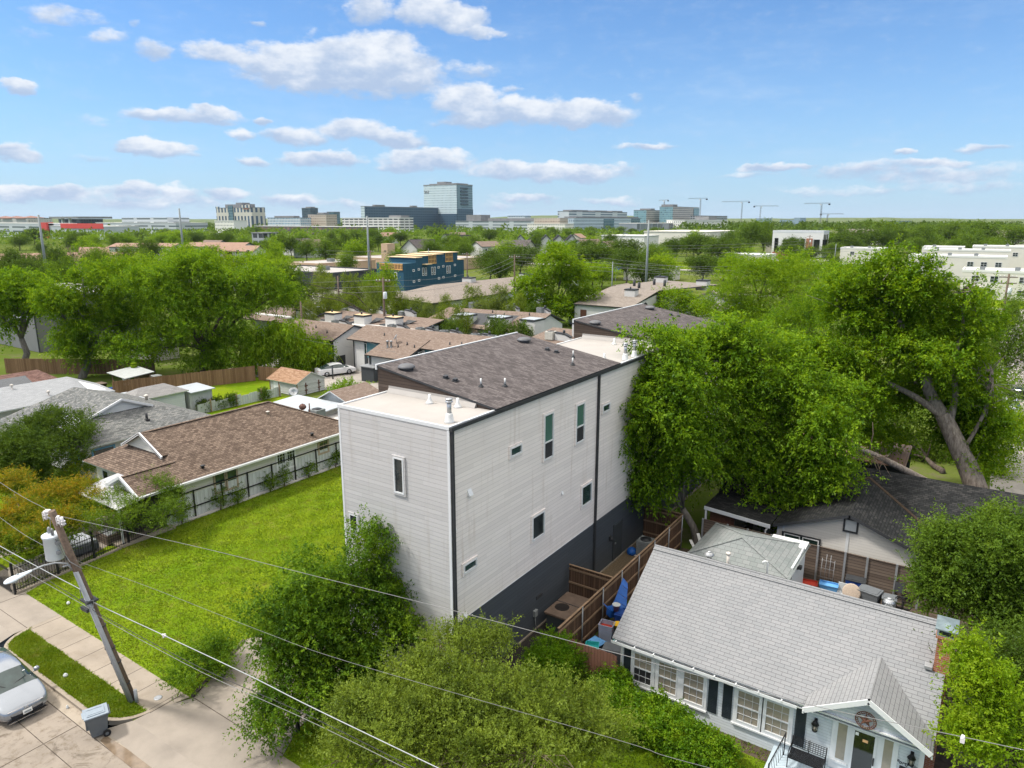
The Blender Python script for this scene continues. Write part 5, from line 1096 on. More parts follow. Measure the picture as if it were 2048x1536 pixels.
m = MB(); slopes(m, [[(-75.2, 19.5, 2.7), (-75.2, 32.4, 2.7), (-78.5, 31, 3.9), (-78.5, 19.5, 3.9)], [(-75.2, 32.4, 2.7), (-83, 32.4, 2.7), (-78.5, 31, 3.9)], [(-83, 32.4, 2.7), (-83, 19.5, 2.7), (-78.5, 19.5, 3.9), (-78.5, 31, 3.9)]]); part(m, 'roof', ['maroon_shingle', 'trim_dark'], t)
plain('solar_cell', (.035, .042, .05), .25, .4, .6, spec=.7)
for y in (23.2, 25.4, 27.6, 29.0): m = MB(); m.slab([(-75.5, y - .9, 2.90), (-75.5, y + .5, 2.90), (-77.6, y + .5, 3.67), (-77.6, y - .9, 3.67)], .05); part(m, 'solar_panel', 'solar_cell', t)
t = thing('peeling_shed', 'small old shed with a rusty orange roof and peeling white boards', 'shed', (-62.5, 50.3, 0)); xa, xb, ya, yb = -65.3, -60.72, 48.49, 52.3
m = MB(); m.poly([(xa, ya, 0), (xb, ya, 0), (xb, ya, 1.45), (xa, ya, 1.45)]); yr = (ya + yb) / 2; m.poly([(xb, ya, 0), (xb, yb, 0), (xb, yb, 1.45), (xb, yr, 2.3), (xb, ya, 1.45)]); m.poly([(xa, yb, 0), (xa, ya, 0), (xa, ya, 1.45), (xa, yr, 2.3), (xa, yb, 1.45)]); m.poly([(xb, yb, 0), (xa, yb, 0), (xa, yb, 1.45), (xb, yb, 1.45)]); part(m, 'wall', 'peeling_boards', t)
m = MB(); slopes(m, [[(xa - .3, ya - .25, 1.38), (xb + .15, ya - .25, 1.38), (xb + .15, yr, 2.38), (xa - .3, yr, 2.38)], [(xb + .15, yb + .25, 1.38), (xa - .3, yb + .25, 1.38), (xa - .3, yr, 2.38), (xb + .15, yr, 2.38)]], .07); part(m, 'roof', ['rust_shingle', 'trim_white'], t)
m = MB(); m.box(-64.6, -63.8, ya - .04, ya, .05, 1.3); part(m, 'door', 'trim_white', t)
for y in (49.6, 51.4): m = MB(); m.box(xb, xb + .04, y, y + .12, .05, 1.3); m.box(xb, xb + .05, y - .1, y + .3, .9, 1.0); m.box(xb, xb + .05, y - .1, y + .3, .4, .5); part(m, 'door_strap', 'rust_metal', t)
m = MB(); m.box(xb - .05, xb + .03, ya - .03, ya + .05, 0, 1.45); m.box(-63.8, -63.7, ya - .05, ya, 0, 1.4); m.box(-65.3, -65.2, ya - .05, ya, 0, 1.4); part(m, 'corner_board', 'rail_wood', t)
t = thing('satellite_dish', 'grey satellite dish leaning by the peeling shed', 'dish', (-60.2, 47.6, 0)); m = MB(); m.lathe([(.05, 0), (.3, .05), (.5, .16), (.52, .17), (.3, .08), (.05, .03)], (-60.2, 47.6, .7), 18, axis=(.7, -.6, .45)); part(m, 'dish', 'steel', t); m = MB(); m.tube([(-60.3, 47.7, 0), (-60.25, 47.65, .7)], .03, 6); m.tube([(-60.2, 47.6, .6), (-59.85, 47.2, 1.0)], .02, 6); part(m, 'arm', 'trim_dark', t)
t = thing('low_metal_hut', 'low hut with a flat white metal roof behind the brown-roofed house', 'hut', (-50, 40.8, 0)); m = MB(); m.box(-52.8, -47.2, 39.5, 42.2, 0, 2.3); part(m, 'wall', 'stucco_cream', t); m = MB(); m.slab([(-53.1, 39.1, 2.35), (-46.6, 39.1, 2.35), (-46.6, 42.4, 2.5), (-53.1, 42.4, 2.5)], .08); part(m, 'roof', 'white_metal_roof', t)
m = MB(); m.box(-47.2, -44.6, 39.7, 42.2, 0, 1.75); part(m, 'end_wall', 'concrete_wall', t)
t = thing('gabled_hut', 'small hut with a white gable and brown roof behind the low metal hut', 'hut', (-48, 44.5, 0)); m = MB(); m.box(-50.6, -46.2, 43.0, 47.0, 0, 2.4); m.poly([(-50.6, 42.99, 2.4), (-46.2, 42.99, 2.4), (-48.9, 42.99, 3.3)]); part(m, 'wall', 'garage_siding', t)
m = MB(); slopes(m, [[(-50.9, 42.6, 2.3), (-48.9, 42.6, 3.38), (-48.9, 47.2, 3.38), (-50.9, 47.2, 2.3)], [(-48.9, 42.6, 3.38), (-45.9, 42.6, 2.3), (-45.9, 47.2, 2.3), (-48.9, 47.2, 3.38)]], .08); part(m, 'roof', ['tan_shingle', 'trim_white'], t)
t = thing('junk_shelter', 'ramshackle shelter with a rusty sheet roof behind the cedar fence', 'shelter', (-78, 40, 0)); m = MB(); m.slab([(-80.6, 38.6, 2.0), (-76.2, 38.3, 1.9), (-75.8, 41.4, 2.2), (-80.3, 41.8, 2.3)], .06); part(m, 'roof', 'tin_sheet', t)
for x, y in ((-80, 38.9), (-76.5, 38.7), (-76.2, 41), (-80, 41.4)): m = MB(); m.bar((x, y, 0), (x, y, 1.95), .08, .08); part(m, 'post', 'rail_wood', t)
m = MB(); m.box(-79.8, -76.5, 41.2, 41.3, 0, 1.9); part(m, 'back_panel', 'rail_wood', t)
rg = random.Random(5)
for nm, lb, ct, x, y, w, h, mt in (('storage_tub', 'blue tub under the ramshackle shelter', 'tub', -78.6, 38.2, .9, .6, 'blue_plastic'), ('appliance_box', 'white boxy appliance beside the ramshackle shelter', 'appliance', -81.2, 41, .8, 1.1, 'trim_white'), ('storage_tub', 'lime green tub on the ramshackle shelter roof', 'tub', -79.6, 41.2, .7, .5, 'grass'), ('wood_pile', 'pile of grey boards left of the shelter', 'wood pile', -82.5, 38.5, 1.6, .5, 'weathered_boards'), ('plastic_sheet', 'crumpled white plastic heap behind the shelter', 'sheeting', -79, 43.2, 1.2, 1.0, 'trim_white')):
    t = thing(nm, lb, ct, (x, y, 0)); m = MB(); z0 = 2.2 if 'roof' in lb else 0
    m.lathe([(w * .5, 0), (w * .55, h * .5), (w * .45, h * .9), (w * .2, h)] if 'heap' in lb or 'lime' in lb else [(w * .45, 0), (w * .55, h * .92), (w * .58, h), (w * .5, h * .97)], (x, y, z0), 7 if 'heap' in lb else 4); part(m, 'body', mt, t)
    m = MB(); m.box(x - w * .42, x + w * .42, y - w * .42, y + w * .42, z0 + h, z0 + h + .05); part(m, 'lid', mt, t)
# fences
t = picket_fence('wooden_fence', 'tall cedar fence along the shaded back lawn on the left', (-76.4, 37.0), (-71.0, 50.8), 1.8, 'cedar_fence', np.arange(.2, 14.5, 2.4), 1, 'cedar_fence', 'cedar_fence', cap=False)
picket_fence('wooden_fence', 'cedar fence running along the parking lot behind the back lawn', (-71.0, 51.2), (-62.8, 52.6), 1.7, 'cedar_fence', (), 1, 'cedar_fence', cap=False)
picket_fence('wooden_fence', 'reddish cedar fence at the far left under the big tree', (-100, 36), (-84, 46), 1.9, 'cedar_fence', (), 1, 'cedar_fence', cap=False)
t = thing('tin_fence', 'patched corrugated tin fence between the two back lawns', 'fence', (-62.6, 43.5, 0)); rg = random.Random(3)
ys = np.arange(38.2, 47.6, .95)
for i, y in enumerate(ys):
    x = -62.9 + .05 * (y - 38); h = 1.05 + rg.uniform(-.15, .12); m = MB(); m.slab([(x, y, 0), (x + .04, y + .93, 0), (x + .04, y + .93, h + rg.uniform(-.06, .06)), (x, y, h)], .02); part(m, 'sheet', 'tin_sheet' if rg.random() < .6 else 'grey_panel_fence', t)
for y in (39.5, 42.3, 45.2, 47.4): m = MB(); m.bar((-62.75 + .05 * (y - 38), y, 0), (-62.75 + .05 * (y - 38), y, 1.3), .09, .09); part(m, 'post', 'rail_wood', t)
t = thing('panel_fence', 'pale ribbed metal fence with black posts along the empty lot', 'fence', (-40.4, 30, 0))
for i in range(8):
    a, b = 21.7 + i * 1.98, 21.7 + (i + 1) * 1.98; m = MB(); m.box(-40.5, -40.47, a + .04, b - .04, .08, 1.62); part(m, 'panel', 'grey_panel_fence', t)
    m = MB(); m.box(-40.45, -40.39, a - .04, a + .04, 0, 1.86); part(m, 'post', 'black_iron', t)
for z in (.75, 1.80): m = MB(); m.box(-40.45, -40.40, 21.7, 37.6, z - .035, z + .035); part(m, 'rail', 'black_iron', t)
m = MB(); m.box(-40.6, -40.2, 21.6, 37.6, -.02, .07); part(m, 'footing', 'concrete_wall', t)
t = thing('iron_fence', 'black iron picket fence along the left edge of the empty lot', 'fence', (-39.9, 17, 0))
a, b = Vector((-39.2, 12.95, 0)), Vector((-40.35, 21.6, 0)); d = b - a; L = d.length; d.normalize()
m = MB()
for i in range(int(L / .135)):
    p = a + d * (i * .135); hz = 1.5 + .06 * math.sin(i * .33); m.box(p.x - .009, p.x + .009, p.y - .009, p.y + .009, .06, hz)
part(m, 'picket', 'black_iron', t)['kind'] = 'stuff'
for z in (.22, 1.34): m = MB(); m.bar((*a.xy, z), (*b.xy, z), .035, .035); part(m, 'rail', 'black_iron', t)
for f in (0, .25, .48, .72, 1): p = a + d * (L * f); m = MB(); m.box(p.x - .05, p.x + .05, p.y - .05, p.y + .05, 0, 1.72); part(m, 'post', 'black_iron', t)
m = MB(); m.bar((*a.xy, .03), (*b.xy, .03), .18, .12); part(m, 'footing', 'walk_concrete', t)
t = thing('iron_gate', 'black iron driveway gate at the bottom left beside the pavement', 'gate', (-41, 12.9, 0)); m = MB()
for i in range(26): x = -39.4 - i * .13; m.box(x - .009, x + .009, 12.82, 12.84, .1, 1.5)
part(m, 'picket', 'black_iron', t)['kind'] = 'stuff'
for z in (.2, .55, 1.36): m = MB(); m.box(-42.8, -39.3, 12.81, 12.85, z - .03, z + .03); part(m, 'rail', 'black_iron', t)
m = MB(); m.box(-42.7, -39.4, 12.822, 12.838, .2, .55); part(m, 'kick_panel', 'black_iron', t)
t = thing('covered_boat', 'grey covered shape behind the iron fence under the crape myrtle', 'covered trailer', (-41.6, 17.2, 0)); plain('tarp_grey', (.085, .09, .10), .7, .2, 4.0); plain('tarp_pale', (.34, .36, .40), .7, .15, 4.0)
m = MB(); m.box(-42.6, -40.7, 16.3, 17.9, .1, .62); part(m, 'body', 'tarp_grey', t, bevel=.12); m = MB(); m.box(-42.5, -40.8, 16.4, 17.8, .62, .70); part(m, 'cover', 'tarp_pale', t, bevel=.03)
t = thing('planter_box', 'low grey-brown timber planter behind the iron fence', 'planter', (-41.4, 19.2, 0)); m = MB(); m.box(-42.2, -40.9, 18.4, 20.0, 0, .55); part(m, 'box', 'weathered_boards', t); m = MB(); m.box(-42.1, -41.0, 18.5, 19.9, .55, .58); part(m, 'soil', 'galvanised', t)
plain('grey_render', (.17, .17, .17), .85, .06, .5)
t = thing('modern_grey_house', 'plain grey rendered house behind the gnarled tree at the far left', 'house', (-123, 53, 0)); m = MB(); m.box(-135, -112.3, 45.0, 60, 0, 7.6); part(m, 'wall', 'grey_render', t); m = MB(); m.box(-135.2, -112.1, 44.8, 60.2, 7.6, 7.8); part(m, 'roof', 'membrane_roof', t)
for a, z, w, h in ((-122.8, 4.6, 2.2, 1.6), (-118.4, 4.6, 1.8, 1.6), (-123, 2.55, 1.6, .5), (-117.6, 2.6, 2.0, .5)): window(t, (a, 45.0, z), RX, w, h, FY, 'trim_white', 'dark_glass', .14, .08)
m = MB(); m.box(-112.32, -112.2, 44.9, 45.05, 0, 7.6); part(m, 'downpipe', 'trim_dark', t)
t = thing('tan_shed', 'tan walled shed under the trees behind the ramshackle shelter', 'shed', (-95, 52, 0)); m = MB(); m.box(-99, -92, 50, 54, 0, 2.5); part(m, 'wall', 'stucco_cream', t); m = MB(); m.slab([(-99.4, 49.6, 2.5), (-91.6, 49.6, 2.5), (-91.6, 54.4, 3.0), (-99.4, 54.4, 3.0)], .12); part(m, 'roof', 'charcoal_paint', t)
# ------------------------------------------------------------------ street: pole, lamp, wires, car, bin
plain('pole_wood', (.135, .098, .073), .9, .35, 8.0, bump=.4); plain('pole_conduit', (.33, .345, .355), .5, .12, 4.0); plain('transformer_grey', (.55, .60, .61), .45, .06, 2.0); plain('porcelain', (.62, .60, .60), .3, .1); plain('cable_grey', (.20, .20, .195), .6, .1); plain('cable_dark', (.03, .03, .032), .6, .1); plain('lamp_white', (.70, .76, .80), .35, .05); plain('lens', (.3, .33, .34), .2, .1)
PB, PT = Vector((-26.2, 11.9, 0)), Vector((-26.57, 10.26, 8.5))
pp_ = lambda f: PB + (PT - PB) * f
def utility_pole():
    t = thing('utility_pole', 'leaning wooden utility pole with a grey conduit on the verge', 'utility pole', tuple(PB))
    m = MB(); m.tube([pp_(-.02), pp_(.3), pp_(.7), pp_(1.0)], [.165, .155, .135, .115], 14); part(m, 'shaft', 'pole_wood', t)
    o = Vector((.09, -.13, 0)); m = MB()
    for s in (o, o + Vector((.075, .05, 0))): m.tube([pp_(0.0) + s, pp_(.3) + s, pp_(.71) + s * .9], .055, 8)
    part(m, 'conduit', 'pole_conduit', t)
    m = MB()
    for f in (.1, .22, .3, .42, .55): c = pp_(f); m.lathe([(.185, 0), (.185, .03)], c, 14)
    part(m, 'strap', 'trim_dark', t)
    m = MB(); c = pp_(0) + Vector((.28, .03, 0)); m.tube([c, c + Vector((-.02, 0, .55))], .07, 8); part(m, 'guard_pipe', 'pole_conduit', t)
    d = Vector((-.55, -.35, 0)); d.normalize()
    for f, w in ((.955, .0),):
        p = pp_(f); m = MB()
        m.bar(p + Vector((-.65, -.05, 0)), p + Vector((.62, .05, 0)), .05, .05); part(m, 'bracket', 'galvanised', t)
        for dx, up in ((-.50, .1), (.36, .05), (.58, .16)):
            q = p + Vector((dx, dx * .08 - .05, 0)); m = MB(); m.tube([q + Vector((0, 0, -.05)), q + Vector((0, -.03, .28))], .05, 8); m.lathe([(.075, 0), (.075, .03)], q, 10); m.lathe([(.075, 0), (.075, .03)], q + Vector((0, 0, .1)), 10); m.tube([q + Vector((0, 0, .26)), q + Vector((-.14, -.05, .18))], .022, 6); m.tube([q + Vector((-.14, -.05, .2)), q + Vector((-.12, -.05, -.12))], .016, 6)
            part(m, 'fuse_cutout', 'porcelain', t)
    q = pp_(.99) + Vector((-.22, -.05, .02)); m = MB(); m.lathe([(.06, -.12), (.09, -.08), (.06, -.04), (.09, 0), (.06, .04), (.09, .08), (.05, .12)], q, 12, axis=(1, .1, .2)); part(m, 'insulator', 'porcelain', t)
    m = MB(); pts = [pp_(.965) + Vector((-.12, -.1, 0)), pp_(.9) + Vector((-.3, -.2, 0)), pp_(.83) + Vector((-.1, -.17, 0)), pp_(.72) + Vector((.0, -.18, 0))]; m.tube(pts, .012, 5); m.tube([pp_(.80) + Vector((.02, -.16, 0)), pp_(.76) + Vector((.25, -.2, .1)), pp_(.74) + Vector((.6, 0, .0))], .014, 5); m.tube([pp_(.62) + Vector((.0, -.16, 0)), pp_(.57) + Vector((-.14, -.2, 0)), pp_(.54) + Vector((.15, -.2, .0)), pp_(.53) + Vector((.34, -.1, .03)), pp_(.56) + Vector((.3, 0, .05)), pp_(.57) + Vector((.02, -.17, 0))], .014, 5); part(m, 'jumper_wire', 'cable_grey', t)
    m = MB(); p = pp_(.565); m.box(p.x - .22, p.x + .3, p.y - .22, p.y + .2, p.z - .07, p.z + .0); m.box(p.x - .2, p.x + .25, p.y - .25, p.y - .15, p.z - .4, p.z - .27); part(m, 'cable_clamp', 'trim_dark', t)
utility_pole()
c = Vector((-27.02, 10.32, 6.55)); t = thing('transformer', 'pale grey cylindrical transformer can hung on the leaning pole', 'transformer', tuple(c)); m = MB(); m.lathe([(.29, -.02), (.30, 0), (.30, .82), (.33, .84), (.33, .88)], c, 24); part(m, 'tank', 'transformer_grey', t)
m = MB(); m.lathe([(.335, 0), (.33, .03), (.2, .07), (.02, .085)], c + Vector((0, 0, .885)), 24); part(m, 'lid', 'lamp_white', t)
for dx in (-.08, .16): m = MB(); m.lathe([(.05, 0), (.07, .04), (.045, .08), (.07, .12), (.045, .16), (.06, .2), (.02, .26)], c + Vector((dx, -.04, .94)), 10); part(m, 'bushing', 'galvanised', t)
m = MB(); m.box(c.x + .25, c.x + .42, c.y - .06, c.y + .06, c.z + .25, c.z + .35); m.box(c.x + .25, c.x + .42, c.y - .06, c.y + .06, c.z + .62, c.z + .72); part(m, 'hanger', 'galvanised', t)
t = thing('street_lamp', 'white cobra head street lamp on a curved arm from the leaning pole', 'street lamp', tuple(pp_(.735))); a = pp_(.735); m = MB(); m.tube([a + Vector((0, -.1, -.12)), a + Vector((0, -.25, .18)), a + Vector((0, -.6, .36)), a + Vector((0, -1.0, .42)), a + Vector((0, -1.45, .38))], .032, 8); m.tube([a + Vector((0, -.1, .08)), a + Vector((0, -.4, .12))], .025, 6); part(m, 'arm', 'pole_conduit', t)
m = MB(); h = a + Vector((0, -1.38, .38)); prof = [(0, .05, .05), (.15, .075, .06), (.35, .125, .085), (.55, .165, .10), (.72, .155, .09), (.82, .10, .06), (.86, .02, .02)]; ring_ = []
for (s, w, hh_) in prof: ring_.append([h + Vector((w * math.cos(2 * math.pi * i / 14), -s, hh_ * math.sin(2 * math.pi * i / 14) * (1 if math.sin(2 * math.pi * i / 14) > 0 else .55) - s * .12)) for i in range(14)])
for i in range(len(ring_) - 1):
    for j_ in range(14): q = (j_ + 1) % 14; m.poly([ring_[i][j_], ring_[i][q], ring_[i + 1][q], ring_[i + 1][j_]], 0, True)
part(m, 'lamp_head', 'lamp_white', t); m = MB(); m.lathe([(.13, 0), (.12, -.06), (.05, -.10)], h + Vector((0, -.56, -.10)), 12); part(m, 'lens', 'lens', t); m = MB(); m.lathe([(.035, 0), (.035, .05), (.01, .06)], h + Vector((0, -.42, .02)), 8); part(m, 'photocell', 'lens', t)
def spline(pts, k=6):
    P = [Vector(p) for p in pts]; out = []
    for i in range(len(P) - 1):
        p0, p1, p2, p3 = P[max(i - 1, 0)], P[i], P[i + 1], P[min(i + 2, len(P) - 1)]
        for j_ in range(k):
            s = j_ / k; out.append(.5 * ((2 * p1) + (p2 - p0) * s + (2 * p0 - 5 * p1 + 4 * p2 - p3) * s * s + (3 * p1 - p0 - 3 * p2 + p3) * s ** 3))
    return out + [P[-1]]
def cable(label, pts, r, mat='cable_grey', name='overhead_wire', fit=None):
    m = MB(); m.tube(spline(pts), r, 6, cap=True); o = m.build(name, mat); tag(o, label, 'wire'); return o
cable('thin pale wire from the pole top to the far left', [(-45, 11.2, 9.2), (-31.89, 10.66, 8.3), (-27.67, 10.46, 8.28), (-26.85, 10.25, 8.45)], .007)
cable('pale wire from the pole top across the white house and over the cottage roof', [(-26.5, 10.3, 8.35), (-20.39, 11.97, 8.1), (-15.58, 12.97, 8.0), (-11.31, 13.72, 8.0), (-6.54, 14.44, 8.02), (-2.41, 14.93, 8.1), (0.6, 15.5, 8.22), (8, 16.6, 8.7)], .0075)
cable('thin wire from the left to the middle of the pole', [(-45, 11.3, 7.4), (-32.37, 10.61, 6.7), (-28.33, 10.5, 6.6), (-26.5, 10.65, 6.55)], .007)
cable('thin wire falling from the pole over the lawn towards the hedge', [(-26.5, 10.65, 6.5), (-22.19, 11.12, 6.5), (-17.03, 11.77, 6.3), (-13.89, 12.27, 6.2), (-6.21, 13.61, 6.3), (-3.97, 13.87, 6.4), (6, 15.6, 7)], .005)
cable('thick silver cable running through the leaning pole along the street', [(-46, 10.4, 5.5), (-33.64, 10.85, 5.0), (-29.59, 11.03, 4.85), (-27.29, 11.2, 4.7), (-26.2, 11.0, 4.72), (-22.14, 11.4, 4.55), (-17.9, 11.7, 4.5), (-14.89, 11.81, 4.5), (-8, 12.1, 4.6)], .014, 'pole_conduit')
cable('upper black cable of the low bundle along the street', [(-46, 10.5, 5.3), (-33.67, 10.83, 4.75), (-29.42, 10.92, 4.6), (-26.56, 10.95, 4.5), (-25.5, 10.96, 4.4), (-19.88, 11.23, 4.3), (-14.76, 11.69, 4.3), (-8, 11.9, 4.4)], .010, 'cable_dark')
cable('pale lower cable of the low bundle along the street', [(-46, 10.4, 5.1), (-33.5, 10.74, 4.6), (-26.66, 10.98, 4.35), (-25.6, 10.99, 4.25), (-19.9, 11.23, 4.15), (-14.75, 11.67, 4.15), (-8, 11.9, 4.3)], .009)
t = thing('cable_splice', 'small pale clamp on the silver cable right of the pole', 'clamp', (-22.2, 11.4, 4.55)); m = MB(); m.tube([(-22.3, 11.39, 4.555), (-22.1, 11.41, 4.545)], .035, 8); part(m, 'sleeve', 'porcelain', t); m = MB(); m.box(-22.22, -22.18, 11.35, 11.45, 4.48, 4.6); part(m, 'tab', 'porcelain', t)
t = thing('wire_spacer', 'small pale clamp on the pole top wire right of the cottage', 'clamp', (.5, 15.5, 8.2)); m = MB(); m.lathe([(.03, -.05), (.045, 0), (.03, .06)], (.62, 15.5, 8.2), 10); part(m, 'sleeve', 'porcelain', t); m = MB(); m.box(.58, .66, 15.46, 15.54, 8.1, 8.2); part(m, 'tab', 'porcelain', t)
cable('service wire dropping to the corner of the tall white house', [(-15.75, 19.05, 3.5), (-15.85, 18.95, 3.1), (-15.8, 19.0, 1.0)], .012, 'cable_dark', 'service_wire')
# wheeled bin at the kerb
def wheeled_cart():
    t = thing('wheeled_bin', 'grey wheeled bin with a lid standing in the gutter by the driveway', 'bin', (0, 0, 0)); w, d, h = .62, .70, .92
    plain('cart_grey', (.105, .118, .128), .55, .12, 3.0); plain('cart_lid', (.23, .27, .31), .5, .12, 3.0)
    m = MB(); b = [(-.25, -.26), (.25, -.26), (.25, .24), (-.25, .24)]; tp = [(-.31, -.38), (.31, -.38), (.31, .34), (-.31, .34)]
    md = [(x * 1.1, y * 1.2) for x, y in b]
    for A, za, B, zb in ((b, .1, tp, h),):
        for i in range(4): j_ = (i + 1) % 4; m.poly([(*A[i], za), (*A[j_], za), (*B[j_], zb), (*B[i], zb)])
    m.poly([(*p, .1) for p in b[::-1]]); m.box(-.33, .33, -.40, .36, h - .06, h)
    m.box(-.04, .04, -.40, -.30, .3, .75); m.bar((-.3, .4, h - .03), (.3, .4, h - .03), .05, .05); m.box(-.30, -.26, .3, .42, h - .06, h); m.box(.26, .30, .3, .42, h - .06, h)
    part(m, 'body', 'cart_grey', t, bevel=.02)
    m = MB(); m.box(-.345, .345, -.43, .37, h + .006, h + .05); m.box(-.24, .24, -.33, .26, h + .05, h + .075); m.box(-.17, -.15, -.3, .2, h + .075, h + .09); m.box(.15, .17, -.3, .2, h + .075, h + .09); m.bar((-.2, -.45, h + .02), (.2, -.45, h + .02), .05, .03); part(m, 'lid', 'cart_lid', t, bevel=.015)
    for x in (-.31, .31): m = MB(); m.lathe([(.13, -.035), (.135, -.02), (.135, .02), (.13, .035)], (x, .22, .135), 18, axis=(1, 0, 0)); wl = part(m, 'wheel', 'rubber', t); m = MB(); m.lathe([(.06, -.04), (.06, .04)], (x, .22, .135), 10, axis=(1, 0, 0)); part(m, 'hub', 'cart_grey', wl)
    m = MB(); m.tube([(-.31, .22, .135), (.31, .22, .135)], .02, 6); part(m, 'axle', 'rubber', t)
    m = MB(); m.lathe([(.07, 0), (.07, .003)], (-.297, -.07, .70), 16, axis=(-1, 0, .06)); m.box(-.296, -.291, -.15, .03, .55, .58); part(m, 'stamp', 'sticker', t)
    t.location = (-25.5, 10.28, -.13); t.rotation_euler = (0, 0, rad(-20)); return t
wheeled_cart()
# cars
def car(name, label, paint, loc, rz, group=None, near=False, kind='sedan'):
    t = thing(name, label, 'car', (0, 0, 0), group=group)
    if kind == 'sedan':  # x station, half width, bottom z, shoulder z, roof half width, roof z (x forward)
        St = [(-2.42, .62, .38, .72, .5, .72), (-2.36, .80, .28, .88, .62, .90), (-2.05, .90, .22, .95, .66, .98), (-1.55, .925, .20, .97, .62, 1.12), (-.95, .93, .18, .96, .60, 1.36), (-.3, .93, .18, .94, .615, 1.45), (.25, .93, .18, .92, .615, 1.44), (.62, .93, .18, .91, .61, 1.36), (1.10, .925, .19, .90, .66, 1.10), (1.42, .92, .20, .885, .70, .955), (1.9, .90, .21, .80, .66, .865), (2.22, .84, .23, .70, .60, .765), (2.40, .72, .27, .58, .52, .66), (2.47, .55, .32, .48, .45, .56)]
    else:
        St = [(-2.3, .78, .40, .95, .66, 1.0), (-2.26, .86, .34, 1.0, .70, 1.5), (-2.0, .92, .26, 1.02, .70, 1.64), (-1.2, .93, .24, 1.02, .70, 1.70), (-.3, .93, .24, 1.0, .70, 1.70), (.3, .93, .24, 1.0, .69, 1.66), (.75, .93, .24, 1.0, .70, 1.45), (1.15, .93, .25, 1.0, .72, 1.12), (1.6, .92, .26, .98, .70, 1.06), (2.1, .88, .28, .9, .66, .98), (2.3, .78, .32, .7, .58, .8), (2.36, .6, .38, .55, .5, .65)]
    m = MB(); R_ = []
    def sec(s):
        x, hw, zb, zs, rw, zr_ = s; zm = (zb + zs) / 2; gl = zr_ - zs > .12
        L = [(hw * .80, zb), (hw * .97, zb + .07), (hw, zm), (hw * .985, zs - .06), (hw * .94, zs)]
        L += [(rw * 1.03 if gl else (hw * .9 + rw) / 2, zr_ - (.07 if gl else .015)), (rw * .9, zr_ - .015), (0, zr_ + (.015 if gl else .02))]
        return L
    Q = [sec(s) for s in St]; G = MB(); gi = {}
    for i in range(len(St) - 1):
        xa, xb = St[i][0], St[i + 1][0]; ga, gb = St[i][5] - St[i][3] > .12, St[i + 1][5] - St[i + 1][3] > .12
        for s in (1, -1):
            for j_ in range(7):
                (ya, za), (yb, zb_), (yc, zc), (yd, zd) = Q[i][j_], Q[i + 1][j_], Q[i + 1][j_ + 1], Q[i][j_ + 1]
                P = [(xa, s * ya, za), (xb, s * yb, zb_), (xb, s * yc, zc), (xa, s * yd, zd)]
                if s < 0: P = P[::-1]
                side = j_ == 4 and (ga or gb); dz = abs(zc - zd)
                screen = j_ >= 5 and (ga or gb) and abs(Q[i + 1][7][1] - Q[i][7][1]) > .11
                (G if side or screen else m).poly(P[::-1], 0, True)
    for i, e in ((0, -1), (len(St) - 1, 1)):
        F_ = [(St[i][0], y, z) for y, z in Q[i]] + [(St[i][0], -y, z) for y, z in Q[i][::-1][1:]]; m.poly(F_ if e > 0 else F_[::-1])
    m.box(-2.2, 2.2, -.7, .7, .16, .3, 1)
    b = part(m, 'body', [paint, 'rubber'], t); part(G, 'glass', 'car_glass', t)
    if near:
        w_ = b.modifiers.new('weld', 'WELD'); sd_ = b.modifiers.new('sub', 'SUBSURF'); sd_.levels = 1; sd_.render_levels = 1
    for x in (-1.42, 1.40):
        for s in (1, -1):
            m = MB(); m.lathe([(.30, -.10), (.325, -.08), (.325, .08), (.30, .105), (.2, .09)], (x, s * .83, .325), 20, axis=(0, s, 0)); w = part(m, 'wheel', 'rubber', t)
            m = MB(); m.lathe([(.205, .0), (.2, .03), (.06, .045)], (x, s * .83 , .325), 12, axis=(0, s, 0)) if False else m.lathe([(.21, .085), (.20, .112), (.05, .105)], (x, s * .83, .325), 10, axis=(0, s, 0)); part(m, 'rim', 'steel', w)
    zf = .62 if kind == 'sedan' else .78; xf = 2.30 if kind == 'sedan' else 2.16
    for s in (1, -1):
        m = MB(); m.slab([(xf + .02, s * .40, zf - .03), (xf - .17, s * .79, zf + .0), (xf - .24, s * .78, zf + .09), (xf - .02, s * .42, zf + .06)][::s], .03); part(m, 'headlight', 'headlight', t)
        m = MB(); m.slab([(-2.40, s * .48, .78), (-2.33, s * .80, .80), (-2.30, s * .80, .70), (-2.41, s * .5, .68)][::-s], .03); part(m, 'tail_light', 'red_plastic', t)
        m = MB(); m.lathe([(.03, -.1), (.09, -.08), (.10, .05), (.04, .1)], (.78, s * 1.03, .99), 10, axis=(0, 1, .1)); m.bar((.8, s * .9, .93), (.78, s * 1.0, .96), .05, .04); part(m, 'mirror', paint, t)
    if near:
        m = MB(); m.slab([(2.485, -.52, .36), (2.485, .52, .36), (2.40, .56, .60), (2.40, -.56, .60)], .05); m.slab([(2.46, -.7, .24), (2.46, .7, .24), (2.49, .6, .33), (2.49, -.6, .33)], .03); part(m, 'grille', 'black_iron', t)
        m = MB(); m.bar((2.40, -.60, .625), (2.40, .60, .625), .03, .025); m.bar((2.45, -.62, .20), (2.45, .62, .20), .04, .02); part(m, 'chrome_trim', 'chrome', t)
        m = MB(); m.slab([(2.53, -.155, .38), (2.53, .155, .38), (2.50, .155, .53), (2.50, -.155, .53)], .01); p = part(m, 'licence_plate', 'sticker', t); m = MB(); m.slab([(2.535, -.115, .415), (2.535, .115, .415), (2.52, .115, .475), (2.52, -.115, .475)], .002); part(m, 'plate_lettering', 'ac_grey', p)
        m = MB(); 
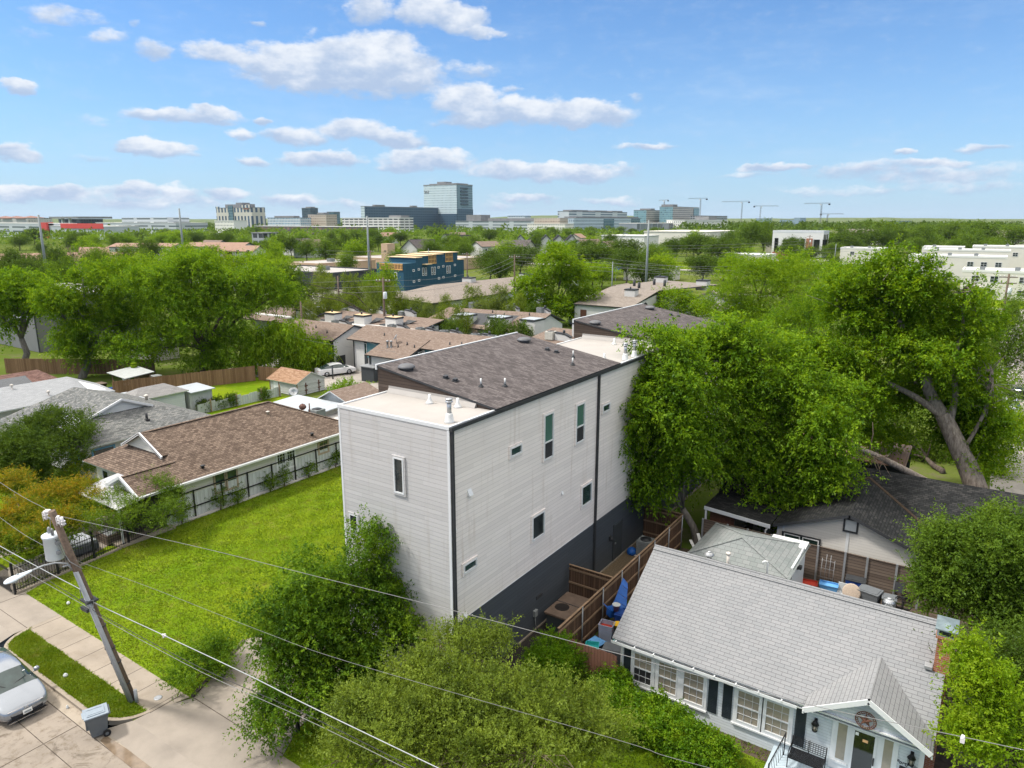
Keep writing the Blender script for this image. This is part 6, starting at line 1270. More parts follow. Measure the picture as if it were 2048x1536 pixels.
        for yy in (-.05, .05): m.bar((2.45, yy, .56), (2.435, yy * 1.2, .64), .014, .014)
        m.bar((2.455, -.05, .60), (2.455, .05, .60), .014, .014); part(m, 'badge', 'chrome', t)
        for s in (1, -1): m = MB(); m.tube([(1.26, s * .12 - .1, 1.03), (1.12, s * .45 + .1, 1.11)], .010, 5); part(m, 'wiper', 'black_iron', t)
        m = MB(); m.box(.92, .96, .50, .58, 1.245, 1.25); part(m, 'windscreen_sticker', 'sticker', t)
    for ch in t.children:
        pass
    t.location = loc; t.rotation_euler = (0, 0, rz); return t
plain('paint_silver', (.27, .29, .32), .22, .04, 2.0, metal=.55, coat=.6, spec=.5); plain('paint_white', (.74, .74, .74), .3, .03, coat=.5); plain('paint_red', (.22, .012, .015), .3, .05, coat=.5); plain('paint_black', (.02, .021, .023), .25, .1, coat=.5); plain('paint_blue', (.01, .10, .42), .3, .05, coat=.5); plain('paint_pale', (.45, .46, .48), .3, .05, metal=.3, coat=.5)
glassmat('car_glass', (.035, .055, .052), .05, .5); plain('headlight', (.55, .57, .58), .1, .2, 10.0, spec=.8); plain('chrome', (.7, .7, .72), .12, .05, metal=1.0)
car('parked_car', 'silver sedan parked at the kerb at the left edge, front towards the pole', 'paint_silver', (-30.95, 9.22, -.13), rad(-2), near=True)
car('parked_car', 'white sedan parked by the apartments beyond the peeling shed', 'paint_white', (-65.9, 58.6, 0), rad(68))
car('parked_car', 'dark red car half hidden by the drooping tree near the white sedan', 'paint_red', (-69.4, 61.2, 0), rad(65), kind='suv')
car('parked_car', 'silver car on the cross street behind the leaning tree at right', 'paint_pale', (2.6, 84, 0), rad(90))
car('parked_car', 'black car beyond the silver car on the cross street at right', 'paint_black', (5.0, 91, 0), rad(160), kind='suv')
car('parked_car', 'bright blue car in the far car park near the white modern block', 'paint_blue', (-77.5, 349, 0), rad(20))
car('parked_car', 'red car left of the blue car in the far car park', 'paint_red', (-86, 358, 0), rad(10), kind='suv')
car('parked_car', 'white pickup shaped car at the left of the far car park', 'paint_white', (-94, 368, 0), rad(10), kind='suv')
for k_, (x, y, p, l) in enumerate(((-150, 168, 'paint_white', 'white car by the flat white roof beyond the tree grove'), (-143, 172, 'paint_black', 'black car by the flat white roof beyond the tree grove'), (-118, 205, 'paint_white', 'white car beside the street behind the blue building'), (-112, 196, 'paint_silver', 'silver car beside the street behind the blue building'))): car('parked_car', l, p, (x, y, 0), rad(30 + 40 * k_))
# dark letterbox cabinet by the driveway
t = thing('mailbox', 'black mailbox on a post beside the driveway under the dark tree', 'mailbox', (-19.35, 14.4, 0)); m = MB(); m.box(-19.4, -19.28, 14.34, 14.46, 0, 1.0); part(m, 'post', 'black_iron', t); m = MB(); m.box(-19.62, -19.08, 14.18, 14.62, 1.0, 1.38); part(m, 'box', 'charcoal_paint', t, bevel=.04)
# litter
for nm, lb, x, y, w, mt in (('litter', 'crumpled pale rag on the verge near the silver car', -30.0, 11.15, .09, 'pale_plastic'), ('litter', 'scrap of white paper on the empty lot near the iron fence', -36.0, 14.0, .08, 'trim_white'), ('litter', 'scrap of pale foam in the gutter near the silver car', -28.0, 10.3, .05, 'pale_plastic')):
    m = MB(); m.lathe([(w, -.02), (w * 1.1, .05), (w * .5, .12), (w * .1, .14)], (x, y, 0 if y > 10.5 else -.12), 6, smooth=False); tag(m.build(nm, mt), lb, 'litter')
t = thing('cable_box', 'low dark cover plate on the pavement near the pole', 'cover', (-25.4, 12.5, 0)); m = MB(); m.lathe([(.16, 0), (.16, .012), (.12, .016)], (-25.5, 12.55, -.012), 14); part(m, 'plate', 'galvanised', t)
# ------------------------------------------------------------------ apartments behind, and the middle distance
def chimney_box(t, x, y, z0, z1, w=2.0, d=1.5, top='tan_board'):
    m = MB(); m.box(x - w / 2, x + w / 2, y - d / 2, y + d / 2, z0, z1 - .22); c = part(m, 'chimney', 'stucco_white', t)
    m = MB(); m.box(x - w / 2 - .06, x + w / 2 + .06, y - d / 2 - .06, y + d / 2 + .06, z1 - .22, z1 - .02); part(m, 'chimney_trim', 'trim_dark', c)
    m = MB(); m.box(x - w / 2 + .05, x + w / 2 - .05, y - d / 2 + .05, y + d / 2 - .05, z1 - .02, z1 + .02); part(m, 'chimney_top', top, c)
    m = MB(); m.tube([(x - w * .1, y, z1), (x - w * .1, y, z1 + .38)], .13, 8); part(m, 'flue', 'trim_dark', c)
def parapet(t, x, y, z0, z1, w=1.9):
    m = MB(); P = [(x - w / 2, z0), (x + w / 2, z0), (x + w / 2, z1 - .45), (x + w * .15, z1 - .1), (x - w / 2, z1)]
    m.slab([(a, y, b) for a, b in P], .5); c = part(m, 'parapet', 'stucco_white', t)
    m = MB(); m.bar((x - w / 2, y + .25, z1 + .02), (x + w * .15, y + .25, z1 - .08), .6, .14); m.bar((x + w * .15, y + .25, z1 - .08), (x + w / 2 + .03, y + .25, z1 - .43), .6, .14); part(m, 'parapet_trim', 'trim_dark', c)
    m = MB(); m.tube([(x, y + .4, z1 - .1), (x, y + .4, z1 + .35)], .16, 8); part(m, 'flue', 'trim_dark', c)
def ac_on_roof(t, x, y, z, mat='ac_grey', w=.85, h=.9):
    m = MB(); m.box(x - w / 2, x + w / 2, y - w / 2, y + w / 2, z, z + h)
    for i in range(5): m.box(x - w / 2 - .015, x + w / 2 + .015, y - w / 2 - .015, y + w / 2 + .015, z + .1 + i * .17, z + .14 + i * .17)
    c = part(m, 'air_conditioner', mat, t); m = MB(); m.lathe([(w * .42, 0), (w * .42, .03), (.08, .05)], (x, y, z + h), 12); part(m, 'fan_grille', 'trim_dark', c)
def vents(t, L):
    for x, y, z in L: m = MB(); m.lathe([(.12, -.1), (.08, .05), (.06, .3)], (x, y, z), 8); part(m, 'roof_vent', 'trim_dark', t)
# long row: teal and white front, brown shingle slope to the camera
t = thing('apartment_row', 'apartment row with white and teal walls and a brown roof behind the tall white house', 'apartment building', (-56, 64, 0))
m = MB(); m.box(-65.6, -46.5, 61.6, 67.6, 0, 4.05); m.poly([(-46.5, 61.6, 4.05), (-46.5, 67.6, 4.05), (-46.5, 65.2, 5.4)]); part(m, 'wall', 'stucco_white', t)
m = MB(); slopes(m, [[(-66.4, 61.1, 4.05), (-46.2, 61.1, 4.05), (-46.2, 65.2, 5.52), (-66.4, 64.6, 5.40)], [(-46.2, 68, 4.2), (-66.4, 68, 4.2), (-66.4, 64.6, 5.40), (-46.2, 65.2, 5.52)]], .16); part(m, 'roof', ['tan_shingle', 'trim_dark'], t)
m = MB(); slopes(m, [[(-60.4, 58.3, 3.10), (-54.2, 58.3, 3.10), (-54.2, 62.9, 4.78), (-60.4, 62.9, 4.78)]], .16); part(m, 'wing_roof', ['tan_shingle', 'trim_dark'], t)
m = MB(); m.box(-60.0, -54.5, 58.9, 61.6, 0, 2.95); m.poly([(-54.5, 58.9, 2.95), (-54.5, 61.6, 2.95), (-54.5, 61.6, 3.95)]); part(m, 'wing_wall', 'stucco_white', t)
m = MB(); m.box(-60.25, -60.0, 58.8, 61.6, 0, 3.0); m.box(-54.5, -54.42, 59.5, 61.6, .2, 3.0); m.poly([(-54.41, 59.0, 2.95), (-54.41, 61.6, 2.95), (-54.41, 61.6, 4.0)]); part(m, 'side_panel', 'charcoal_paint', t)
for a, b in ((-63.3, -60.4), (-53.9, -50.6), (-49.6, -47.8)): m = MB(); m.box(a, b, 61.52, 61.6, 1.9, 4.0); part(m, 'teal_panel', 'teal_paint', t); 
for a, b in ((-63.8, -63.3), (-50.6, -49.6)): m = MB(); m.box(a, b, 61.5, 61.6, .4, 4.0); part(m, 'dark_panel', 'charcoal_paint', t)
window(t, (-63.75, 61.5, 2.3), RX, .45, 1.4, FY, 'trim_white', 'green_glass', .05, .05); window(t, (-54.41, 60.9, 2.3), BY, .8, 1.3, RX, 'trim_white', 'green_glass', .07, .06, mid=.5)
m = MB(); m.box(-65.62, -65.54, 61.45, 61.55, 0, 4.1); part(m, 'downpipe', 'trim_dark', t)
for x, y in ((-58.6, 60.3), (-58.1, 60.4)): m = MB(); m.lathe([(.16, 0), (.12, .1), (.12, .75), (.17, .76), (.17, .88), (.05, .95)], (x, y, 3.75), 10); part(m, 'flue_pipe', 'galvanised', t)
m = MB(); m.lathe([(.05, 0), (.3, .08), (.4, .16)], (-58.2, 61.4, 4.9), 12, axis=(-.6, -.6, .5)); m.tube([(-58.2, 61.4, 4.2), (-58.2, 61.4, 4.9)], .03, 6); part(m, 'satellite_dish', 'steel', t)
vents(t, [(-61.5, 62.8, 4.7), (-56.4, 61.3, 4.25), (-55.0, 61.0, 4.1), (-51, 62.6, 4.6), (-49.5, 62.9, 4.7), (-57.2, 60.6, 4.0)])
for x in (-64.8, -59.9, -56.0, -51.1, -48.6): ac_on_roof(t, x, 67.6, 4.3); parapet(t, x + 1.9, 67.5, 4.0, 5.25, 1.8)
m = MB(); m.slab([(-48.6, 66, 4.7), (-45.5, 66, 4.7), (-45.5, 69, 4.95), (-48.6, 69, 4.95)], .08); part(m, 'metal_roof', 'white_metal_roof', t)
# left unit with the white gable and garage opening
t = thing('apartment_unit', 'apartment unit with a white side wall and dark garage opening beside the white sedan', 'apartment building', (-71, 63, 0))
m = MB(); m.poly([(-67.7, 60.1, 0), (-67.7, 66, 0), (-67.7, 66, 4.6), (-67.7, 63.6, 5.25), (-67.7, 60.1, 3.85)]); part(m, 'side_wall', 'stucco_white', t)
m = MB(); m.poly([(-78, 60.1, 0), (-67.7, 60.1, 0), (-67.7, 60.1, 3.85), (-78, 60.1, 3.85)]); part(m, 'front_wall', 'charcoal_paint', t)
m = MB(); slopes(m, [[(-78.5, 59.7, 3.85), (-67.5, 59.7, 3.85), (-67.5, 63.6, 5.38), (-78.5, 63.6, 5.38)], [(-67.5, 67, 4.3), (-78.5, 67, 4.3), (-78.5, 63.6, 5.38), (-67.5, 63.6, 5.38)]], .16); part(m, 'roof', ['tan_shingle', 'trim_dark'], t)
m = MB(); m.box(-67.69, -67.64, 60.4, 61.9, 0, 1.75); part(m, 'garage_opening', 'trim_dark', t)
window(t, (-69.3, 60.1, 2.75), RX, .85, .85, FY, 'beige_trim', 'green_glass', .07, .05); vents(t, [(-70, 61.2, 4.5), (-73, 62, 4.8)])
m = MB(); m.box(-69.8, -67.8, 59.3, 60.1, 2.1, 2.2); part(m, 'awning', 'teal_paint', t)
# back row with the tall white chimneys
t = thing('apartment_row', 'brown roofed apartment row with four tall white chimneys and tan caps', 'apartment building', (-75, 73, 0))
m = MB(); m.box(-96, -63.5, 69.5, 75.5, 0, 4.2); part(m, 'wall', 'stucco_white', t)
m = MB(); slopes(m, [[(-97, 67.2, 3.7), (-63, 68.2, 3.7), (-63, 76.2, 5.0), (-97, 75.0, 5.0)], [(-63, 79, 4.0), (-97, 79, 4.0), (-97, 75.0, 5.0), (-63, 76.2, 5.0)]], .16); part(m, 'roof', ['tan_shingle', 'trim_dark'], t)
for x, y in ((-85.2, 70.4), (-79.0, 70.4), (-73.6, 71.0), (-68.3, 71.8)):
    chimney_box(t, x, y, 2.8, 5.5)
    m = MB(); m.slab([(x + 1.0, y + .2, 4.2), (x + 2.7, y + 1.6, 4.95), (x + 1.0, y + 1.6, 4.95)], .1); part(m, 'cricket', 'trim_dark', t)
    m = MB(); m.box(x - 2.2, x - 1.05, y - .7, y + .5, 3.7, 4.35); part(m, 'roof_well', 'trim_dark', t)
for x, y in ((-81.6, 67.9), (-75.6, 68.8)): ac_on_roof(t, x - 1.2, y, 3.8); parapet(t, x + .6, y - .1, 3.2, 4.75, 2.0)
for x, y in ((-95, 77), (-89.3, 77.2), (-84.3, 78.2), (-79.4, 79.2), (-74.3, 80.4)): parapet(t, x + 1.0, y, 3.6, 5.15, 2.0); ac_on_roof(t, x - .5, y - .1, 4.1, 'ac_grey', .8, .7)
# right hand back row
t = thing('apartment_row', 'apartment row with a brown roof and white boxy dormers left of the bright maple', 'apartment building', (-60, 83, 0))
m = MB(); m.box(-70, -52.3, 81, 90.5, 0, 3.6); m.poly([(-52.3, 81, 3.6), (-52.3, 90.5, 3.6), (-52.3, 86.8, 5.3)]); part(m, 'wall', 'stucco_white', t)
m = MB(); slopes(m, [[(-71.0, 80, 3.5), (-52, 80, 3.5), (-52, 86.8, 5.5), (-69.0, 84.6, 5.5)], [(-52, 91, 4.0), (-70, 91, 4.0), (-69.0, 84.6, 5.5), (-52, 86.8, 5.5)], [(-70, 91, 4), (-71, 80, 3.5), (-69, 84.6, 5.5)]], .16); part(m, 'roof', ['tan_shingle', 'trim_dark'], t)
for x, y in ((-63.2, 80.8), (-57.5, 81.6), (-52.6, 82.4)):
    m = MB(); m.box(x - 1.2, x + 1.2, y - 1.0, y + 1.6, 2.2, 5.0); c = part(m, 'dormer', 'stucco_white', t); m = MB(); m.box(x - 1.28, x + 1.28, y - 1.08, y + 1.68, 5.0, 5.2); part(m, 'dormer_trim', 'trim_dark', c); m = MB(); m.box(x - 1.1, x + 1.1, y - .9, y + 1.5, 5.2, 5.24); part(m, 'dormer_top', 'white_metal_roof', c)
for x in (-67, -60, -54.5): parapet(t, x, 88.8, 4, 5.9, 1.9); ac_on_roof(t, x - .4, 88.5, 5.1)
vents(t, [(-66.5, 83, 4.9), (-61, 85, 5.3), (-58.5, 84.4, 5.1), (-54.8, 85.4, 5.3)])
t = thing('apartment_unit', 'low brown roofed unit with a beige roof cooler between the two sloping grey roofs', 'apartment building', (-45, 77, 0))
m = MB(); m.box(-48, -38, 73, 82, 0, 3.3); part(m, 'wall', 'stucco_white', t); m = MB(); slopes(m, [[(-49, 72, 3.2), (-37.5, 72, 3.2), (-37.5, 79, 4.9), (-47, 79, 4.9)], [(-49, 84, 3.2), (-49, 72, 3.2), (-47, 79, 4.9)]], .16); part(m, 'roof', ['tan_shingle', 'trim_dark'], t)
ac_on_roof(t, -45.2, 75.4, 4.0, 'ac_beige', 1.1, 1.0); parapet(t, -43.4, 75.2, 3.6, 4.9, 2.2); chimney_box(t, -41.8, 77.5, 4.0, 6.2, 2.2, 1.6); ac_on_roof(t, -42.5, 79.5, 5.4)
t = thing('dumpster_shed', 'dark grey boxy enclosure at the edge of the apartment parking lot', 'enclosure', (-59.8, 58.6, 0)); m = MB(); m.box(-60.6, -58.6, 57.8, 59.6, 0, 1.75); part(m, 'wall', 'charcoal_paint', t); m = MB(); m.box(-60.75, -58.45, 57.65, 59.75, 1.75, 1.85); part(m, 'lid', 'galvanised', t)
t = thing('traffic_bollard', 'dark post standing by the white sedan', 'post', (-64.2, 56.6, 0)); m = MB(); m.tube([(-64.2, 56.6, 0), (-64.2, 56.6, 1.5)], .09, 8); part(m, 'post', 'charcoal_paint', t); m = MB(); m.lathe([(.09, 0), (.12, .05), (.02, .16)], (-64.2, 56.6, 1.5), 8); part(m, 'cap', 'charcoal_paint', t)
# sand roofed complex with arched porches on the right
t = thing('apartment_block', 'sand roofed white apartments with arched porches and a blue door', 'apartment building', (-55, 125, 0))
m = MB(); m.box(-64, -50.5, 113, 140, 0, 4.6); m.poly([(-50.4, 109.8, 0), (-50.4, 121, 0), (-50.4, 121, 5.4), (-50.4, 109.8, 4.2)]); part(m, 'wall', 'stucco_white', t)
m = MB(); slopes(m, [[(-61, 109.4, 4.2), (-50.2, 109.4, 4.2), (-50.2, 121.5, 6.1), (-61, 124, 6.1)], [(-61, 124, 6.1), (-50.2, 121.5, 6.1), (-46, 142, 5.9), (-60, 146, 5.9)], [(-62, 146, 3.8), (-61, 109.4, 4.2), (-61, 124, 6.1), (-60, 146, 5.9)]], .2); part(m, 'roof', ['sand_shingle', 'trim_dark'], t)
m = MB(); m.box(-50.4, -50.3, 115.2, 117.0, 2.1, 3.6); m.lathe([(.9, 0), (.9, .08)], (-50.38, 116.1, 3.55), 18, axis=(1, 0, 0)); part(m, 'arch_opening', 'trim_dark', t); m = MB(); m.box(-50.29, -50.25, 115.5, 116.6, 2.0, 3.9); part(m, 'blue_door', 'blue_plastic', t)
m = MB(); slopes(m, [[(-50.4, 112, 2.2), (-47.0, 112, 1.7), (-47.0, 116.5, 1.9), (-50.4, 116.5, 2.5)]], .15); part(m, 'porch_roof', ['sand_shingle', 'trim_dark'], t)
window(t, (-50.4, 118, 1.9), BY, 1.3, 1.6, RX, 'trim_dark', 'window_glass', .1, .08); window(t, (-60, 113, 1.0), RX, 1.2, 2.2, FY, 'trim_dark', 'dark_glass', .1, .08)
m = MB(); m.box(-59.8, -58.6, 109.75, 109.85, .2, 3.2); part(m, 'door', 'rust_metal', t); m = MB(); m.box(-61, -50.4, 109.8, 113, 0, 4.0); part(m, 'front_wall', 'stucco_white', t)
chimney_box(t, -53.5, 117, 4.8, 6.6, 2.0, 1.6, 'trim_dark'); chimney_box(t, -57.5, 140, 5.0, 7.2, 2.2, 2.0, 'trim_dark'); chimney_box(t, -48.0, 138.5, 5.0, 7.0, 2.2, 2.0, 'trim_dark')
for x, y in ((-58, 128), (-55.2, 124), (-56, 133), (-53, 131)): m = MB(); m.tube([(x, y, 5.6), (x, y, 7.2)], .28, 8); part(m, 'flue', 'trim_dark', t)
for k_, (x, y, lb) in enumerate(((-63.5, 131, 'white gabled unit with an arch left of the sand roofed block'), (-43.5, 130, 'white gabled unit with an arch right of the sand roofed block'))):
    t = thing('apartment_unit', lb, 'apartment building', (x, y, 0)); m = MB(); m.box(x - 4, x + 4, y, y + 6, 0, 3.8); m.poly([(x + 4, y, 3.8), (x + 4, y + 6, 3.8), (x + 4, y + 3, 5.3)]); m.poly([(x - 4, y, 3.8), (x + 4, y, 3.8), (x, y, 5.6)]); part(m, 'wall', 'stucco_white', t)
    m = MB(); m.bar((x - 4.3, y - .1, 3.75), (x, y - .1, 5.7), .3, .25); m.bar((x, y - .1, 5.7), (x + 4.3, y - .1, 3.75), .3, .25); slopes(m, [[(x - 4.3, y - .1, 3.8), (x, y - .1, 5.75), (x, y + 6, 5.75), (x - 4.3, y + 6, 3.8)], [(x, y - .1, 5.75), (x + 4.3, y - .1, 3.8), (x + 4.3, y + 6, 3.8), (x, y + 6, 5.75)]], .15); part(m, 'roof', ['sand_shingle', 'trim_dark'], t)
    m = MB(); m.lathe([(1.2, 0), (1.2, .05)], (x, y - .02, 3.3), 18, axis=(0, -1, 0)); m.box(x - 1.2, x + 1.2, y - .07, y - .02, 1.8, 3.3); part(m, 'arch_opening', 'ac_grey', t); m = MB(); slopes(m, [[(x - .5, y - 1.8, 2.4), (x + 4.0, y - 1.8, 2.4), (x + 4.0, y, 3.3), (x - .5, y, 3.3)]], .12); part(m, 'porch_roof', ['sand_shingle', 'trim_dark'], t)
t = thing('apartment_row', 'long sand roofed building running past the blue building', 'apartment building', (-95, 120, 0)); m = MB(); m.box(-101, -86, 106, 141, 0, 3.6); part(m, 'wall', 'stucco_white', t)
m = MB(); slopes(m, [[(-85.4, 100, 3.6), (-85.4, 142, 3.6), (-94, 141, 5.5), (-96, 113, 5.5)], [(-101.5, 104, 3.6), (-85.4, 100, 3.6), (-96, 113, 5.5)], [(-101.5, 142, 3.6), (-101.5, 104, 3.6), (-96, 113, 5.5), (-94, 141, 5.5)]], .18); part(m, 'roof', ['sand_shingle', 'trim_dark'], t)
for x, y in ((-95.3, 124), (-92, 141.5), (-89, 139), (-84.5, 133), (-79, 141)): chimney_box(t, x, y, 4.0, 6.4, 2.4, 1.8, 'trim_dark')
# unfinished blue building
plain('blue_wrap', (.016, .068, .108), .8, .12, .5); plain('blue_seam', (.03, .10, .14), .8, .2); plain('raw_timber', (.62, .36, .13), .8, .25, 2.0); plain('plywood', (.66, .50, .30), .8, .15, 1.0)
t = thing('unfinished_building', 'blue wrapped townhouse block under construction with raw timber on top', 'building site', (-136, 156, 0)); X_ = -131.1
m = MB(); m.box(-141, X_, 142.0, 168.2, 0, 7.2); part(m, 'wall', 'blue_wrap', t); m = MB(); m.box(-141, X_, 147.0, 165.2, 7.2, 8.5); part(m, 'upper_wall', 'blue_wrap', t)
for y0, y1, z in ((149.8, 153.0, 8.9), (154.5, 158.3, 9.1), (159.6, 165.2, 9.4)):
    m = MB(); m.box(-140.5, X_ + .01, y0, y1, 8.5, z); part(m, 'upper_wall', 'blue_wrap', t); m = MB(); m.box(-140.7, X_ + .3, y0 - .3, y1 + .3, z, z + .15); part(m, 'roof_deck', 'plywood', t)
m = MB(); m.box(-141.2, X_ + .2, 146.8, 149.5, 8.5, 8.7); m.box(-141, X_ + .2, 165.25, 168.3, 7.2, 7.4); part(m, 'roof_deck', 'plywood', t)
for y0, y1, z0, z1 in ((152.3, 155.4, 6.8, 9.0), (159.7, 162.9, 7.0, 9.4)):
    m = MB(); m.box(X_ - .1, X_ + .02, y0, y1, z0, z1); w_ = part(m, 'timber_opening', 'dead_leaves', t); m = MB()
    for y in np.linspace(y0, y1, 6): m.box(X_ + .02, X_ + .10, y - .06, y + .06, z0, z1)
    m.box(X_ + .02, X_ + .14, y0 - .15, y1 + .15, z0 - .15, z0 + .1); m.box(X_ + .02, X_ + .14, y0 - .15, y1 + .15, z1 - .1, z1 + .1); m.box(X_ + .02, X_ + .12, y0, y1, (z0 + z1) / 2 - .1, (z0 + z1) / 2 + .1); part(m, 'stud_frame', 'raw_timber', w_)
m = MB(); m.box(-139.5, -131.4, 141.85, 141.99, 5.6, 7.1); w_ = part(m, 'timber_opening', 'dead_leaves', t); m = MB()
for x in np.linspace(-139.4, -131.4, 16): m.box(x - .07, x + .07, 141.75, 141.85, 5.6, 7.1)
m.box(-139.6, -131.2, 141.73, 141.85, 7.0, 7.2); m.box(-139.6, -131.2, 141.73, 141.85, 5.5, 5.7); part(m, 'stud_frame', 'raw_timber', w_)
m = MB()
for y in np.arange(142.6, 168, 1.25): m.box(X_ + .005, X_ + .02, y - .04, y + .04, 0, 7.2)
for z in (1.2, 3.6, 6.6): m.box(X_ + .006, X_ + .022, 142.0, 168.2, z - .04, z + .04)
part(m, 'wrap_seam', 'blue_seam', t)
for y, z in ((146, 5.2), (148.1, 5.4), (156.5, 5.5), (158.6, 5.7), (163.9, 5.8), (146, 2.2), (148.1, 2.4), (156.6, 2.4), (158.6, 2.6), (163.9, 2.7)): window(t, (X_, y - .42, z - .3), BY, .85, .62, RX, 'trim_white', 'dark_glass', .16, .08)
for y in (149.9, 151.0, 153.7, 154.8, 160.4, 161.5): window(t, (X_, y - .38, 3.55), BY, .75, 2.2, RX, 'trim_white', 'dark_glass', .14, .08, mid=.28)
window(t, (-134.4, 142.0, 3.0), RX, 1.0, 1.9, FY, 'trim_white', 'dark_glass', .14, .08)
m = MB(); m.box(X_, X_ + 1.6, 149.6, 152.0, 6.6, 6.8); part(m, 'balcony_slab', 'plywood', t)
plain('stucco_tan', (.46, .33, .22), .85, .08)
t = thing('brick_tower', 'slim tan slab tower on the low building behind the blue building', 'tower', (-189.5, 197, 0)); m = MB(); m.box(-191.8, -188.6, 196, 200, 0, 10); part(m, 'shaft', 'stucco_tan', t); m = MB(); m.box(-190.4, -189.2, 195.95, 196, 7.2, 7.5); part(m, 'opening', 'trim_dark', t)
def flat_block(name, label, cat, x0, x1, y0, y1, h, wall, roof='membrane_roof', par=.5, wins=None, trim='trim_white', box=()):
    t = thing(name, label, cat, ((x0 + x1) / 2, (y0 + y1) / 2, 0)); m = MB(); m.box(x0, x1, y0, y1, 0, h - .05); part(m, 'wall', wall, t)
    m = MB(); m.box(x0 + .3, x1 - .3, y0 + .3, y1 - .3, h - .04, h + .02); part(m, 'flat_roof', roof, t)
    m = MB(); m.box(x0 - .06, x1 + .06, y0 - .06, y0 + .24, h - .25, h + par); m.box(x0 - .06, x1 + .06, y1 - .24, y1 + .06, h - .25, h + par); m.box(x0 - .06, x0 + .24, y0 + .24, y1 - .24, h - .25, h + par); m.box(x1 - .24, x1 + .06, y0 + .24, y1 - .24, h - .25, h + par); part(m, 'parapet', trim, t)
    for (face, a, z, w, hh) in wins or ():
        if face == 'F': window(t, (a, y0, z), RX, w, hh, FY, 'trim_white', 'window_glass', w * .06, .08, cols=2, rows=2, munt=.06)
        else: window(t, (x1, a, z), BY, w, hh, RX, 'trim_white', 'window_glass', w * .06, .08, cols=2, rows=2, munt=.06)
    for (x, y, w, hh) in box: ac_on_roof(t, x, y, h, 'ac_grey', w, hh)
    return t
flat_block('flat_shop', 'dark flat roofed shop with a white roof left of the blue building', 'shop', -184, -149.5, 133, 152, 4.3, 'charcoal_paint', 'membrane_roof', .35, trim='charcoal_paint', box=((-163, 143, 2.2, 1.2),))
flat_block('flat_shop', 'beige flat roofed shop with a bright roof behind the dark shop', 'shop', -205, -189, 163, 190, 4.2, 'stucco_tan', 'membrane_roof', .2, trim='stucco_tan', box=((-196, 175, 2, 1.1), (-199, 186, 2, 1.1)))
t = flat_block('flat_shop', 'long tan flat roofed hall around the slim tower', 'shop', -215, -170, 200, 232, 4.2, 'stucco_tan', 'membrane_roof', .2, trim='stucco_tan')
# walk-up blocks and houses among the trees at the left
def gable_house(name, label, cat, x, y, w, d, e, r, roof, wall, rz=0., wins=(), balc=()):
    t = thing(name, label, cat, (0, 0, 0)); m = MB(); m.box(-w / 2, w / 2, -d / 2, d / 2, 0, e)
    for s in (-1, 1): P = [(s * w / 2, -d / 2, e), (s * w / 2, d / 2, e), (s * w / 2, 0, r - .15)]; m.poly(P if s > 0 else P[::-1])
    part(m, 'wall', wall, t); m = MB(); o = .5; sl = (r - e) / (d / 2); slopes(m, [[(-w / 2 - o, -d / 2 - o, e - o * sl), (w / 2 + o, -d / 2 - o, e - o * sl), (w / 2 + o, 0, r), (-w / 2 - o, 0, r)], [(w / 2 + o, d / 2 + o, e - o * sl), (-w / 2 - o, d / 2 + o, e - o * sl), (-w / 2 - o, 0, r), (w / 2 + o, 0, r)]], .2); part(m, 'roof', [roof, 'trim_dark'], t)
    for (a, z, ww, hh) in wins: window(t, (a, -d / 2, z), RX, ww, hh, FY, 'trim_white', 'window_glass', .1, .08)
    for z in balc: m = MB(); m.box(-2.2, 1.2, -d / 2 - .9, -d / 2 - .02, z, z + .95); c = part(m, 'balcony', 'rail_wood', t); m = MB(); m.box(-2.0, 1.0, -d / 2 - .1, -d / 2 - .01, z + 1.0, z + 2.3); part(m, 'balcony_door', 'dark_glass', c)
    t.location = (x, y, 0); t.rotation_euler = (0, 0, rz); return t
W_ = [(a, z, 1.3, 1.5) for a in (-8, -4, 1, 6) for z in (1.2, 4.2)]
plain('salmon', (.42, .27, .19), .9, .1, 1.0)
shingle('salmon_shingle', [(.25, .16, .115), (.29, .19, .14), (.33, .22, .165)], .4, .25, .02, .7)
for x, y, lb, w, e, r, rz in ((-283, 158, 'three storey white walk-up with a salmon roof left of the green field trees', 26, 8.4, 9.6, .5), (-262, 176, 'three storey white walk-up with a salmon roof right of its twin', 24, 8.4, 9.8, .5), (-240, 168, 'white walk-up with dark balconies and a salmon roof behind the left big tree', 18, 7.4, 9.2, .5),
    (-272, 112, 'two storey cream walk-up with a salmon gabled roof at the far left', 22, 5.2, 7.6, .9), (-262, 130, 'two storey cream walk-up with a salmon gabled roof beside the bare tree', 22, 5.2, 7.6, .9), (-300, 150, 'cream house with a salmon roof deep in the left trees', 18, 5.2, 8.0, .9)):
    t = gable_house('walk_up_block', lb, 'apartment building', x, y, w, 11, e, r, 'salmon_shingle', 'stucco_white' if e > 6 else 'stucco_cream', rz, [(a * w / 22, z, 1.4, 1.6) for a in (-9, -5, 3, 8) for z in ((1.2, 3.8, 6.2) if e > 6 else (1.0, 3.2))], (2.6, 5.2) if e > 6 else (2.4,))
hs = [(-340, 225, 'tan_shingle'), (-318, 262, 'grey_shingle'), (-295, 250, 'tan_shingle'), (-262, 300, 'black_shingle'), (-232, 262, 'grey_shingle'), (-212, 290, 'tan_shingle'), (-200, 300, 'grey_shingle'), (-176, 330, 'tan_shingle'), (-150, 300, 'tan_shingle'), (-310, 395, 'black_shingle'), (-340, 420, 'black_shingle'), (-130, 420, 'tan_shingle'), (-110, 440, 'grey_shingle'), (-380, 480, 'tan_shingle'), (-420, 440, 'salmon_shingle'), (-260, 470, 'salmon_shingle'), (-225, 520, 'tan_shingle')]
rg = random.Random(12)
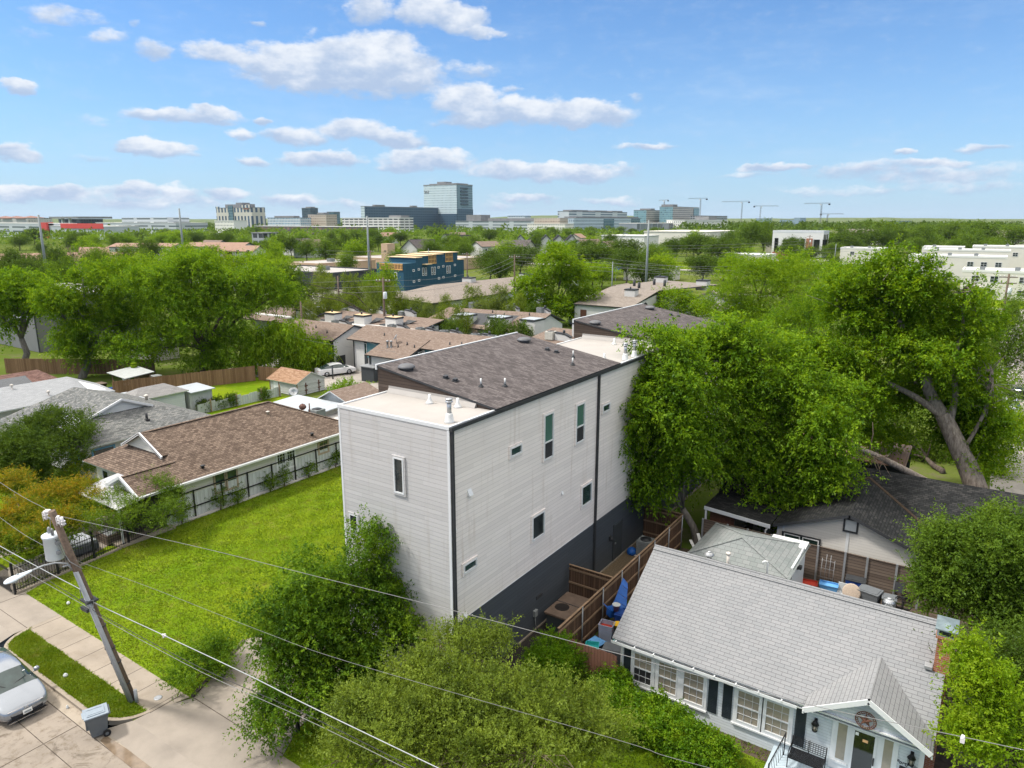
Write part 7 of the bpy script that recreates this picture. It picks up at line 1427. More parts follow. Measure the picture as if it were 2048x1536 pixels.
for k_, (x, y, rm) in enumerate(hs):
    cn = {'tan_shingle': 'tan', 'grey_shingle': 'grey', 'black_shingle': 'dark', 'salmon_shingle': 'salmon'}[rm]; wl = 'stucco_white' if k_ % 3 else 'stucco_cream'
    gable_house('distant_house', f'{"white" if k_ % 3 else "cream"} house with a {cn} gabled roof among the trees', 'house', x, y, rg.uniform(11, 15), rg.uniform(9, 11), rg.uniform(5.2, 6.2), rg.uniform(8.2, 9.6), rm, wl, rg.choice([.1, 1.67, .75, 1.2]), [(a, z, 1.3, 1.5) for a in (-4, 2.5) for z in (1, 3.6)])['group'] = f'{"white" if k_ % 3 else "cream"} houses with {cn} roofs among the far trees'
t = thing('gabled_terrace', 'row of small white gables under one dark roof above the trees', 'terrace', (0, 0, 0)); m = MB(); m.box(-18, 18, -6, 6, 0, 7)
for i in range(5): a = -18 + i * 7.2; m.poly([(a, -6.02, 7), (a + 7.2, -6.02, 7), (a + 3.6, -6.02, 10.2)])
part(m, 'wall', 'stucco_white', t); m = MB()
for i in range(5): a = -18 + i * 7.2; slopes(m, [[(a - .1, -6.4, 6.9), (a + 3.6, -6.4, 10.5), (a + 3.6, 8, 10.5), (a - .1, 8, 6.9)], [(a + 3.6, -6.4, 10.5), (a + 7.1, -6.4, 6.9), (a + 7.1, 8, 6.9), (a + 3.6, 8, 10.5)]], .3)
part(m, 'roof', ['black_shingle', 'trim_dark'], t); t.location = (-215, 352, 0); t.rotation_euler = (0, 0, .6)
# ------------------------------------------------------------------ the far skyline
facade('tower_front', (.50, .58, .60), (.20, .28, .33), 3.4, 4.6, .5, .34); facade('tower_side', (.16, .24, .28), (.10, .16, .20), 60, 4.6, .98, .30, .2); facade('wing_glass', (.055, .10, .145), (.02, .045, .075), 6.4, 4.6, .5, .46, .3, .3)
facade('hotel_wall', (.52, .49, .42), (.05, .08, .12), 9.0, 30, .5, .80, .3, ox=.25, oy=.05); facade('inn_wall', (.70, .68, .61), (.20, .20, .20), 2.8, 3.6, .42, .45); facade('resort_wall', (.45, .43, .38), (.27, .27, .27), 3.0, 3.2, .5, .45)
facade('dark_glass_wall', (.05, .075, .09), (.035, .06, .08), 4, 4, .8, .7); facade('beige_office', (.46, .39, .31), (.22, .17, .14), 4.2, 3.8, .5, .4); facade('blue_office', (.52, .55, .57), (.12, .22, .32), 3.6, 3.8, .6, .55)
facade('garage_decks', (.62, .60, .57), (.03, .035, .04), 9.5, 3.6, .82, .42); facade('low_bands', (.42, .45, .46), (.10, .13, .14), 40, 4.6, .9, .35); facade('lab_wall', (.42, .50, .55), (.09, .12, .16), 3.2, 5.0, .42, .55); facade('lab_glass', (.10, .17, .19), (.06, .12, .15), 5, 4.5, .85, .7); facade('lab_back_wall', (.50, .53, .55), (.10, .15, .20), 70, 4.4, .70, .5, .2)
facade('med_wall', (.42, .38, .33), (.08, .09, .10), 4.0, 4.0, .55, .55); facade('med_glass', (.20, .33, .36), (.12, .22, .27), 4, 4, .8, .6); facade('grey_shed', (.24, .26, .29), (.20, .22, .25), 18, 30, .9, .8); facade('strip_wall', (.10, .085, .085), (.19, .12, .10), 9, 5, .5, .6); facade('frame_open', (.30, .31, .33), (.04, .045, .05), 5, 4, .75, .6)
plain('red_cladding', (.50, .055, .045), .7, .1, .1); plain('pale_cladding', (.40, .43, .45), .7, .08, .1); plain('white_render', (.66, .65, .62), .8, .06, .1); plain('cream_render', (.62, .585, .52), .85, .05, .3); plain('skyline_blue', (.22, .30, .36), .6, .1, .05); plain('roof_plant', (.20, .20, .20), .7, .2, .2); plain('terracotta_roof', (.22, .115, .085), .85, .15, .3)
def block(name, label, x0, x1, y0, y1, h, wall, cat='building', side=None, roof='roof_plant', plant=(), z0=0):
    t = thing(name, label, cat, ((x0 + x1) / 2, (y0 + y1) / 2, 0)); m = MB(); m.box(x0, x1, y0, y1, z0, h); 
    w = part(m, 'wall', [wall, side or wall], t)
    if side: 
        for p_ in w.data.polygons:
            if p_.normal.x > .5: p_.material_index = 1
    m = MB(); m.box(x0 - .3, x1 + .3, y0 - .3, y1 + .3, h, h + max(.5, h * .02)); part(m, 'roof_edge', roof, t)
    for (a, b, c, d, e) in plant: m = MB(); m.box(a, b, c, d, h, e); part(m, 'roof_plant', 'roof_plant', t)
    return t
t = block('hospital_tower', 'tall blue grey glass hospital tower, highest on the skyline', -986, -901, 1136, 1188, 86.5, 'tower_front', 'tower', 'tower_side', plant=((-975, -904, 1141, 1177, 90), (-962, -940, 1150, 1170, 94)))
m = MB()
for i in range(6): m.box(-901, -899.5, 1148, 1172, 79 - i * 6.2, 82 - i * 6.2)
part(m, 'louvre_band', 'dark_glass_wall', t)
m = MB(); m.box(-986, -901, 1135.0, 1136, 0, 31); m.box(-901, -900, 1136, 1188, 0, 40); part(m, 'podium_glass', 'wing_glass', t)
cu = bpy.data.curves.new('letters', 'FONT'); cu.body = '5A2'; cu.size = 7.5; cu.extrude = .3; tmp = bpy.data.objects.new('tmp', cu); me = bpy.data.meshes.new_from_object(tmp); bpy.data.objects.remove(tmp); me.materials.clear(); me.materials.append(MATS['roof_plant'])
for v_ in me.vertices: v_.co = Vector((v_.co.x - 984.5, 1135.6 - v_.co.z, v_.co.y + 72)) - root_loc(t)
o = link(bpy.data.objects.new('sign_letters', me)); o.parent = t
t = block('hospital_wing', 'long dark blue glass wing beside the hospital tower', -958, -948.8, 932, 1136, 42.3, 'tower_front', 'building', 'wing_glass', plant=((-957, -950, 960, 985, 46), (-957, -950, 1060, 1074, 46)))
t = block('hotel_tower', 'beige hotel with tall dark window bays and a curved roofline', -1147, -1048, 769, 796, 39, 'hotel_wall', 'hotel', plant=((-1143, -1073, 785, 795, 45.5), (-1105, -1088, 780, 796, 48)))
m = MB(); m.box(-1147.5, -1136, 768.6, 769, 39, 41.5); m.box(-1075, -1050, 768, 769, 39, 43.5); part(m, 'crown', 'hotel_wall', t); m = MB(); m.box(-1110, -1098, 767.5, 769, 0, 43); part(m, 'glass_bay', 'lab_glass', t)
m = MB(); m.box(-1068, -1054, 767.6, 768, 36.2, 38.2); part(m, 'sign_panel', 'terracotta_roof', t)
block('white_inn', 'white slab hotel with small windows in front of the beige hotel', -779, -742, 519, 537, 17.8, 'inn_wall', 'hotel', 'white_render', 'white_render', plant=())
t = block('resort_hotel', 'grey beige hotel block with reddish roof gables at the left edge', -1120, -1017, 416, 445, 21, 'resort_wall', 'hotel')
for x in (-1108, -1075, -1035): m = MB(); m.slab([(x - 14, 414, 21), (x + 14, 414, 21), (x, 428, 24)], .5); m.slab([(x + 14, 414, 21), (x + 14, 444, 21), (x, 428, 24)], .5); m.slab([(x - 14, 444, 21), (x - 14, 414, 21), (x, 428, 24)], .5); part(m, 'roof', 'terracotta_roof', t)
t = block('glass_pavilion', 'dark glass hall under a flat overhanging white roof on the left skyline', -1250, -1180, 556, 590, 20, 'dark_glass_wall'); m = MB(); m.box(-1262, -1170, 548, 600, 21, 24); part(m, 'canopy', 'roof_plant', t)
for x in (-1228, -1205): m = MB(); m.box(x - 2, x + 2, 551, 554, 0, 21); part(m, 'pylon', 'white_render', t)
t = block('exhibition_hall', 'long white low hall at the far left', -1030, -826, 357, 385, 15, 'low_bands', 'hall', roof='white_render')
t = block('red_store', 'grey warehouse store with a red top band', -842, -715.6, 357.6, 392, 12.5, 'pale_cladding', 'store', roof='white_render'); m = MB(); m.box(-800, -715.4, 357, 357.6, 10.5, 15.4); part(m, 'red_band', 'red_cladding', t); m = MB(); m.box(-843, -826, 355, 362, 0, 16.2); part(m, 'red_wing', 'red_cladding', t)
t = block('long_hall', 'long white convention hall with stepped roofs on the left skyline', -1053, -856, 516, 560, 15, 'low_bands', 'hall', roof='white_render', plant=()); m = MB(); m.box(-990, -880, 520, 550, 15.5, 22); part(m, 'upper_storey', 'low_bands', t)
block('glass_block', 'dark glass office block standing above the beige block', -1322, -1293, 1103, 1125, 45, 'dark_glass_wall', 'office', plant=((-1312, -1296, 1106, 1120, 48),)); block('glass_block', 'smaller blue green glass office right of the beige block', -1282, -1260, 1141, 1160, 36.6, 'lab_glass', 'office')
block('beige_block', 'beige brown office block in front of the glass offices', -901, -860, 763, 785, 27, 'beige_office', 'office', plant=((-885, -870, 768, 778, 30),)); block('white_office', 'low white and blue office left of the beige block', -962, -885, 734, 755, 22, 'blue_office', 'office', plant=((-950, -905, 738, 750, 25),))
block('brick_terrace', 'long dark red and black terrace above the tree line', -858, -640, 633, 650, 10.5, 'strip_wall', 'terrace', roof='white_render'); block('parking_garage', 'white multi storey parking garage in front of the dark blue wing', -792, -680, 733, 760, 21.5, 'garage_decks', 'garage', roof='white_render', plant=((-705, -683, 738, 755, 25),))
t = block('clinic_podium', 'long grey white low clinic right of the hospital tower', -747, -575, 938, 975, 17, 'low_bands', 'building', plant=((-730, -700, 945, 970, 27), (-690, -590, 950, 972, 21.5)))
block('small_office', 'small pale office right of the clinic', -718, -682, 1047, 1065, 25.5, 'blue_office', 'office'); block('beige_hall', 'beige hall with a flat roof left of the pale blue laboratory', -547, -505, 863, 885, 21, 'beige_office', 'hall', roof='cream_render'); block('pale_hall', 'pale low hall in front of the beige hall', -538, -479, 832, 855, 13.5, 'inn_wall', 'hall', roof='cream_render')
block('laboratory', 'long white and blue laboratory behind the pale blue one', -640, -618, 1086, 1317, 33, 'lab_back_wall', 'laboratory', 'lab_back_wall', plant=((-638, -620, 1100, 1160, 36), (-638, -620, 1185, 1235, 36), (-638, -620, 1255, 1300, 36)))
t = block('laboratory', 'pale blue laboratory with narrow upright windows and a green glass bay', -535, -512.8, 916, 1144, 21.5, 'lab_wall', 'laboratory', 'lab_wall', plant=((-534, -514, 925, 1140, 23.8),)); m = MB(); m.box(-513, -512.2, 1010, 1045, 2, 20.5); m.box(-513, -512.2, 1110, 1144, 2, 21); part(m, 'glass_bay', 'lab_glass', t)
block('medical_block', 'stepped beige medical block with glass corners', -630, -602, 1374, 1496, 38, 'med_glass', 'building', 'med_wall', plant=((-628, -604, 1400, 1420, 42),)); t = block('medical_block', 'taller medical block with a glass end right of the stepped one', -590, -561, 1412, 1562, 45, 'med_glass', 'building', 'med_wall', plant=((-588, -563, 1416, 1440, 50),)); m = MB(); m.box(-562, -560, 1530, 1562, 0, 44); part(m, 'glass_end', 'med_glass', t)
block('grey_warehouse', 'long grey shed in front of the medical blocks', -395, -371, 820, 1106, 14.5, 'grey_shed', 'warehouse', roof='white_render'); block('white_podium', 'white podium building behind the grey shed', -380, -354, 935, 1115, 18.5, 'inn_wall', 'building', roof='white_render', plant=((-378, -358, 1040, 1075, 24),)); block('frame_building', 'open grey building frame under the tower cranes', -525, -499, 1414, 1569, 27, 'frame_open', 'building site', plant=())
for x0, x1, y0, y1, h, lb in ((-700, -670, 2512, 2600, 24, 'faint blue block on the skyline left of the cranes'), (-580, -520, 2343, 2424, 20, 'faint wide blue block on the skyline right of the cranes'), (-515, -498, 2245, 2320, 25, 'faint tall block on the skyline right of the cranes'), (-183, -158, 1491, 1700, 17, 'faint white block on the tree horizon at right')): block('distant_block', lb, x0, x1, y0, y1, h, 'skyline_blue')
block('warehouse', 'large pale beige warehouse above the dark oaks', -200, -155, 454, 520, 11, 'cream_render', 'warehouse', roof='cream_render'); block('warehouse', 'plain white warehouse left of the beige one', -196, -169, 384, 405, 9.5, 'white_render', 'warehouse', roof='white_render'); block('frame_pavilion', 'small grey frame building with open bays at the left of the tree belt', -345, -335, 252, 262, 11.5, 'frame_open', 'building')
for x0, x1, y0, y1, lb in ((-118, -70, 616, 690, 'long low building with a brown roof behind the trees at right'), (-22, 40, 600, 650, 'long low building with a brown roof at the far right')):
    t = gable_house('long_building', lb, 'building', (x0 + x1) / 2, (y0 + y1) / 2, x1 - x0, y1 - y0, 7.5, 11.5, 'sand_shingle', 'cream_render')
# white modern block and the cream flat-roofed walk-ups on the right
t = flat_block('modern_block', 'white modern three storey block with dark window strips and a brick base', 'building', -99, -74.3, 388, 402, 12.6, 'white_render', 'roof_plant', .8)
for a, b, c, d in ((-93.5, -86.5, 5.5, 9.0), (-97.8, -96, 2.5, 9.5), (-84.6, -83, 2.6, 9.2), (-72.5, -72.3, 2, 9), (-78.5, -75.8, 4, 9)): m = MB(); m.box(a, min(b, -74.4), 387.8, 388.0, c, d); part(m, 'window', 'dark_glass', t)
for y in (389.5, 393, 397): m = MB(); m.box(-74.3, -74.15, y, y + 1.6, 2, 11.5); part(m, 'window', 'dark_glass', t)
m = MB(); m.box(-82.2, -79.2, 387.6, 388, 0, 9.5); part(m, 'brick_pier', 'red_brick', t); m = MB(); m.box(-98.5, -84.6, 387.7, 388, 0, 2.5); part(m, 'brick_base', 'red_brick', t)
for a in (-96, -94.3, -92.6, -90.9, -89.2): m = MB(); m.box(a, a + .7, 387.8, 388, 2.8, 4.6); part(m, 'window', 'dark_glass', t)
flat_block('low_shop', 'low cream flat roofed building left of the car park', 'building', -96, -75.6, 290, 304, 5.0, 'cream_render', 'white_render', .3)
def cream(label, x0, x1, y0, y1, h, wins): flat_block('cream_block', label, 'apartment building', x0, x1, y0, y1, h, 'cream_render', 'white_render', .35, wins, 'white_render', [(x0 + 4 + i * 7.0, y0 + 3, 1.1, 1.0) for i in range(int((x1 - x0) / 7.5))])
Wd = lambda xs, zs, w=1.7, h=1.5: [('F', x, z, w, h) for x in xs for z in zs]
cream('cream flat roofed walk-up left of the pecan crown', -58, -41, 342, 354, 6.6, Wd((-54, -48, -44), (3.8,)))
cream('cream flat roofed walk-up with small windows in the far row', -26, -12, 330, 345, 8.0, Wd((-22, -17), (5,)))
cream('cream flat roofed walk-up in the second far row', -23, 3, 300, 312, 8.1, Wd((-19, -12, -6, -1), (5,)))
cream('long cream flat roofed walk-up in the middle of the right side', -24, 2, 262, 274, 7.5, Wd((-20.5, -15.5, -8, -4.5, -.8), (4.6,)) + Wd((-18, -13, -2.5), (1.2,)))
cream('cream flat roofed walk-up at the far right of the back row', -9, 20, 330, 344, 8.6, Wd((-6, 0, 4), (5.2,)))
cream('nearest cream flat roofed walk-up at the right edge', -7, 14, 204.8, 216, 6.6, Wd((-5.0, -1.2, 4.5), (4.1,)) + Wd((-5.6, -1.5, 4.5), (1.0,)))
t = [o for o in S.objects if o.get('label') == 'nearest cream flat roofed walk-up at the right edge'][0]; m = MB(); m.box(-4.1, -3.0, 204.6, 204.8, .2, 2.6); part(m, 'door', 'brick_door' if 'brick_door' in MATS else 'beige_trim', t); m = MB(); m.box(-4.6, -2.4, 203.6, 204.8, 2.7, 2.85); part(m, 'door_canopy', 'white_render', t)
flat_block('low_shed', 'low cream flat roofed building behind the bright trees', 'building', -57, -43, 258, 268, 3.8, 'cream_render', 'white_render', .2); flat_block('low_shed', 'lower cream garage row with a white roof behind the bright trees', 'building', -46, -37, 232, 242, 2.9, 'cream_render', 'white_render', .2)
flat_block('low_shed', 'pale low shed under a blue awning behind the poles', 'building', -98, -84, 208, 220, 4.0, 'cream_render', 'white_render', .2); t = thing('blue_awning', 'bright blue awning beside the pale low shed', 'awning', (-100, 206, 0)); m = MB(); m.slab([(-105, 203, 3.2), (-98, 203, 3.2), (-98, 208, 4.2), (-105, 208, 4.2)], .1); part(m, 'cloth', 'paint_blue', t)
for x in (-104.5, -98.5): m = MB(); m.bar((x, 203.3, 0), (x, 203.3, 3.2), .15, .15); part(m, 'post', 'galvanised', t)
# tower cranes
def crane(label, x, y, h, jib, rz):
    t = thing('tower_crane', label, 'crane', (0, 0, 0)); m = MB()
    for dx in (-1, 1):
        for dy in (-1, 1): m.bar((dx * .8, dy * .8, 0), (dx * .8, dy * .8, h), .25, .25)
    for i in range(int(h / 4)): m.bar((-1, -1, i * 4), (1, -1, i * 4 + 4), .2, .2); m.bar((1, 1, i * 4), (-1, 1, i * 4 + 4), .2, .2)
    part(m, 'mast', 'roof_plant', t); m = MB(); m.bar((-14, 0, h + .5), (jib, 0, h + .5), .5, .45); m.bar((-14, 0, h + 2.2), (jib * .95, 0, h + 1.6), .4, .4); part(m, 'jib', 'roof_plant', t)
    m = MB(); m.box(-14, -11, -1.0, 1.0, h - 1.6, h + .9); part(m, 'counterweight', 'trim_dark', t); m = MB(); m.box(1, 2.6, -.9, .9, h - 2.0, h); part(m, 'cab', 'white_render', t); t.location = (x, y, 0); t.rotation_euler = (0, 0, rz)
crane('left tower crane above the tall medical block', -592, 1440, 58, 20, 2.6); crane('tower crane right of the tall medical block', -500, 1400, 59, 26, 3.9); crane('tower crane standing over the open frame building', -430, 1440, 53, 40, 3.6); crane('lower tower crane right of the open frame building', -405, 1480, 45, 34, .4); crane('tallest of the cranes near the faint blue blocks', -268, 1360, 46, 30, 3.6); crane('small crane left of the tallest right hand crane', -272, 1440, 29, 30, .6)
# poles and street lights of the middle distance
def pole(name, label, x, y, h, r=.16, arms=1, mat='pole_wood', can=False, cat='utility pole'):
    t = thing(name, label, cat, (x, y, 0)); m = MB(); m.tube([(x, y, 0), (x + .05, y, h)], [r * 1.3, r * .8], 8); part(m, 'shaft', mat, t)
    for i in range(arms): m = MB(); z = h - .5 - i * .9; m.bar((x - 1.15, y - .3, z), (x + 1.15, y + .3, z), .11, .13); c = part(m, 'crossarm', mat, t); m = MB(); [m.lathe([(.05, 0), (.07, .1), (.03, .2)], (x + d * 1.0, y + d * .27, z + .07), 6) for d in (-1, -.5, .5, 1)]; part(m, 'insulator', 'porcelain', c)
    if can: m = MB(); m.lathe([(.25, 0), (.27, .05), (.27, .9), (.2, .98)], (x + .42, y - .1, h - 3.0), 12); part(m, 'transformer', 'transformer_grey', t)
plain('steel_pole', (.20, .225, .225), .5, .1)
pole('steel_pole', 'tall grey steel power pole at the far left of the trees', -216.5, 91.4, 19.9, 0.34, 0, 'steel_pole', False, 'utility pole')
pole('steel_pole', 'tall grey steel pole with a side arm left of the beige hotel', -256.1, 156.3, 22.8, 0.36, 0, 'steel_pole', False, 'utility pole')
pole('steel_pole', 'pale steel pole rising behind the blue building and slim tower', -153.0, 151.1, 19.7, 0.3, 0, 'steel_pole', False, 'utility pole')
pole('steel_pole', 'pale grey steel pole behind the sand roofed apartments', -65.7, 151.3, 18.5, 0.26, 0, 'steel_pole', False, 'utility pole')
pole('utility_pole', 'brown wooden pole in front of the apartment rows beside the big left trees', -78.2, 64.0, 7.7, 0.15, 0, 'pole_wood', False, 'utility pole')
pole('utility_pole', 'wooden pole with a transformer can in the tree grove left of the blue building', -73.4, 75.1, 10.4, 0.16, 1, 'pole_wood', True, 'utility pole')
pole('utility_pole', 'wooden pole with a crossarm in front of the dark oaks', -83.7, 124.5, 11.5, 0.16, 1, 'pole_wood', False, 'utility pole')
pole('utility_pole', 'slim wooden pole at the right end of the blue building', -107.0, 138.5, 10.9, 0.16, 1, 'pole_wood', False, 'utility pole')
pole('utility_pole', 'wooden pole with crossarms at the right edge of the picture', 1.5, 130.0, 10.7, 0.17, 2, 'pole_wood', True, 'utility pole')
pole('utility_pole', 'wooden pole beyond the grove left of the transformer pole', -96.3, 87.3, 8.9, 0.15, 0, 'pole_wood', False, 'utility pole')
pole('utility_pole', 'thin wooden pole standing behind the flat shops', -145.5, 144.4, 10.4, 0.15, 1, 'pole_wood', False, 'utility pole')
pole('street_light', 'grey street light left of the sand roofed apartments', -70.5, 143.7, 9.6, 0.12, 0, 'steel_pole', False, 'street light')
pole('utility_pole', 'wooden pole with a transformer by the white modern block', -67.2, 323.1, 12.4, 0.2, 1, 'pole_wood', True, 'utility pole')
pole('street_light', 'short street light by the car park of the white modern block', -57.0, 325.0, 8.9, 0.16, 0, 'steel_pole', False, 'street light')
pole('street_light', 'slim street light above the trees behind the blue building', -137.0, 159.2, 10.5, 0.1, 0, 'steel_pole', False, 'street light')

def line(label, a, b, z0, z1, sag=1.0, r=.035, mat='cable_grey'):
    m = MB(); P = [Vector((a[0] + (b[0] - a[0]) * f, a[1] + (b[1] - a[1]) * f, z0 + (z1 - z0) * f - sag * 4 * f * (1 - f))) for f in np.linspace(0, 1, 13)]; m.tube(P, r, 5, cap=False); tag(m.build('overhead_wire', mat), label, 'wire')
line('wire at the top between the transformer pole and the oaks pole', (-73.4, 75.1), (-83.7, 124.5), 10.1, 11.2, 1.6, 0.022)
line('wire at the top between the oaks pole and the pale steel pole', (-83.7, 124.5), (-20, 190), 11.2, 9.7, 2.0, 0.025)
line('wire at the top left of the transformer pole in the grove', (-73.4, 75.1), (-150, 70), 10.1, 8.7, 1.2, 0.017)
line('wire at the top on the pole at the right edge', (1.5, 130.0), (-90, 175), 10.399999999999999, 8.7, 1.5, 0.019)
line('wire at the top leaving the right edge pole to the right', (1.5, 130.0), (40, 120), 10.399999999999999, 8.7, 0.8, 0.019)
line('wire second from the top between the transformer pole and the oaks pole', (-73.4, 75.1), (-83.7, 124.5), 9.200000000000001, 10.3, 1.6, 0.022)
line('wire second from the top between the oaks pole and the pale steel pole', (-83.7, 124.5), (-20, 190), 10.3, 8.8, 2.0, 0.025)
line('wire second from the top left of the transformer pole in the grove', (-73.4, 75.1), (-150, 70), 9.200000000000001, 7.8, 1.2, 0.017)
line('wire second from the top on the pole at the right edge', (1.5, 130.0), (-90, 175), 9.5, 7.8, 1.5, 0.019)
line('wire second from the top leaving the right edge pole to the right', (1.5, 130.0), (40, 120), 9.5, 7.8, 0.8, 0.019)
line('wire lowest between the transformer pole and the oaks pole', (-73.4, 75.1), (-83.7, 124.5), 8.4, 9.5, 1.6, 0.022)
line('wire lowest between the oaks pole and the pale steel pole', (-83.7, 124.5), (-20, 190), 9.5, 8.0, 2.0, 0.025)
line('wire lowest left of the transformer pole in the grove', (-73.4, 75.1), (-150, 70), 8.4, 7.0, 1.2, 0.017)
line('wire lowest on the pole at the right edge', (1.5, 130.0), (-90, 175), 8.7, 7.0, 1.5, 0.019)
line('wire lowest leaving the right edge pole to the right', (1.5, 130.0), (40, 120), 8.7, 7.0, 0.8, 0.019)
line('upper pale wire over the trees at the right edge', (-8, 64), (12, 72), 7.0, 7.0, 0.1, 0.012)
line('lower pale wire over the trees at the right edge', (-8, 57.5), (12, 66), 7.0, 7.0, 0.1, 0.012)
line('slanting wire above the silver car at the right edge', (1.2, 72), (6, 74), 6.2, 8.2, 0.0, 0.011)
line('thin wire from the brown pole to the apartment wall', (-70.3, 55.0), (-56, 60), 4.9, 3.6, 0.3, 0.011)
line('thin wire from the brown pole over the white sedan', (-78.2, 64.0), (-53, 57.5), 7.2, 3.7, 0.5, 0.010)
line('upper wire across the roofs behind the oaks pole', (-170, 150), (-30, 260), 9.5, 10.5, 2.0, 0.028)
line('upper far wire in front of the dark oaks', (-150, 215), (-60, 285), 10.5, 11, 1.5, 0.033)
line('lower wire across the roofs behind the oaks pole', (-170, 150), (-30, 260), 8.4, 9.4, 2.0, 0.028)
line('lower far wire in front of the dark oaks', (-150, 215), (-60, 285), 9.4, 9.9, 1.5, 0.033)

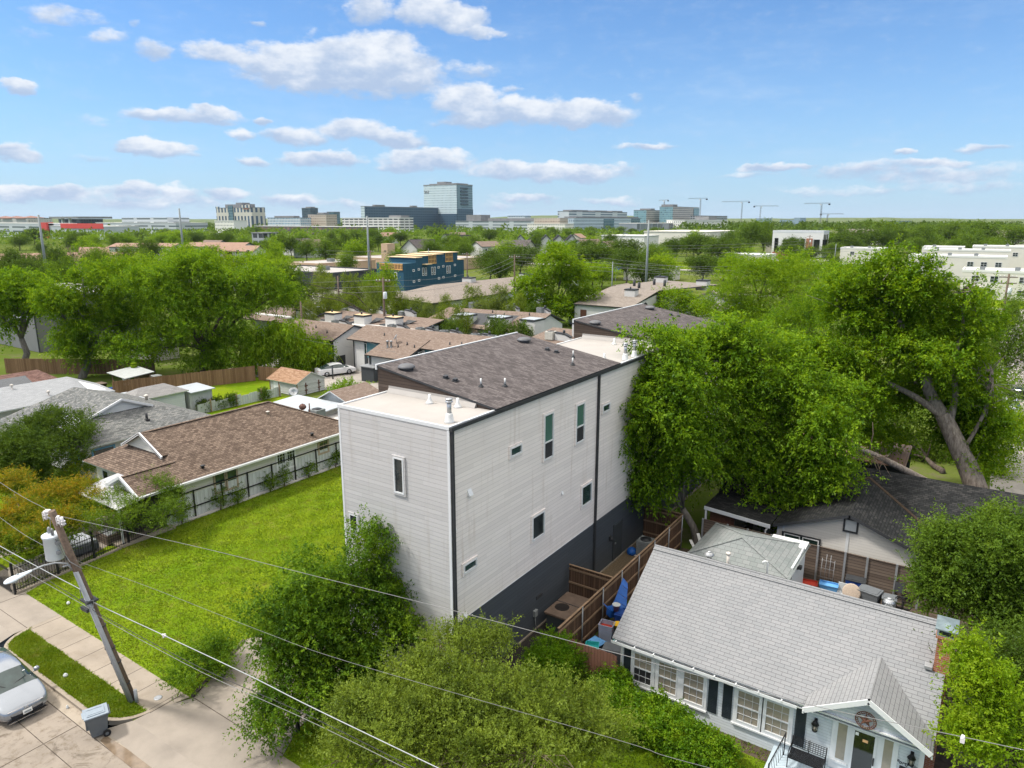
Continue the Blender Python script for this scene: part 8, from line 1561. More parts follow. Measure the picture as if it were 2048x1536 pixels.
# ------------------------------------------------------------------ trees and shrubs
TB = {
 'T1': [(-19.18, 18.28, 5.56, 0.94, 0.99, 1.09), (-19.6, 17.53, 4.36, 1.58, 1.42, 1.33), (-20.3, 16.25, 4.31, 1.25, 1.3, 1.42), (-19.11, 18.79, 3.49, 1.3, 1.3, 1.36), (-19.63, 16.27, 2.59, 2.22, 1.91, 1.67), (-20.38, 14.83, 3.52, 1.24, 1.29, 1.41), (-19.4, 14.8, 1.81, 1.67, 1.46, 1.31), (-18.62, 16.38, 1.07, 1.92, 1.6, 1.35), (-19.42, 13.76, 1.19, 1.04, 0.83, 0.65), (-18.59, 19.3, 4.08, 0.69, 0.75, 0.86), (-18.09, 18.68, 2.42, 1.08, 1.08, 1.13)],
 'T2': [(-14.77, 17.24, 3.74, 1.43, 1.19, 1.0), (-13.7, 18.48, 3.26, 1.07, 0.97, 0.92), (-14.9, 15.78, 3.34, 1.03, 0.9, 0.82), (-12.49, 16.0, 3.23, 2.68, 1.97, 1.32), (-13.87, 13.71, 3.1, 1.66, 1.49, 1.38), (-10.26, 17.05, 2.97, 1.87, 1.65, 1.49), (-11.52, 14.48, 2.86, 2.9, 2.13, 1.43), (-14.12, 12.26, 3.01, 1.11, 0.94, 0.81), (-9.13, 17.68, 2.31, 1.36, 1.31, 1.33), (-9.62, 14.62, 2.99, 2.64, 1.81, 1.04)],
 'T3': [(-13.08, 22.47, 1.07, 1.1, 1.05, 1.04), (-13.31, 21.87, 0.63, 0.99, 0.99, 1.04), (-12.53, 22.78, 0.52, 0.89, 0.95, 1.05), (-12.9, 22.0, -0.1, 1.11, 1.0, 0.93), (-13.35, 21.37, -0.13, 0.77, 0.77, 0.81)],
 'T5a': [(-15.53, 36.32, 8.62, 2.01, 2.08, 2.26), (-16.09, 36.08, 6.23, 1.6, 1.97, 2.45), (-15.09, 36.5, 3.88, 1.63, 1.63, 1.71), (-13.91, 36.97, 6.67, 2.18, 2.32, 2.59), (-13.41, 37.15, 9.6, 2.28, 2.14, 2.1), (-16.89, 35.7, 7.38, 0.93, 1.33, 1.82), (-12.58, 37.44, 5.9, 1.75, 1.61, 1.53), (-16.53, 35.88, 3.77, 1.13, 1.49, 1.93), (-17.02, 35.64, 5.57, 0.7, 0.94, 1.23), (-14.9, 36.58, 11.79, 1.41, 1.27, 1.19)],
 'T5b': [(-11.3, 41.49, 6.6, 3.46, 3.3, 3.3), (-9.23, 42.0, 4.34, 2.71, 2.55, 2.51), (-12.26, 41.21, 4.29, 2.55, 2.15, 1.84), (-9.08, 41.52, 2.32, 1.92, 1.68, 1.51), (-7.53, 41.32, 2.75, 1.42, 1.31, 1.26), (-6.69, 41.46, 5.0, 1.4, 1.4, 1.47), (-7.95, 41.24, 1.43, 1.28, 1.04, 0.84), (-10.42, 41.72, 9.42, 3.1, 2.71, 2.44), (-12.94, 41.01, 10.89, 2.62, 2.23, 1.94), (-7.84, 42.28, 6.97, 2.35, 2.43, 2.64), (-8.32, 42.19, 3.22, 1.61, 1.45, 1.35), (-15.66, 40.05, 10.91, 1.69, 1.38, 1.13), (-11.36, 41.47, 11.43, 2.15, 1.69, 1.29)],
 'T6': [(-5.16, 51.74, 10.22, 2.78, 2.41, 2.14), (-3.51, 53.38, 12.14, 2.85, 2.47, 2.19), (-6.24, 50.62, 13.53, 2.35, 2.08, 1.9), (-3.76, 50.86, 14.89, 1.44, 1.44, 1.51), (-5.23, 50.73, 15.92, 1.22, 1.08, 0.98), (-7.55, 50.44, 12.16, 2.54, 2.17, 1.9), (-8.72, 48.22, 9.74, 2.1, 1.84, 1.66), (-1.46, 53.98, 7.59, 1.75, 1.84, 2.04), (-6.69, 48.04, 7.41, 2.1, 1.72, 1.4), (-8.49, 48.26, 7.11, 1.95, 1.77, 1.68), (-1.67, 53.97, 10.57, 1.62, 1.67, 1.82), (-1.07, 50.99, 14.26, 0.87, 0.83, 0.83), (-8.57, 50.27, 13.74, 1.52, 1.34, 1.21), (-0.17, 54.5, 4.92, 1.19, 1.48, 1.87), (-5.69, 49.68, 5.19, 1.24, 1.09, 1.0), (-4.25, 54.84, 7.04, 1.78, 1.68, 1.66), (-5.0, 53.77, 3.57, 1.58, 1.38, 1.24), (-7.37, 49.45, 9.02, 2.33, 2.06, 1.88), (-9.83, 48.0, 8.99, 1.76, 1.67, 1.66), (-4.94, 52.77, 7.01, 1.91, 1.62, 1.4), (-7.75, 48.38, 5.51, 1.79, 1.52, 1.31), (-2.68, 48.93, 10.28, 1.58, 1.49, 1.47), (-0.33, 52.0, 12.23, 1.11, 1.11, 1.16), (-1.84, 53.97, 4.78, 1.18, 1.18, 1.24), (-0.56, 52.5, 8.65, 1.69, 1.79, 1.98), (0.34, 52.5, 6.17, 1.44, 1.58, 1.8), (0.66, 53.0, 3.08, 1.32, 1.48, 1.72), (1.17, 53.99, 4.26, 1.18, 1.28, 1.45)],
 'T6b': [(1.7, 61.98, 2.99, 2.25, 2.03, 1.89), (1.54, 61.98, 0.62, 1.59, 1.59, 1.67), (2.79, 61.94, 3.95, 1.35, 1.46, 1.65)],
 'T6e': [(-5.7, 63.75, 2.12, 3.03, 2.63, 2.35), (-2.99, 63.93, 0.21, 2.58, 2.35, 2.22), (-8.7, 63.41, 2.58, 2.79, 2.32, 1.95), (-1.41, 63.98, -1.4, 2.13, 2.13, 2.23), (-3.6, 63.9, -2.26, 2.13, 1.9, 1.74), (-6.19, 63.7, -0.11, 2.11, 1.76, 1.48), (-0.81, 63.99, 4.88, 2.31, 2.31, 2.42)],
 'T6c': [(0.83, 95.0, 4.92, 4.06, 4.06, 4.26), (2.73, 94.96, 7.88, 3.03, 3.37, 3.89), (0.06, 95.0, 1.68, 2.38, 2.55, 2.86), (3.61, 94.93, 2.97, 2.71, 3.05, 3.56)],
 'T6d': [(-17.53, 83.17, 7.66, 3.62, 3.32, 3.17), (-15.22, 83.63, 9.98, 3.01, 2.71, 2.53), (-19.47, 82.74, 6.42, 3.03, 2.72, 2.54), (-13.47, 83.93, 12.22, 3.0, 2.7, 2.52)],
 'T7': [(1.0, 31.48, 5.75, 1.8, 1.62, 1.51), (0.05, 30.9, 4.87, 1.48, 1.45, 1.5), (1.61, 32.26, 6.67, 1.16, 1.04, 0.97), (-0.53, 31.5, 5.87, 0.91, 0.84, 0.8), (1.08, 30.88, 3.91, 1.57, 1.32, 1.14), (2.09, 31.43, 4.83, 1.33, 1.45, 1.65), (-0.49, 30.9, 4.05, 0.77, 0.87, 1.01), (2.41, 30.81, 3.54, 1.09, 1.09, 1.14)],
 'T7b': [(1.76, 26.94, 3.79, 1.52, 1.41, 1.37), (2.46, 26.89, 2.76, 1.32, 1.43, 1.62), (1.71, 25.94, 2.65, 1.29, 1.29, 1.35), (2.35, 24.89, 2.33, 1.26, 1.15, 1.1)],
 'T8': [(0.88, 23.28, 5.45, 0.53, 0.69, 0.89), (1.19, 23.27, 4.48, 0.92, 0.94, 1.01), (1.01, 22.78, 3.51, 0.77, 0.79, 0.85), (1.59, 23.25, 4.83, 0.57, 0.65, 0.76), (0.56, 23.29, 6.05, 0.19, 0.26, 0.35), (1.5, 22.65, 3.65, 0.86, 0.83, 0.84)],
 'L1': [(-45.17, 17.45, 2.2, 1.7, 1.7, 1.0), (-43.55, 15.17, 2.0, 1.5, 1.5, 1.0), (-45.09, 19.25, 2.1, 1.2, 1.2, 0.9), (-49.2, 17.18, 2.2, 1.4, 1.4, 0.9), (-40.78, 15.99, 1.8, 1.3, 1.3, 1.0), (-40.68, 14.45, 1.7, 1.0, 1.0, 0.8), (-43.05, 18.94, 1.7, 0.9, 0.9, 0.8), (-41.64, 13.55, 1.8, 1.0, 1.0, 0.9)],
 'L2a': [(-41.12, 21.72, 2.5, 1.1, 1.1, 0.9), (-39.48, 21.78, 2.2, 1.0, 1.0, 0.8), (-38.63, 20.59, 1.7, 0.8, 0.8, 0.7), (-38.02, 21.17, 1.8, 0.7, 0.7, 0.6)],
 'L2b': [(-41.44, 19.51, 2.2, 1.0, 1.0, 0.8), (-39.49, 19.3, 1.8, 0.9, 0.9, 0.8), (-40.81, 18.69, 1.7, 0.8, 0.8, 0.7), (-40.08, 19.97, 2.2, 0.8, 0.8, 0.7)],
 'L3': [(-55.55, 20.84, 3.6, 2.0, 2.0, 1.3), (-54.75, 22.83, 3.8, 1.9, 1.9, 1.3), (-54.94, 19.29, 3.2, 1.8, 1.8, 1.3), (-52.49, 22.37, 3.0, 1.5, 1.5, 1.2), (-53.11, 20.66, 2.8, 1.7, 1.7, 1.3), (-53.86, 19.15, 2.0, 1.5, 1.5, 1.2)],
 'L5': [(-52.7, 22.59, 1.4, 1.2, 1.2, 0.9), (-52.01, 21.56, 1.1, 1.1, 1.1, 0.8), (-51.69, 20.92, 1.0, 1.0, 1.0, 0.8)],
 'L6': [(-101.62, 39.43, 9.0, 3.47, 2.81, 2.27), (-102.0, 38.42, 10.62, 2.7, 2.31, 2.02), (-100.83, 41.41, 8.24, 2.7, 2.31, 2.03), (-102.38, 37.41, 6.32, 1.93, 1.93, 2.03), (-101.26, 40.35, 10.52, 2.7, 2.12, 1.62)],
 'L7': [(-88.57, 41.94, 11.62, 3.46, 2.77, 2.18), (-87.44, 44.26, 9.12, 4.16, 3.3, 2.55), (-89.38, 40.19, 8.19, 3.12, 2.95, 2.92), (-88.28, 42.55, 6.22, 3.83, 3.24, 2.78), (-89.99, 38.8, 4.75, 2.44, 2.27, 2.2), (-86.57, 45.93, 6.57, 3.13, 2.68, 2.34), (-86.91, 45.28, 12.37, 2.42, 1.9, 1.45), (-88.99, 41.04, 3.02, 2.1, 1.92, 1.84), (-90.12, 38.51, 9.48, 2.43, 2.32, 2.33)],
 'L8': [(-78.3, 50.18, 11.53, 4.6, 3.55, 2.62), (-80.39, 46.76, 9.33, 3.62, 3.13, 2.77), (-76.23, 53.27, 8.99, 3.95, 3.29, 2.77), (-78.83, 49.35, 6.78, 5.28, 4.23, 3.33), (-80.89, 45.9, 4.62, 3.64, 2.98, 2.44), (-77.45, 51.48, 3.55, 3.98, 3.15, 2.44), (-74.78, 55.29, 11.35, 2.96, 2.53, 2.21), (-78.78, 49.42, 13.62, 3.61, 2.4, 1.24), (-81.34, 45.09, 11.16, 2.96, 2.63, 2.42), (-73.63, 56.81, 9.45, 2.3, 2.3, 2.42), (-78.48, 49.9, 1.51, 3.66, 2.66, 1.75), (-82.45, 43.03, 3.69, 2.99, 2.49, 2.09)],
 'L8b': [(-87.24, 70.24, 10.14, 2.53, 2.14, 1.83), (-86.57, 71.06, 7.5, 1.74, 1.74, 1.83), (-88.23, 68.98, 7.58, 1.74, 1.86, 2.08)],
 'L8c': [(-103.53, 70.05, 10.65, 5.3, 3.75, 2.32), (-101.31, 73.22, 11.36, 3.53, 2.65, 1.85), (-109.23, 60.78, 10.56, 4.41, 3.31, 2.32), (-106.64, 65.22, 12.36, 3.53, 2.56, 1.67)],
 'L9': [(-71.72, 56.01, 4.71, 3.11, 2.46, 1.91), (-70.32, 57.76, 2.71, 2.47, 2.15, 1.91), (-73.18, 54.09, 3.59, 1.95, 1.95, 2.05), (-71.14, 56.74, 0.88, 2.29, 1.73, 1.23), (-69.26, 59.02, 1.86, 1.17, 1.24, 1.37), (-73.94, 53.04, 1.81, 1.63, 1.63, 1.71)],
 'L10': [(-53.64, 48.8, 1.6, 1.5, 1.5, 1.1), (-51.62, 49.04, 1.2, 1.1, 1.1, 0.9), (-53.88, 47.51, 1.2, 1.2, 1.2, 0.9)],
 'M1': [(-65.3, 110.09, 11.17, 4.34, 3.34, 2.47), (-62.18, 111.88, 8.1, 3.8, 3.35, 3.04), (-67.54, 108.73, 6.29, 3.81, 3.35, 3.04), (-64.44, 110.6, 3.62, 4.72, 3.54, 2.48), (-60.71, 112.69, 4.56, 2.36, 2.36, 2.48), (-69.81, 107.29, 4.31, 2.0, 2.0, 2.1), (-65.33, 110.07, 13.36, 1.99, 1.62, 1.33)],
 'M4': [(-47.32, 122.16, 4.52, 2.97, 2.27, 1.66), (-44.65, 123.16, 3.52, 2.6, 2.09, 1.66), (-49.05, 121.47, 2.94, 2.05, 1.67, 1.37), (-43.12, 123.7, 2.4, 2.33, 1.81, 1.37)],
 'M5': [(-32.75, 119.6, 8.77, 6.57, 5.04, 3.68), (-27.2, 120.98, 9.09, 5.7, 4.82, 4.14), (-37.13, 118.31, 6.16, 4.57, 4.13, 3.87), (-30.34, 120.23, 11.41, 4.38, 3.06, 1.84), (-29.79, 120.37, 4.12, 7.92, 5.81, 3.88), (-22.84, 121.88, 5.09, 4.83, 4.26, 3.88), (-34.59, 119.08, 2.24, 5.29, 3.97, 2.78)],
 'M5b': [(-23.24, 117.73, 6.4, 4.08, 3.48, 3.03), (-20.93, 118.16, 8.04, 3.23, 2.8, 2.5), (-24.74, 117.42, 3.19, 3.84, 3.2, 2.69)],
 'bush': [(-25.33, 14.24, 0.8, 0.75, 0.75, 0.7), (-24.59, 13.33, 0.7, 0.65, 0.65, 0.65), (-25.83, 15.37, 0.7, 0.7, 0.7, 0.65), (-24.58, 14.86, 0.5, 0.5, 0.5, 0.5)],
}

leafmat('leaf_elm', (0.058, 0.131, 0.007), (0.134, 0.250, 0.010), (0.261, 0.390, 0.017), 0.48); leafmat('leaf_dark_elm', (0.048, 0.110, 0.009), (0.107, 0.202, 0.011), (0.237, 0.352, 0.019), 0.46)
leafmat('leaf_olive', (0.064, 0.099, 0.012), (0.142, 0.200, 0.023), (0.261, 0.339, 0.044), 0.44, patch=1.2); leafmat('leaf_bright', (0.104, 0.205, 0.006), (0.182, 0.301, 0.009), (0.279, 0.384, 0.017), 0.50); leafmat('leaf_pecan', (0.067, 0.151, 0.006), (0.148, 0.262, 0.009), (0.286, 0.403, 0.014), 0.48)
leafmat('leaf_oak', (0.039, 0.077, 0.009), (0.068, 0.118, 0.013), (0.109, 0.172, 0.020), 0.36); leafmat('leaf_mid', (0.061, 0.118, 0.011), (0.104, 0.177, 0.016), (0.158, 0.243, 0.023), 0.42); leafmat('leaf_grey', (0.097, 0.141, 0.026), (0.146, 0.198, 0.038), (0.200, 0.256, 0.058), 0.42); leafmat('leaf_myrtle', (0.067, 0.122, 0.008), (0.116, 0.192, 0.011), (0.170, 0.256, 0.017), 0.44, tip=((0.438, 0.224, 0.017), 2.6, 3.6)); leafmat('leaf_cypress', (0.039, 0.079, 0.012), (0.061, 0.109, 0.019), (0.085, 0.147, 0.027), 0.26); leafmat('leaf_hedge', (0.044, 0.109, 0.006), (0.109, 0.218, 0.008), (0.225, 0.326, 0.014), 0.42, patch=1.6); leafmat('leaf_box', (0.067, 0.160, 0.006), (0.127, 0.250, 0.008), (0.218, 0.339, 0.012), 0.46, patch=1.8)
barkmat('bark', (.125, .100, .080), (.060, .047, .038)); barkmat('bark_pecan', (.32, .27, .225), (.14, .112, .09), 9.0); barkmat('bark_grey', (.20, .18, .155), (.10, .088, .075), 8.0); barkmat('twig_dry', (.26, .20, .15), (.16, .12, .09), 10.0)
R_ = lambda s: np.random.default_rng(s)
tree('elm_tree', 'dark green feathery elm leaning against the front of the tall white house', 'tree', (-20.4, 16.6, 0), TB['T1'], 'leaf_dark_elm', 'bark', R_(1), 8600, 15, .62, .115, .45, .13, 160, up=.9, bunch=12, bsize=.36, droop=.30, outward=.95, lift=.28, shell=.45, gap=.45, side=.8, wind=(.12, .1, .1), fork=.35)
tree('oak_tree', 'broad olive green fine leaved tree at the bottom centre over the cottage lawn', 'tree', (-13.6, 13.8, 0), TB['T2'], 'leaf_olive', 'twig_dry', R_(2), 13500, 15, .42, .085, .42, .18, 700, up=.8, bunch=17, bsize=.46, spread=1.15, droop=.02, outward=.8, lift=.55, shell=.6, gap=.34, side=.75, fork=.3, thin=.4)
def bush(name, label, base, blobs, lm, seed, sprays, per=12, slen=.28, leaf=.07, cat='shrub', stem=.05, **k):
    return tree(name, label, cat, base, blobs, lm, 'bark', R_(seed), sprays, per, slen, leaf, .5, stem, 24, crown='foliage', rk=3, **k)
bush('round_shrub', 'rounded bright green shrub at the corner of the dark lower wall and pink fence', (-13.4, 22.0, 0), TB['T3'], 'leaf_box', 3, 3400, droop=.1, lift=.3, shell=.75, gap=.12)
bush('roadside_shrub', 'low twiggy green shrub between the pavement and the driveway', (-24.6, 14.6, 0), TB['bush'], 'leaf_dark_elm', 4, 1500, slen=.35, leaf=.075, droop=.05, lift=.35, shell=.55, gap=.3)
HB = [(-10.7, 22.2, .55, .7, .75, .6), (-9.9, 21.9, .65, .9, .9, .7), (-9.0, 21.6, .62, .95, .95, .7), (-8.1, 21.4, .65, .95, .95, .7), (-7.2, 21.2, .6, .95, .95, .7), (-6.4, 21.3, .62, .9, .9, .65), (-5.8, 21.4, .5, .65, .7, .55), (-10.2, 22.5, .95, .4, .4, .45), (-6.9, 20.6, .5, .6, .6, .5), (-8.9, 20.9, .45, .7, .6, .45), (-10.2, 21.4, .45, .6, .6, .45)]
bush('hedge', 'long glossy green hedge under the cottage windows', (-8.2, 21.8, 0), HB, 'leaf_hedge', 5, 7600, slen=.26, leaf=.095, cat='hedge', droop=.12, lift=.3, shell=.72, gap=.15)
bush('small_shrub', 'dark spiky plant at the foot of the pink fence', (-11.5, 22.5, 0), [(-11.5, 22.5, .3, .4, .35, .35)], 'leaf_oak', 6, 160, slen=.4, leaf=.09, droop=.2, lift=.6)
TA = tree('elm_tree', 'big drooping green elm with a forked pale trunk beside the tall white house', 'tree', (-12.5, 37.8, 0), TB['T5a'], 'leaf_elm', 'bark_grey', R_(7), 8800, 13, .80, .18, .5, .24, 320, droop=.38, outward=.8, lift=.02, shell=.6, gap=.3, fork=.32, bunch=13, bsize=.36, up=1.0)
m = MB(); rg = R_(71)
for k_ in range(70):
    a = Vector((-15.6 + rg.normal() * .5, 35.6 + rg.normal() * .5, 6.3 + rg.normal() * .9)); d = Vector((rg.normal() * .6 - .3, rg.normal() * .4 - .5, rg.normal() * .4 - .35)); m.tube([a, a + d * .5 + Vector((0, 0, .15)), a + d], [.018, .012, .006], 4, cap=False)
part(m, 'dead_branch', 'twig_dry', TA, 'bare brown twigs on the side facing the white wall')
tree('elm_tree', 'largest green elm with a single brown trunk rising behind the old garage', 'tree', (-10.4, 40.2, 0), TB['T5b'], 'leaf_elm', 'bark', R_(8), 11500, 13, .80, .18, .5, .22, 420, droop=.35, outward=.8, lift=.05, shell=.6, gap=.3, fork=.38, bunch=13, bsize=.36, up=1.0)
t = thing('pecan_tree', 'huge leaning pecan with a thick pale trunk and one long low limb', 'tree', (.95, 51.5, 0))
V = spray_crown(rough(TB['T6'], R_(99)), 15500, 13, .80, .19, .5, R_(9), droop=.22, outward=.8, lift=.2, shell=.55, gap=.35, bunch=14, bsize=.36, up=1.0) - np.array((.95, 51.5, 0)); c_ = link(bpy.data.objects.new('crown', leaf_mesh('crown', V, 'leaf_pecan'))); c_.parent = t
m = MB(); TR = [(.98, 51.5, -.2), (.92, 51.5, .4), (.75, 51.5, 1.6), (.15, 51.5, 3.0), (-.55, 51.5, 4.3), (-1.2, 51.5, 5.5), (-1.75, 51.45, 6.5)]; m.tube(spline(TR, 4), np.interp(np.linspace(0, 1, 25), [0, .2, .6, 1], [.84, .72, .58, .46]), 14)
rg = R_(10)
def limb(pts, r0, r1, n=9): P = spline(pts, 5); m.tube(P, np.linspace(r0, r1, len(P)), n)
limb([(-1.7, 51.45, 6.4), (-2.5, 51.4, 7.6), (-3.2, 51.4, 9.4), (-3.75, 51.4, 10.75), (-4.6, 51.3, 11.9), (-5.6, 51.2, 13.2)], .42, .12); limb([(-1.6, 51.4, 6.2), (-3.2, 51.0, 7.4), (-5.2, 50.8, 8.3), (-7.6, 50.5, 9.2), (-10, 50, 9.8)], .24, .07); limb([(-1.3, 51.5, 6.0), (-1.2, 51.6, 7.8), (-1.6, 51.7, 9.8), (-1.3, 51.8, 12.0), (-1.7, 51.8, 14.2)], .24, .07); limb([(-3.2, 51.4, 9.2), (-4.6, 51.0, 10.0), (-6.3, 50.6, 11.4), (-7.4, 50.4, 12.8)], .17, .06); limb([(-.4, 51.5, 4.2), (.3, 51.9, 6.2), (.6, 52.1, 8.2), (.5, 52, 9.5)], .14, .05)
limb([(.6, 51.2, .5), (-.3, 50.1, 1.4), (-1.3, 49.0, 2.3), (-2.4, 47.9, 3.15), (-3.4, 46.9, 3.9), (-4.7, 45.8, 4.75), (-6.3, 44.5, 5.6), (-8.0, 43.2, 6.4)], .34, .12)
for b in TB['T6']:
    e = Vector(b[:3]); s = min([Vector(p) for p in ((-3.75, 51.4, 10.75), (-5.6, 51.2, 13.2), (-7.6, 50.5, 9.2), (-1.6, 51.7, 9.8), (-1.7, 51.8, 14.2), (-7.4, 50.4, 12.8), (.5, 52, 9.5))], key=lambda q: (q - e).length); m.tube([s, s.lerp(e, .5) + Vector((0, 0, .3)), e], [.08, .06, .03], 6)
    for k_ in range(10): a = s.lerp(e, rg.random()); dv = Vector(rg.normal(size=3)) * b[3] * .45; m.tube([a, a + dv * .5 + Vector((0, 0, .1)), a + dv], [.03, .022, .01], 5, cap=False)
part(m, 'trunk', 'bark_pecan', t)
m = MB(); s0 = Vector((-5.0, 45.6, 4.9))
for k_ in range(26):
    d = Vector((rg.normal() * .9 - .4, rg.normal() * .7, -abs(rg.normal()) * .9 - .1)); a = s0 + Vector((rg.normal() * .4, rg.normal() * .3, -.1)); m.tube([a, a + d * .5 + Vector((0, 0, .25)), a + d * 1.1], [.03, .02, .008], 5, cap=False)
m.tube([s0, s0 + Vector((.1, 0, 1.2)), s0 + Vector((.0, 0, 1.9))], [.05, .035, .02], 6); part(m, 'dead_branch', 'twig_dry', t, 'bare grey dead twigs hanging from the low limb')
tree('oak_tree', 'dark tree filling the gap behind the leaning pecan trunk', 'tree', (-1.5, 60, 0), TB['T6e'], 'leaf_mid', 'bark', R_(98), 3600, 12, .9, .19, .46, .2, 30, droop=.3)
tree('yellow_green_tree', 'yellow green shrubby tree at the right edge below the silver car', 'tree', (2.2, 62, 0), TB['T6b'], 'leaf_bright', 'bark', R_(11), 1500, 10, .8, .16, .45, .14, 30, droop=.3)
tree('broad_tree', 'dusky green broad tree at the right edge beyond the pecan', 'tree', (2.5, 96, 0), TB['T6c'], 'leaf_mid', 'bark', R_(12), 3200, 10, 1.0, .2, .45, .25, 40, droop=.3)
tree('elm_tree', 'bright green tree showing between the two elms and the pecan', 'tree', (-22, 82, 0), TB['T6d'], 'leaf_pecan', 'bark', R_(13), 3600, 10, 1.0, .19, .45, .25, 40, droop=.4)
tree('oak_tree', 'light feathery tree right of the board fence over the cottage chimney', 'tree', (3.4, 31.5, 0), TB['T7'], 'leaf_mid', 'bark', R_(14), 8500, 14, .55, .115, .42, .18, 260, up=.9, bunch=12, bsize=.4, droop=.12, outward=.85, lift=.4, shell=.5, gap=.4)
tree('oak_tree', 'darker tree at the right edge below the feathery tree', 'tree', (4.2, 26.0, 0), TB['T7b'], 'leaf_oak', 'bark', R_(15), 3600, 13, .6, .11, .4, .16, 90, droop=.15, lift=.3)
tree('young_tree', 'slender bright yellow green young tree beside the brick chimney', 'tree', (1.35, 22.6, 0), TB['T8'], 'leaf_bright', 'bark_grey', R_(16), 1900, 12, .42, .095, .5, .07, 70, droop=.1, outward=.7, lift=.5, shell=.4, gap=.5)
tree('crape_myrtle', 'wide crape myrtle with orange tipped crown behind the utility pole', 'tree', (-41.8, 15.6, 0), TB['L1'], 'leaf_myrtle', 'bark_grey', R_(17), 8200, 12, .40, .095, .5, .10, 110, droop=.05, lift=.5, shell=.7, gap=.2, fork=.3)
tree('crape_myrtle', 'small green crape myrtle where the iron fence meets the pale panel fence', 'tree', (-40.95, 21.1, 0), TB['L2a'], 'leaf_mid', 'bark_grey', R_(18), 1400, 12, .4, .08, .48, .07, 50, droop=.05, lift=.4)
tree('crape_myrtle', 'small green crape myrtle in front of the ribbed porch roof', 'tree', (-41.3, 19.0, 0), TB['L2b'], 'leaf_mid', 'bark_grey', R_(19), 1300, 12, .4, .08, .48, .07, 50, droop=.05, lift=.4)
tree('dense_tree', 'dense dark green rounded tree at the left edge before the grey roof', 'tree', (-58, 21.5, 0), TB['L3'], 'leaf_oak', 'bark', R_(20), 6000, 12, .5, .11, .5, .14, 50, droop=.1, lift=.3, shell=.75, gap=.15)
bush('rusty_shrub', 'rust tinged shrub beside the cypress by the grey roofed house', (-53.5, 22.6, 0), TB['L5'], 'leaf_myrtle', 21, 900, slen=.35, leaf=.09, droop=.1, lift=.3)
bush('cypress', 'narrow dark columnar cypress left of the grey roofed house', (-54.0, 20.7, 0), [(-54, 20.7, .5 + i * .55, .55 - .03 * i, .55 - .03 * i, .55) for i in range(7)], 'leaf_cypress', 22, 1500, slen=.3, leaf=.07, cat='tree', droop=-.3, lift=.8, outward=.4, shell=.8, gap=.1)
tree('gnarled_tree', 'sparse tree with bare gnarled grey limbs at the far left', 'tree', (-102.4, 38.8, 0), TB['L6'], 'leaf_elm', 'bark_grey', R_(23), 2100, 12, 1.1, .30, .48, .42, 30, droop=.3, fork=.42, thin=.6)
tree('pecan_tree', 'tall pecan with spreading limbs behind the pale roofed house', 'tree', (-89.8, 40.2, 0), TB['L7'], 'leaf_pecan', 'bark_grey', R_(24), 6500, 12, 1.0, .24, .46, .45, 60, up=.9, bunch=12, droop=.3, fork=.35, thin=.55, shell=.5, gap=.4)
tree('spreading_tree', 'massive dark green tree over the back lawn and cedar fence', 'tree', (-78.9, 49.3, 0), TB['L8'], 'leaf_elm', 'bark', R_(25), 11000, 12, 1.0, .24, .46, .5, 80, up=.9, bunch=12, droop=.4, fork=.4)
tree('elm_tree', 'small round tree right of the massive tree in front of the grove', 'tree', (-71.5, 86, 0), TB['L8b'], 'leaf_mid', 'bark', R_(26), 1400, 10, 1.0, .24, .46, .2, 20, droop=.35)
tree('pecan_tree', 'bright tree top rising behind the massive tree', 'tree', (-105, 70, 0), TB['L8c'], 'leaf_pecan', 'bark', R_(27), 3000, 10, 1.2, .26, .46, .35, 30, droop=.35)
tree('elm_tree', 'bright drooping tree beside the white sedan and peeling shed', 'tree', (-71.3, 58.2, 0), TB['L9'], 'leaf_bright', 'bark', R_(28), 3000, 12, 1.1, .28, .42, .25, 40, droop=.9, outward=.7, lift=-.05)
bush('round_shrub', 'round green bush behind the white flat roof corner', (-54.3, 49.8, 0), TB['L10'], 'leaf_pecan', 29, 900, slen=.55, leaf=.14, droop=.15, lift=.3)
tree('maple_tree', 'bright yellow green maple in front of the dark oaks in the centre', 'tree', (-64.9, 110, 0), TB['M1'], 'leaf_bright', 'bark_grey', R_(30), 4200, 12, 1.0, .30, .55, .35, 40, droop=.25, shell=.55, gap=.35)
tree('broad_tree', 'yellow green low tree before the arched porch apartments', 'tree', (-46, 122, 0), TB['M4'], 'leaf_bright', 'bark', R_(31), 1500, 10, 1.1, .26, .5, .25, 25, droop=.2)
tree('broad_tree', 'large yellow green tree right of the arched porch apartments', 'tree', (-34, 126, 0), TB['M5'], 'leaf_bright', 'bark', R_(32), 6500, 11, 1.0, .26, .5, .35, 40, droop=.25)
tree('broad_tree', 'greyish green feathery tree behind the top of the pecan', 'tree', (-23, 118, 0), TB['M5b'], 'leaf_grey', 'bark', R_(33), 2600, 10, 1.2, .22, .36, .3, 40, droop=.2)
